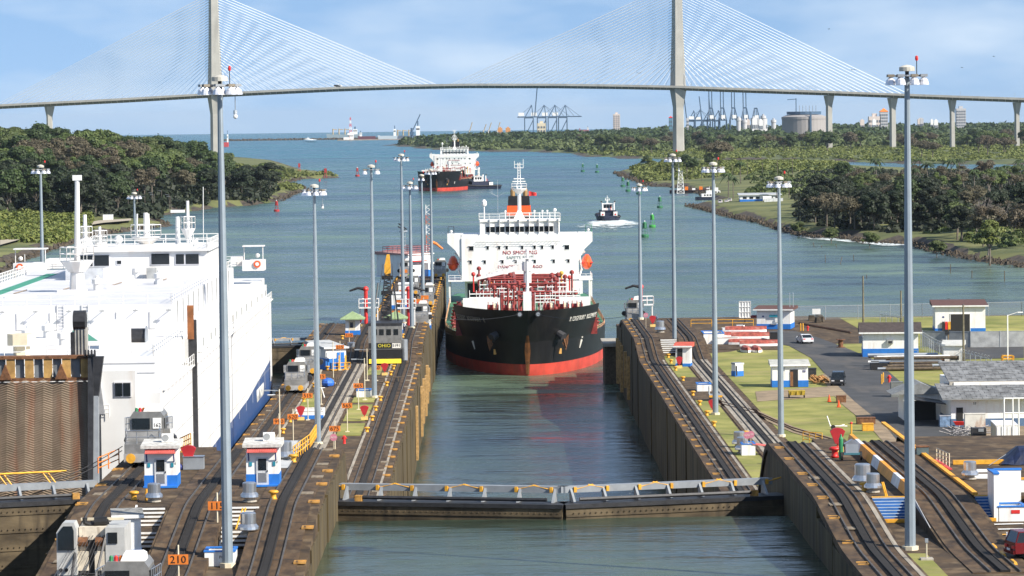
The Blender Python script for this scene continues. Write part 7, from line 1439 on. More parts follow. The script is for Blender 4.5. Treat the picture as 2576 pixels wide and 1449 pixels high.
# ------------------------------------------------------------------ vegetation
def leaf_mat(name, c1, c2, c3):
    m = bpy.data.materials.new(name); m.use_nodes = True; n, l = m.node_tree.nodes, m.node_tree.links; b = n['Principled BSDF']; b.inputs['Roughness'].default_value = .65
    g = n.new('ShaderNodeNewGeometry'); oi = n.new('ShaderNodeObjectInfo'); z = n.new('ShaderNodeTexNoise'); z.inputs['Scale'].default_value = .35; z.inputs['Detail'].default_value = 3; l.new(g.outputs['Position'], z.inputs['Vector'])
    r = n.new('ShaderNodeValToRGB'); r.color_ramp.elements[0].position = .33; r.color_ramp.elements[1].position = .68; r.color_ramp.elements[0].color = (*c1, 1); r.color_ramp.elements[1].color = (*c2, 1); l.new(z.outputs['Fac'], r.inputs[0])
    mx_ = n.new('ShaderNodeMix'); mx_.data_type = 'RGBA'; ml = n.new('ShaderNodeMath'); ml.operation = 'MULTIPLY'; ml.inputs[1].default_value = .7; l.new(oi.outputs['Random'], ml.inputs[0]); l.new(ml.outputs[0], mx_.inputs['Factor']); l.new(r.outputs[0], mx_.inputs[6]); mx_.inputs[7].default_value = (*c3, 1); l.new(mx_.outputs[2], b.inputs['Base Color'])
    tr = n.new('ShaderNodeBsdfTranslucent'); l.new(mx_.outputs[2], tr.inputs['Color']); ms = n.new('ShaderNodeMixShader'); ms.inputs[0].default_value = .22; l.new(b.outputs[0], ms.inputs[1]); l.new(tr.outputs[0], ms.inputs[2]); l.new(ms.outputs[0], n['Material Output'].inputs['Surface'])
    return m
leaf_dark = leaf_mat('leaf_dark', (.022, .046, .010), (.060, .098, .020), (.036, .056, .018))
leaf_mid = leaf_mat('leaf_mid', (.045, .082, .016), (.125, .165, .036), (.085, .105, .036))
leaf_brown = leaf_mat('leaf_brown', (.070, .055, .034), (.150, .120, .075), (.095, .090, .045))
leaf_deep_shade = leaf_mat('leaf_deep_shade', (.008, .018, .006), (.026, .044, .011), (.020, .024, .012))  # dark foliage with the shade of the wood put into its colour
leaf_lime = leaf_mat('leaf_lime', (.085, .125, .020), (.200, .215, .048), (.130, .150, .040))
bark = M('bark', (.13, .11, .09), .9, var=.3, scale=1); bare_m = M('bare_twigs', (.22, .19, .165), .9, var=.25, scale=.5)
def crown(seed, rx, rz, lobes, nleaf, size, mat, flat=1., up=.35):
    q = np.random.default_rng(seed); V = []
    cs = []
    for i in range(int(lobes*1.7)):
        a = q.uniform(0, 2*math.pi); rr = rx*q.uniform(.1, .82); h = q.uniform(-.4, .68)*rz
        s = q.uniform(.20, .48)*rx*(1-.35*rr/rx); cs.append((rr*math.cos(a), rr*math.sin(a), h*(1-.5*(rr/rx)**2), s, s*q.uniform(.55, .8)*flat))
    wts = np.array([c[3]**2 for c in cs]); wts /= wts.sum(); ids = q.choice(len(cs), nleaf, p=wts)
    d = q.normal(size=(nleaf, 3)); d /= np.linalg.norm(d, axis=1)[:, None]; d[:, 2] = np.where(d[:, 2] < -.35, -d[:, 2], d[:, 2])
    c = np.array(cs)[ids]; rad = (q.uniform(.72, 1.08, nleaf)+(q.random(nleaf) < .06)*q.uniform(0, .35, nleaf))[:, None]
    P = c[:, :3]+d*np.stack([c[:, 3], c[:, 3], c[:, 4]], 1)*rad
    nrm = d+q.normal(size=(nleaf, 3))*.45+np.array([0, 0, up]); nrm /= np.linalg.norm(nrm, axis=1)[:, None]
    t = np.cross(nrm, q.normal(size=(nleaf, 3))); t /= np.linalg.norm(t, axis=1)[:, None]; b = np.cross(nrm, t)
    s = size*q.uniform(.6, 1.3, nleaf)[:, None]
    quad = np.stack([P-t*s-b*s*.6, P+t*s-b*s*.7, P+t*s*.8+b*s*.7, P-t*s*.9+b*s*.6], 1).reshape(-1, 3)
    me = bpy.data.meshes.new('crown'); k = nleaf
    me.vertices.add(4*k); me.vertices.foreach_set('co', quad.ravel()); me.loops.add(4*k); me.loops.foreach_set('vertex_index', np.arange(4*k)); me.polygons.add(k); me.polygons.foreach_set('loop_start', np.arange(0, 4*k, 4)); me.update(calc_edges=True); me.materials.append(mat)
    return me
def trunk_mesh(h, r, n=4, seed=0, spread=3., mat=bark):
    q = random.Random(seed); m = MB(); m.tube([(0, 0, -1.5), (q.uniform(-.2, .2), 0, h*.45), (q.uniform(-.5, .5), q.uniform(-.5, .5), h*.8)], r, 7, r*.5)
    for i in range(n):
        a = i*6.28/n+q.random(); m.tube([(0, 0, h*.5), (spread*.5*math.cos(a), spread*.5*math.sin(a), h*.78), (spread*math.cos(a), spread*math.sin(a), h*1.05)], r*.45, 5, r*.15)
    return m.mesh('trunk', mat)
TREES = []
for i, (mt, rx, rz, lb, nl, sz, th) in enumerate(((leaf_dark, 8.5, 8, 16, 6500, .44, 11), (leaf_dark, 7, 9, 13, 5600, .42, 12), (leaf_mid, 8, 7, 15, 6000, .42, 11), (leaf_mid, 9.5, 6, 18, 6500, .42, 12), (leaf_brown, 8, 6.5, 15, 4200, .36, 11), (leaf_lime, 6.5, 6, 12, 4600, .4, 9), (leaf_mid, 6, 7.5, 11, 4600, .4, 10), (leaf_brown, 9, 5, 16, 4200, .36, 11), (leaf_deep_shade, 8, 9, 16, 6500, .44, 10))):
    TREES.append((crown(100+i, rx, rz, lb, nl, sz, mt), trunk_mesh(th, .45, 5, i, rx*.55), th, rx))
def bare(seed, h):
    q = random.Random(seed); m = MB()
    def br(p, d, L_, r, k):
        e = p+d*L_; m.tube([p, p.lerp(e, .5)+Vector((q.uniform(-.1, .1), q.uniform(-.1, .1), 0))*L_, e], r, 4 if k else 6, r*.6)
        if k >= 5: return
        for i in range(3 if k < 4 else 4):
            nd = (d+Vector((q.uniform(-1, 1), q.uniform(-1, 1), q.uniform(-.25, .6)))*.75).normalized(); br(e, nd, L_*q.uniform(.55, .78), r*.55, k+1)
    br(Vector((0, 0, -.5)), Vector((q.uniform(-.15, .15), 0, 1)), h*.33, .32, 0)
    return m.mesh('bare_branches', bare_m)
BARE = [bare(s, 15) for s in (1, 2)]
def palm_mesh(seed):
    q = random.Random(seed); m = MB()
    for i in range(16):
        a = i*6.28/16+q.uniform(-.2, .2); el_ = q.uniform(-.1, .9); L_ = q.uniform(2.8, 3.8); pts = [Vector((math.cos(a)*L_*t*math.cos(el_), math.sin(a)*L_*t*math.cos(el_), L_*t*math.sin(el_)-1.9*t*t*L_*.45)) for t in (0, .25, .5, .75, 1)]
        sd = Vector((-math.sin(a), math.cos(a), 0))
        for j in range(4):
            w0, w1 = .55*math.sin(.5+j*.7), .55*math.sin(.5+(j+1)*.7)*(.3 if j == 3 else 1)
            for s in (-1, 1): m.add([pts[j], pts[j+1], pts[j+1]+sd*s*w1+Vector((0, 0, -.3)), pts[j]+sd*s*w0+Vector((0, 0, -.3))], [(0, 1, 2, 3)])
    return m.mesh('fronds', leaf_dark)
PALM = palm_mesh(3); PTR_ = MB().tube([(0, 0, -1), (.2, 0, 4), (.1, 0, 8.6)], .22, 7, .15).mesh('trunk', bark)
def ground_z(poly, hf, x, y, edge=2.5, slope=.7):
    d = float(sdist(np.array([[x, y]]), poly)[0]); 
    return min(d*slope, edge+min(max(d, 0)*.012, 3))+float(hf(np.float64(x), np.float64(y)))*min(1, max(0, d/60)), d
def tree(x, y, z, kind, s, rz, label, group):
    cm, tm, th, rx = TREES[kind]; T = thing('tree', label, 'tree', (x, y, z), rz, group); T.scale = (s,)*3
    share(cm, 'crown', T, (0, 0, th)); share(tm, 'trunk', T, (0, 0, 0)); return T
def bare_tree(x, y, z, s, label, group):
    T = thing('bare_tree', label, 'tree', (x, y, z), random.random()*6, group); T.scale = (s,)*3; me = random.choice(BARE); share(me, 'bare_branches', T, (0, 0, 0))
    c2 = share(TREES[4][0], 'sparse_leaves', T, (0, 0, 9.5)); c2.scale = (.45, .45, .3); return T
def palm(x, y, z, s, label, group):
    T = thing('palm_tree', label, 'palm', (x, y, z), random.random()*6, group); T.scale = (s,)*3; share(PTR_, 'trunk', T, (0, 0, 0)); share(PALM, 'fronds', T, (.1, 0, 8.6)); return T
KW = {0: 'dense dark green', 1: 'tall dark green', 2: 'broad mid green', 3: 'wide spreading green', 4: 'brownish thin leaved', 5: 'light yellow green', 6: 'slender mid green', 7: 'flat topped brownish', 8: 'very dark heavy crowned'}
rt = random.Random(21)
# --- left wood: ranks fill the hill behind the road gap
placed = []
def scatter(n, region, poly, hf, mind, smin, smax, kinds, where, group, edge=6, tries=6000, bare_p=0.):
    k = 0; t = 0
    while k < n and t < tries:
        t += 1; x, y = region(rt)
        if any((x-a)**2+(y-b)**2 < mind*mind for a, b in placed): continue
        z, d = ground_z(poly, hf, x, y)
        if d < edge: continue
        placed.append((x, y)); s = rt.uniform(smin, smax); kd = rt.choice(kinds)
        if rt.random() < bare_p: bare_tree(x, y, z, s*1.05, 'bare grey branched tree '+where, group)
        else: tree(x, y, z+drop(x, y)-.3, kd, s, rt.random()*6.28, KW[kd]+' tree '+where, group)
        k += 1
    return k
def uv_region(u0, u1, y0, y1): return lambda q: ((lambda y: ((q.uniform(u0, u1)-1226)*y/8700, y))(y0+(y1-y0)*q.random()**1.1))
# the two dark blocks left and right of the cleared lane, then the hill behind
scatter(36, uv_region(-40, 310, 1640, 1850), LPp, h_left, 10, .95, 1.3, (8, 8, 8, 0, 1), 'at the front of the left wood', 'trees of the left wood, front rank')
scatter(22, uv_region(420, 690, 1960, 2250), LPp, h_left, 11, .85, 1.15, (8, 8, 0, 4, 7), 'on the wooded left point above the water', 'trees of the wooded left point')
scatter(60, uv_region(-60, 440, 1880, 2260), LPp, h_left, 12, 1.0, 1.45, (0, 2, 3, 4, 4, 6, 7, 2), 'on the slope of the left wood', 'trees of the left wood, slope')
scatter(50, uv_region(-60, 560, 2280, 2700), LPp, h_left, 13, 1.1, 1.6, (0, 0, 1, 2, 3), 'on the crest of the left wood', 'trees of the left wood, crest')
scatter(12, uv_region(580, 690, 2250, 2600), LPp, h_left, 10, .8, 1.05, (2, 5, 6, 5), 'at the tip of the left wood', 'trees at the tip of the left wood')
scatter(14, uv_region(690, 840, 2500, 2900), LPp, h_left, 7, .3, .5, (5, 2, 6), 'low on the left spit', 'low trees on the left spit', edge=2)
# --- right bank
scatter(48, uv_region(2035, 2335, 1300, 1620), RP, h_right, 8, .62, .95, (8, 8, 0, 7, 8), 'in the dark grove on the right bank', 'trees of the dark right grove', edge=9)
scatter(40, uv_region(2330, 2600, 1130, 1420), RP, h_right, 8, .55, .9, (8, 0, 2, 4, 7, 5, 8), 'near the water on the right bank', 'waterside trees of the right bank', edge=10, bare_p=.12)
scatter(44, uv_region(2120, 2620, 1640, 2150), RP, h_right, 10, .6, .9, (4, 7, 0, 6, 2), 'behind the dark right grove', 'trees behind the right grove', bare_p=.35)
scatter(18, uv_region(1620, 1830, 2550, 3150), RP, h_right, 11, .45, .75, (0, 2, 5, 6), 'on the mound beyond the landing', 'trees on the mound beyond the landing')
tree(*(D(1803, 400, 2900).x, 2900, 3.0), 7, 1.55, 1.0, 'lone wide brown crowned tree standing above the mound', 'single trees')
for u, v in ((2093, 605), (2360, 640), (2190, 617), (2010, 588)):
    p = G(u, v, 1.0); tree(p.x, p.y+3, -1.5, 2, .42, u, 'low bushy green tree overhanging the water on the right bank', 'bushes overhanging the right shore')
p = G(2490, 650, 3); tree(p.x, p.y, 2, 5, .85, 0, 'yellow green leaning tree at the right waterside', 'single trees'); p = G(2480, 640, 3); bare_tree(p.x+2, p.y+8, 3, 1.35, 'tall pale bare tree rising over the right waterside', 'single trees')
for u, v, Y, s in ((1832, 495, 1900, 1.0), (1845, 505, 1880, .85), (1863, 440, 2250, 1.0), (1985, 480, 1850, .75), (1955, 505, 1800, .7)):
    q = D(u, v, Y); z, d = ground_z(RP, h_right, q.x, Y); palm(q.x, Y, z, s*1.5, 'tall coconut palm by the boat landing', 'palms by the boat landing')
for i in range(14):
    u = rt.uniform(2150, 2580); Y = rt.uniform(1750, 2250); x = (u-1226)*Y/8700; z, d = ground_z(RP, h_right, x, Y); palm(x, Y, z, rt.uniform(1.2, 1.7), 'dark palm standing above the right bank trees', 'palms above the right bank trees')
# --- undergrowth and reeds as masses
def scrub(name, label, poly, hf, region, n, smin, smax, mat, kind='stuff', cat='scrub', nl=46, edge=2, flat=.7, fs_=.22):
    q = np.random.default_rng(sum(map(ord, label)) % 1000); P = []; r_ = random.Random(n)
    pts = []
    while len(pts) < n:
        x, y = region(r_); pts.append((x, y))
    A = np.array(pts); d = sdist(A, poly); A = A[d > edge]; d = d[d > edge]
    Z = np.minimum(d*.7, 2.5+np.minimum(d*.012, 3))+hf(A[:, 0], A[:, 1])*np.clip(d/60, 0, 1)+drop(A[:, 0], A[:, 1])
    k = len(A); s = q.uniform(smin, smax, k)
    dd = q.normal(size=(k, nl, 3)); dd /= np.linalg.norm(dd, axis=2)[..., None]; dd[..., 2] = np.abs(dd[..., 2])
    Pp = np.stack([A[:, 0], A[:, 1], Z], 1)[:, None, :]+dd*s[:, None, None]*np.array([1, 1, flat])*q.uniform(.7, 1.05, (k, nl, 1))
    nr = dd+q.normal(size=dd.shape)*.5; nr /= np.linalg.norm(nr, axis=2)[..., None]; t = np.cross(nr, q.normal(size=dd.shape)); t /= np.linalg.norm(t, axis=2)[..., None]; b = np.cross(nr, t); sz = (s[:, None, None]*fs_)*q.uniform(.6, 1.3, (k, nl, 1))
    quad = np.stack([Pp-t*sz-b*sz*.7, Pp+t*sz-b*sz*.7, Pp+t*sz+b*sz*.7, Pp-t*sz+b*sz*.7], 2).reshape(-1, 3); m = k*nl
    me = bpy.data.meshes.new(name); me.vertices.add(4*m); me.vertices.foreach_set('co', quad.ravel()); me.loops.add(4*m); me.loops.foreach_set('vertex_index', np.arange(4*m)); me.polygons.add(m); me.polygons.foreach_set('loop_start', np.arange(0, 4*m, 4)); me.update(calc_edges=True); me.materials.append(mat)
    o = bpy.data.objects.new(name, me); C.objects.link(o); return tag(o, label, cat, kind=kind)
scrub('undergrowth', 'dark undergrowth filling the left wood', LPp, h_left, uv_region(-60, 680, 1640, 2600), 1500, 2.5, 6, leaf_deep_shade, flat=1.2)
scrub('scrub_cover', 'bushes dotted over the lawn behind the boat landing', RP, h_right, uv_region(1880, 2160, 1900, 2500), 260, 1.5, 4.5, leaf_mid)
scrub('reeds', 'tall yellow green reeds on the left shore', LPp, h_left, uv_region(-40, 225, 1330, 1640), 900, 1.4, 2.8, leaf_lime, flat=1.3, cat='reeds')
scrub('scrub_cover', 'green scrub covering the left spit', LPp, h_left, uv_region(690, 860, 2300, 2990), 420, 2, 4, leaf_lime)
scrub('scrub_cover', 'bright green scrub on the mound beyond the landing', RP, h_right, uv_region(1590, 2130, 2420, 3300), 1500, 2, 4.5, leaf_lime)
scrub('undergrowth', 'dark undergrowth of the right grove', RP, h_right, uv_region(2000, 2640, 1300, 2400), 1500, 1.8, 4, leaf_deep_shade, edge=12)
scrub('undergrowth', 'brushy growth along the right waterside', RP, h_right, uv_region(2330, 2640, 1150, 1330), 160, 1.2, 2.4, leaf_mid, edge=14)
# --- far headland forest
scrub('far_forest', 'dense forest mass covering the far headland below the bridge', FH, h_far, lambda q: ((lambda y: ((q.uniform(980, 2640)-1226)*y/8700, y))(4500+3400*q.random()**1.3)), 3900, 7, 13, leaf_mid, cat='forest', nl=64, edge=14, fs_=.19)
scrub('far_forest', 'darker forest crest on the far headland', FH, h_far, lambda q: ((lambda y: ((q.uniform(985, 2640)-1226)*y/8700, y))(q.uniform(5800, 8200))), 1300, 10, 17, leaf_dark, cat='forest', nl=60, edge=20, flat=.9, fs_=.19)
scrub('marsh_grass', 'pale green marsh grass fringing the far shore', FH, h_far, lambda q: ((lambda y: ((q.uniform(1450, 2640)-1226)*y/8700, y))(3250+1700*q.random())), 3600, 2, 5, leaf_lime, cat='marsh', nl=36, edge=3, flat=.5)
for i in range(80):
    u = rt.uniform(1330, 2620); Y = rt.uniform(3900, 5200) if u < 2150 else rt.uniform(3300, 5000); x = (u-1226)*Y/8700; d = float(sdist(np.array([[x, Y]]), FH)[0])
    if d < 40: continue
    kd = rt.choice((0, 2, 3, 4, 7)); tree(x, Y, 3+drop(x, Y), kd, rt.uniform(1.0, 1.5), rt.random()*6, KW[kd]+' tree standing out on the far headland', 'trees standing out on the far headland')
# ------------------------------------------------------------------ channel buoys and stakes
def buoy(u, v, mat, label, s=1., group=None):
    p = G(u, v, 0); T = thing('channel_buoy', label, 'buoy', (p.x, p.y, drop(p.x, p.y)), u, group); T.scale = (s,)*3
    MB().lathe([(1.2, -.5), (1.3, .2), (1.3, .75), (1.0, .95)], n=14).build('float', mat, T)
    for k in range(4): a = k*1.571+.4; MB().bar((.9*math.cos(a), .9*math.sin(a), .9), (.62*math.cos(a), .62*math.sin(a), 4.6), .07).build('cage_leg', mat, T)
    for z in (1.9, 2.8): MB().lathe([(.78, z), (.8, z+.08)], n=10).build('cage_ring', mat, T)
    MB().lathe([(.62, 2.9), (.66, 3.0), (.62, 4.6), (.3, 4.9)], n=8).build('daymark', mat, T); MB().tube([(0, 0, 4.8), (0, 0, 5.4)], .16, 6).build('lantern', white, T)
bg_ = M('buoy_green', (.03, .15, .07), .6, var=.3); bl_ = M('buoy_bright', (.05, .30, .06), .5, var=.2); brd = M('buoy_red', (.36, .03, .03), .6, var=.2)
buoy(1622, 596, bg_, 'dark green buoy with rusty float closest to the lock', 1.25, 'green channel buoys'); buoy(1641, 571, bl_, 'bright green buoy with gulls on top beside the tug wake', 1.15, 'green channel buoys'); buoy(1660, 522, bg_, 'green buoy alone below the boat landing', 1.2, 'green channel buoys')
for u, v in ((1567, 468), (1580, 480), (1607, 487)): buoy(u, v, bg_, 'green buoy off the rocky right point', 1.3, 'green channel buoys off the right point')
for u, v in ((1466, 430), (1502, 432)): buoy(u, v, bg_, 'distant green buoy in mid channel', 1.4, 'distant green channel buoys')
buoy(1136, 420, bg_, 'small green buoy beside the distant tanker mast', 1.4, 'distant green channel buoys')
buoy(696, 531, brd, 'red buoy floating off the wooded left point', 1.15, 'red channel buoys'); buoy(899, 442, brd, 'red buoy in mid channel off the left spit', 1.5, 'red channel buoys')
for u, v, lb in ((753, 432, 'red beacon standing on the left spit, dark base'), (819, 447, 'red beacon standing on the end of the left spit')):
    p = G(u, v, 2); T = thing('beacon', lb, 'beacon', tuple(p)); [MB().bar((sx*.9, sy*.9, 0), (sx*.5, sy*.5, 5.5), .14).build('leg', brd, T) for sx in (-1, 1) for sy in (-1, 1)]; MB().box(-.9, .9, -.9, .9, 4, 7.5).build('daymark', brd, T)
for i, (u, v, dv, ln) in enumerate(((2076, 659, 0, 2.2), (2112, 664, .8, 2.2), (2148, 655, .1, 1.8), (2106, 622, .5, 1.), (2180, 700, .0, 1), (2391, 687, 0, 2.6), (2445, 698, 0, 1.9), (2527, 707, 0, 2.8), (2178, 612, .3, .8), (2050, 620, .5, 1.4), (2068, 622, .4, .6))):
    p = G(u, v, 0); T = thing('mooring_stake', 'weathered stake sticking out of the shallow water off the right bank', 'stake', tuple(p), i, 'stakes in the shallows'); MB().tube([(0, 0, -1), (dv*ln, 0, ln)], .12, 6).build('shaft', wood, T); MB().lathe([(.13, 0), (.1, .06)], (dv*ln, 0, ln), 6).build('cap', rust, T)
# ------------------------------------------------------------------ boat landing on the right bank
def boat(label, u, v, L_, W2, hc, rz, cab=True, name='work_boat'):
    p = G(u, v, 0); T = thing(name, label, 'boat', (p.x, p.y, 0), rz); st = [(-L_/2, .1), (-L_*.35, W2*.7), (-L_*.1, W2), (L_*.4, W2), (L_/2, W2*.85)]; m = MB()
    for sd in (-1, 1):
        o = len(m.v)
        for z in (-.3, 1.6):
            for y, h in st: m.v.append((sd*h*(.85 if z < 0 else 1), y, z+(.6 if y < -L_*.3 and z > 0 else 0)))
        for j in range(4): m.f.append((o+j, o+j+1, o+j+6, o+j+5))
    m.f.append((4, 9, 19, 14)); m.build('hull', hc, T); MB().add([(-h, y, 1.2) for y, h in st]+[(h, y, 1.2) for y, h in reversed(st)], [tuple(range(10))]).build('deck', dark, T)
    if cab:
        c_ = MB().box(-W2*.7, W2*.7, -L_*.18, L_*.3, 1.2, 3.4).build('cabin', white, T); [MB().box(sd*W2*.7-.04, sd*W2*.7+.04, -L_*.15+k*1.6, -L_*.15+k*1.6+1.1, 2.2, 3.0).build('window', glass, c_) for sd in (-1, 1) for k in range(4)]; MB().box(-W2*.5, W2*.5, -L_*.1, L_*.12, 3.4, 5.2).build('wheelhouse', white, T); MB().bar((0, 0, 5.2), (0, 0, 7.5), .1).build('mast', white, T)
    return T
navy2 = M('boat_navy', (.02, .025, .05), .5)
boat('navy launch with white cabin moored at the landing', 1785, 502, 16, 2.4, navy2, R(95)); boat('second white cabined launch moored behind the navy launch', 1800, 494, 15, 2.3, navy2, R(93)); T = boat('dark work barge with orange gear moored beside the white lattice tower', 1745, 484, 30, 5, M('barge_dark', (.05, .03, .035), .6), R(88), False); 
for k in range(5): MB().box(-3, 3, -10+k*4.5, -8+k*4.5, 1.2, 2.6+(k % 2)).build('deck_gear', orange if k % 2 else white, T)
lt2 = thing('lattice_tower', 'white lattice range tower on the rocks at the boat landing', 'tower', tuple(G(1712, 487, .5))); h_ = 13.5
for k in range(6):
    z0, z1 = h_*k/6, h_*(k+1)/6; w0, w1 = 2.2-1.2*k/6, 2.2-1.2*(k+1)/6; m = MB()
    for sx, sy in ((-1, -1), (1, -1), (1, 1), (-1, 1)): m.bar((sx*w0, sy*w0, z0), (sx*w1, sy*w1, z1), .13)
    m.bar((-w0, -w0, z0), (w1, -w1, z1), .1).bar((w0, -w0, z0), (-w1, -w1, z1), .1).bar((-w0, -w0, z0), (w0, -w0, z0), .1); m.build('lattice_section', white, lt2)
MB().box(-1.6, 1.6, -1.6, 1.6, h_, h_+.3).build('top_platform', steel, lt2)
p = G(1905, 508, 2.5); T, w_ = house('landing_house', 'long low white and blue shed roofed in grey at the boat landing', (p.x-9, p.y, 2.3), (p.x+12, p.y, 2.3), 8, 3.8, 'flat', M('shed_roof', (.36, .38, .40), .7), 1.6, ov=.8, slope=.8); [MB().box(1.5+k*3.4, 3.5+k*3.4, -.05, 0, 1.8, 3.0).build('window', glass, T) for k in range(6)]
tk = thing('fuel_tank', 'white horizontal tank behind the silver fence at the landing', 'tank', (p.x+4, p.y-14, 2.3)); MB().tube([(-2.2, 0, 2), (2.2, 0, 2)], 1.5, 14).build('vessel', white, tk); [MB().box(x-.2, x+.2, -1, 1, 0, 1.2).build('saddle', concrete, tk) for x in (-1.4, 1.4)]
fence('silver sheet fence round the white tank', [(p.x+2, p.y-20, 2.3), (p.x+12, p.y-17, 2.3)], 2.6, 2.5, M('sheet_silver', (.55, .57, .58), .4, .4), False)
for i, (u, v) in enumerate(((1812, 511), (1828, 509), (1836, 507))): car(('white van parked at the boat landing', 'white car parked behind the van at the boat landing', 'white pickup parked under the palms at the landing')[i], 'car', tuple(G(u, v, 2.4)), R(80), (.75, .75, .75), ('suv', 'sedan', 'suv')[i])
for i in range(9):
    u = 1690+i*38; q = D(u, 460, 2350); z, d = ground_z(RP, h_right, q.x, 2350); T = thing('utility_pole', 'slim grey utility pole on the lawn behind the landing', 'pole', (q.x, 2350, z), 0, 'utility poles behind the landing'); MB().tube([(0, 0, 0), (0, 0, 9+i % 3)], .16, 6).build('shaft', bark, T); MB().bar((-.8, 0, 8), (.8, 0, 8), .08).build('cross_arm', bark, T)
for i in range(10):
    u, v = 300+i*14+(i % 3)*9, 540-(i % 4)*6; p = G(u, v, 3); T = thing('utility_pole', 'slim dark utility pole in the cleared lane of the left wood', 'pole', (p.x, p.y, 2), 0, 'utility poles on the left bank'); MB().tube([(0, 0, 0), (0, 0, 10)], .15, 6).build('shaft', bark, T); MB().bar((0, 0, 9.6), (-2, 0, 10), .07).build('lamp_arm', steel, T)
p = G(272, 553, 3); stuffbox('white_hut', 'small white hut with red mark on the left shore', 'hut', (p.x, p.y, 2.5), (4.5, 3, 3.0), white, gategrey)
# grass strip and road on the left shore
m = MB(); m.add([(G(u, v, 3.3).x, G(u, v, 3.3).y, 3.6) for u, v in ((0, 618), (120, 585), (260, 562), (330, 556), (330, 551), (250, 556), (110, 577), (0, 606))], [tuple(range(8))]); struct(m.build('shore_road', M('pale_gravel', (.38, .33, .25), .9)))
# ------------------------------------------------------------------ far port
def zq(x, y): return drop(x, y)
def sts(label, u, Y, raised=False, s=1., boomdir=1, front=False, vb=325):
    p = D(u, vb, Y); T = thing('gantry_crane', label, 'port crane', (p.x, Y, zq(p.x, Y)), 0 if not front else R(90), 'blue container gantry cranes'); T.scale = (s,)*3
    for x in (-9, 9):
        for y in (-8, 8): MB().bar((x, y, 0), (x, y, 42), 1.0).build('leg', portblue, T)
        MB().bar((x, -8, 14), (x, 8, 14), .8).build('portal_beam', portblue, T)
    for y in (-8, 8):
        MB().bar((-9, y, 42), (9, y, 42), 1.0).build('sill_beam', portblue, T); MB().bar((-9, y, 2), (9, y, 38), .7).build('brace', portblue, T); MB().bar((-9, y, 42), (6, y*.4, 68), .8).build('a_frame_leg', portblue, T); MB().bar((9, y, 42), (6, y*.4, 68), .8).build('a_frame_leg', portblue, T)
    for y in (-3, 3):
        MB().bar((-24*boomdir, y, 44), (12*boomdir, y, 44), 1.1).build('back_girder', portblue, T)
        e = (12*boomdir+6*boomdir, y, 104) if raised else (40*boomdir, y, 44); MB().bar((12*boomdir, y, 44), e, 1.1).build('boom', portblue, T)
        MB().bar((6, y*.5, 68), (-22*boomdir, y, 45), .35).build('stay', portblue, T)
        if not raised: MB().bar((6, y*.5, 68), (36*boomdir, y, 45), .35).build('stay', portblue, T); MB().bar((6, y*.5, 68), (24*boomdir, y, 45), .35).build('stay', portblue, T)
    MB().box(-22, -10, -4, 4, 46, 53).build('machinery_house', white, T) if boomdir > 0 else MB().box(10, 22, -4, 4, 46, 53).build('machinery_house', white, T)
    MB().bar((5, -3, 68), (5, 3, 68), 1.4).build('apex_beam', portblue, T)
    return T
sts('blue gantry crane with its boom raised, beside three lowered ones', 1331, 9000, True, 1.25)
for i, u in enumerate((1363, 1390, 1416)): sts('blue gantry crane with lowered boom in the left port group', u, 9050+i*60, False, 1.25)
for i, u in enumerate((1789, 1818, 1846, 1875)): sts('tall blue gantry crane seen end on with boom raised', u, 7000+i*30, True, .97, 1, True, 312)
for i, u in enumerate((1740, 1778, 1802)): sts('slender blue gantry crane with raised boom behind the pylon', u, 7900, True, .92, -1, False, 312)
sts('blue gantry crane with lowered boom right of the pylon', 1756, 7850, False, .95, 1, False, 312); sts('low blue gantry crane end on, boom lowered, beside the storage tank', 1902, 7100, False, .95, 1, True, 312)
def tankd(u0, u1, vt, vb, Y, label):
    a, b = D(u0, vb, Y), D(u1, vb, Y); t = D((u0+u1)/2, vt, Y).z; T = thing('storage_tank', label, 'tank', ((a.x+b.x)/2, Y, zq(a.x, Y))); r = (b.x-a.x)/2; h = t
    MB().lathe([(r, 0), (r, h*.88), (r*1.02, h*.88), (r*1.02, h*.97), (r*.8, h*1.03), (r*.3, h*1.08)], n=32).build('shell', M('tank_concrete', (.30, .28, .27), .8, var=.1), T)
    MB().lathe([(r*.78, h*1.05), (r*.78, h*1.16), (r*.76, h*1.16)], n=20).build('roof_gantry', portblue, T); MB().box(r*.17, r*.25, -r-1.5, -r+1, 0, h*1.15).build('stair_tower', portblue, T)
    for k in range(6): MB().bar((-r*.2+k*r*.15, 0, h*1.05), (-r*.2+k*r*.15, 0, h*1.38), .5).build('roof_pipe', steel, T)
    MB().bar((-r*.35, 0, h), (-r*.35, 0, h*1.65), .8).bar((-r*.35, 0, h*1.62), (-r*.75, 0, h*1.6), .6).build('roof_crane', portblue, T)
tankd(1967, 2078, 288, 312, 6000, 'large round grey storage tank with piping on its roof')
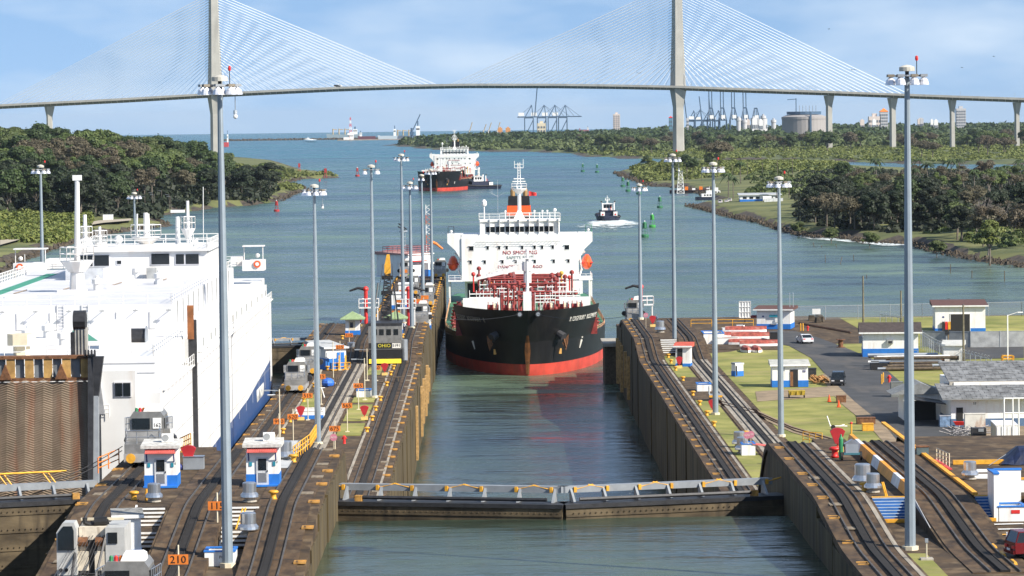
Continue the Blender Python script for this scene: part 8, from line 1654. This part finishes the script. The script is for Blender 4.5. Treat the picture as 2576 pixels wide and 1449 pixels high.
def block(u0, u1, vt, vb, Y, label, mat, cap=None, nf=6, nw=4, name='tower_block', group=None):
    a, b = D(u0, vb, Y), D(u1, vb, Y); z0 = zq(a.x, Y)-2; h = D(u0, vt, Y).z-z0; w_ = b.x-a.x; T = thing(name, label, 'building', (a.x, Y, z0), 0, group); MB().box(0, w_, 0, w_*.8, 0, h).build('wall', mat, T)
    for i in range(nf):
        for k in range(nw): MB().box(w_*(k+.2)/nw, w_*(k+.75)/nw, -.5, 0, h*(i+.9)/(nf+1.2), h*(i+1.4)/(nf+1.2)).build('window', M('far_window', (.10, .12, .15), .5), T)
    if cap: MB().add([(-1, -1, h), (w_+1, -1, h), (w_+1, w_*.8, h), (-1, w_*.8, h), (w_/2, w_*.4, h+w_*.45)], [(0, 1, 4), (1, 2, 4), (2, 3, 4), (3, 0, 4), (3, 2, 1, 0)]).build('roof', cap, T)
    else: MB().box(w_*.3, w_*.7, w_*.2, w_*.6, h, h+w_*.25).build('roof_house', mat, T)
pinkw = M('far_cream', (.60, .52, .47), .7, var=.08); greyw = M('far_grey', (.45, .45, .46), .7)
block(1543, 1560, 287, 325, 7500, 'slender cream tower block rising over the far headland', pinkw, None, 12, 3)
block(2214, 2234, 281, 308, 6800, 'white apartment tower with orange pyramid roof in the far town', greyw, orange, 8, 4); block(2186, 2216, 293, 308, 6800, 'lower cream apartment block beside the orange roofed tower', pinkw, None, 4, 5)
block(2406, 2430, 273, 302, 6600, 'grey concrete apartment tower between the right bridge piers', greyw, None, 10, 5); block(1683, 1692, 296, 318, 7000, 'blue glass building peeping out left of the pylon', M('far_blue', (.10, .22, .30), .5), red, 5, 2); block(1727, 1733, 297, 318, 7000, 'narrow white building peeping out right of the pylon', greyw, None, 6, 2)
block(1352, 1373, 310, 328, 7200, 'cream ship superstructure block standing under the left cranes', cream, None, 4, 3); block(1253, 1264, 322, 332, 7000, 'small orange building on the headland shore', M('far_orange', (.55, .25, .08), .7), None, 2, 2); block(1272, 1284, 322, 332, 7000, 'second small orange building on the headland shore', MAT['far_orange'], None, 2, 2)
for i in range(14):
    u = rt.choice((2300, 2330, 1930, 1945, 2260, 1905, 1890, 2180))+rt.uniform(-20, 20); Y = 6500+rt.random()*600; block(u, u+rt.uniform(6, 12), rt.uniform(297, 303), 310, Y, 'low pale building among the trees of the far town', rt.choice((greyw, pinkw, white)), None, 2, 3, 'town_building', 'low buildings of the far town')
for i, u in enumerate((1873, 1858, 1920, 1946, 1895)):
    a = D(u, 300, 6600); T = thing('silo', 'pale cylindrical silo below the blue gantry cranes', 'silo', (a.x, 6600, -6), 0, 'silos of the far port'); MB().lathe([(4.5, 0), (4.5, 38+i % 3*4), (5.5, 39+i % 3*4), (5, 44+i % 3*4)], n=12).build('shell', greyw, T); MB().lathe([(2, 44+i % 3*4), (2, 47+i % 3*4)], n=8).build('vent', greyw, T)
# control building with mast on the far spit
sp_ = MB(); a, b = D(850, 349, 9000), D(1010, 345, 9000); struct(MB().box(a.x, b.x, 8960, 9040, -8, zq(a.x, 9000)+2.0).build('far_spit', M('pale_rock', (.30, .24, .19), .9, var=.3, scale=.05)))
def far_ship(label, u0, u1, v, Y, hullm, house_side=1, hh=10, cranes=0, hullh=9, housem=white):
    a, b = D(u0, v, Y), D(u1, v, Y); L_ = b.x-a.x; T = thing('cargo_ship', label, 'ship', (a.x, Y, zq(a.x, Y)))
    MB().prism([(0, hullh*1.15), (L_*.04, 0), (L_*.97, 0), (L_, hullh), (L_*.12, hullh), (L_*.1, hullh*1.15)], -9, 9, 'y').build('hull', hullm, T)
    x = L_*.80 if house_side > 0 else L_*.1; hs = MB().box(x, x+L_*.13, -8, 8, hullh, hullh+hh).build('superstructure', housem, T); MB().box(x+L_*.01, x+L_*.12, -8.3, -8, hullh+hh*.6, hullh+hh*.75).build('window_band', glass, hs); MB().box(x+L_*.04, x+L_*.08, -3, 3, hullh+hh, hullh+hh*1.5).build('funnel', portblue, T)
    for k in range(cranes): q = L_*(.2+.18*k); MB().bar((q, 0, hullh), (q, 0, hullh+16), 1.6).bar((q, 0, hullh+14), (q+L_*.13, 0, hullh+13), .9).build('deck_crane', M('crane_ochre', (.45, .32, .14), .6), T)
    return T
lg_ = M('hull_grey_green', (.24, .30, .33), .6); far_ship('long pale grey cargo ship anchored beyond the far spit', 821, 905, 340, 9600, lg_, 1, 14, 3, 14); far_ship('dark red cargo ship low in the water beside the white yacht', 900, 945, 341, 9300, M('hull_wine', (.12, .03, .04), .6), -1, 10, 0, 9); far_ship('white motor yacht with stacked decks at anchor', 950, 1000, 341, 9200, M('yacht_grey', (.45, .50, .53), .5), 1, 18, 0, 10); far_ship('cargo ship with ochre deck cranes and white bridge at anchor', 985, 1062, 340, 9400, M('hull_slate', (.10, .12, .16), .6), 1, 26, 3, 9); far_ship('red and white ship partly hidden behind the left pylon', 557, 575, 355, 7000, M('hull_scarlet', (.48, .05, .05), .6), 1, 16, 0, 9)
far_ship('blue and red hulled tanker standing high over the headland trees', 1457, 1482, 323, 8200, M('hull_bluered', (.30, .12, .16), .6), 1, 6, 0, 22)
hc_ = D(1036, 342, 9100); T = thing('harbour_crane', 'blue mobile harbour crane with raised jib beside the anchored ships', 'port crane', (hc_.x, 9100, zq(0, 9100))); tz_ = D(1057, 288, 9100); MB().bar((0, 0, 0), (0, 0, 30), 3).build('tower', portblue, T); MB().bar((0, 0, 18), (tz_.x-hc_.x, 0, tz_.z+6), 1.3).build('jib', portblue, T); MB().box(-5, 5, -4, 4, 12, 20).build('cab', portblue, T)
for i, (u, vt) in enumerate(((1180, 307), (1215, 312), (1228, 308), (1250, 307))):
    a = D(u, 330, 8000); t = D(u+8, vt, 8000); T = thing('harbour_crane', 'slender pale harbour crane beyond the headland trees', 'port crane', (a.x, 8000, zq(a.x, 8000)), 0, 'slender harbour cranes'); MB().bar((0, 0, 0), (0, 0, 24), 1.6).build('tower', greyw, T); MB().bar((0, 0, 18), (t.x-a.x, 0, t.z+4), .9).build('jib', M('crane_ochre', (.45, .32, .14), .6), T)
cb_ = D(878, 348, 9000); z9 = zq(cb_.x, 9000)+2; T = thing('signal_station', 'white stepped signal station on the far spit', 'building', (cb_.x, 9000, z9)); MB().box(-14, 3, -5, 5, 0, 6).build('lower_wing', white, T); MB().box(2, 12, -5, 5, 0, 20).build('tower', white, T); MB().box(-4, 4, -5.4, 5, 12, 17).build('upper_wing', white, T); MB().box(-3, 11, -5.6, -5, 9, 10.5).build('window_band', glass, T)
T = thing('radio_mast', 'tall red and white radio mast behind the signal station', 'mast', (cb_.x+3, 9030, z9)); hm = D(882, 295, 9030).z-z9
for k in range(7):
    m = MB(); z0, z1 = hm*k/7, hm*(k+1)/7; w0, w1 = 4-3*k/7, 4-3*(k+1)/7
    for sx in (-1, 1): m.bar((sx*w0, 0, z0), (sx*w1, 0, z1), .5)
    m.bar((-w0, 0, z0), (w1, 0, z1), .4).bar((w0, 0, z0), (-w1, 0, z1), .4); m.build('lattice_section', red if k % 2 == 0 else white, T)
b_ = boat('small white pilot boat speeding across the sea', 775, 352, 22, 3.5, white, R(80)); 
foam('boat_wake', 'short white wake of the speeding pilot boat', [(764, 796, 350.5), (762, 800, 351.2), (764, 802, 352), (768, 800, 352.8)], [.6, .95, .8, .3])
for i, (u, v) in enumerate(((2146, 176), (2500, 142), (2420, 170), (1607, 184), (2386, 752), (2085, 73))):
    q = D(u, v, 700 if v < 600 else 560); T = thing('bird', 'dark bird gliding low over the water fence' if v > 600 else 'small dark bird soaring in the sky beside the bridge', 'bird', tuple(q), i, 'soaring birds' if v < 600 else None); T.scale = (.4,)*3
    MB().lathe([(.02, -.45), (.12, -.2), (.14, .1), (.07, .4), (.02, .5)], n=6).build('body', black, T).rotation_euler = (R(90), 0, 0)
    for sd in (-1, 1): MB().add([(0, -.15, 0), (sd*.8, -.05, .3), (sd*1.4, .15, .1), (0, .2, 0)], [(0, 1, 2, 3)]).build('wing', black, T)

# ------------------------------------------------------------------ sea air
hz = MB().box(-73000, 73000, -73000, 73000, -800, 235).build('haze', white); hz.data.materials.clear()
hm_ = bpy.data.materials.new('haze_air'); hm_.use_nodes = True; n, l = hm_.node_tree.nodes, hm_.node_tree.links; n.remove(n['Principled BSDF'])
pv = n.new('ShaderNodeVolumePrincipled'); pv.inputs['Color'].default_value = (.72, .86, 1, 1); pv.inputs['Density'].default_value = 1.3e-5; pv.inputs['Anisotropy'].default_value = .1; l.new(pv.outputs[0], n['Material Output'].inputs['Volume'])
hz.data.materials.append(hm_); tag(hz, 'thin bluish sea haze filling the air over the channel', 'haze', kind='stuff')
bpy.context.scene.cycles.volume_bounces = 0
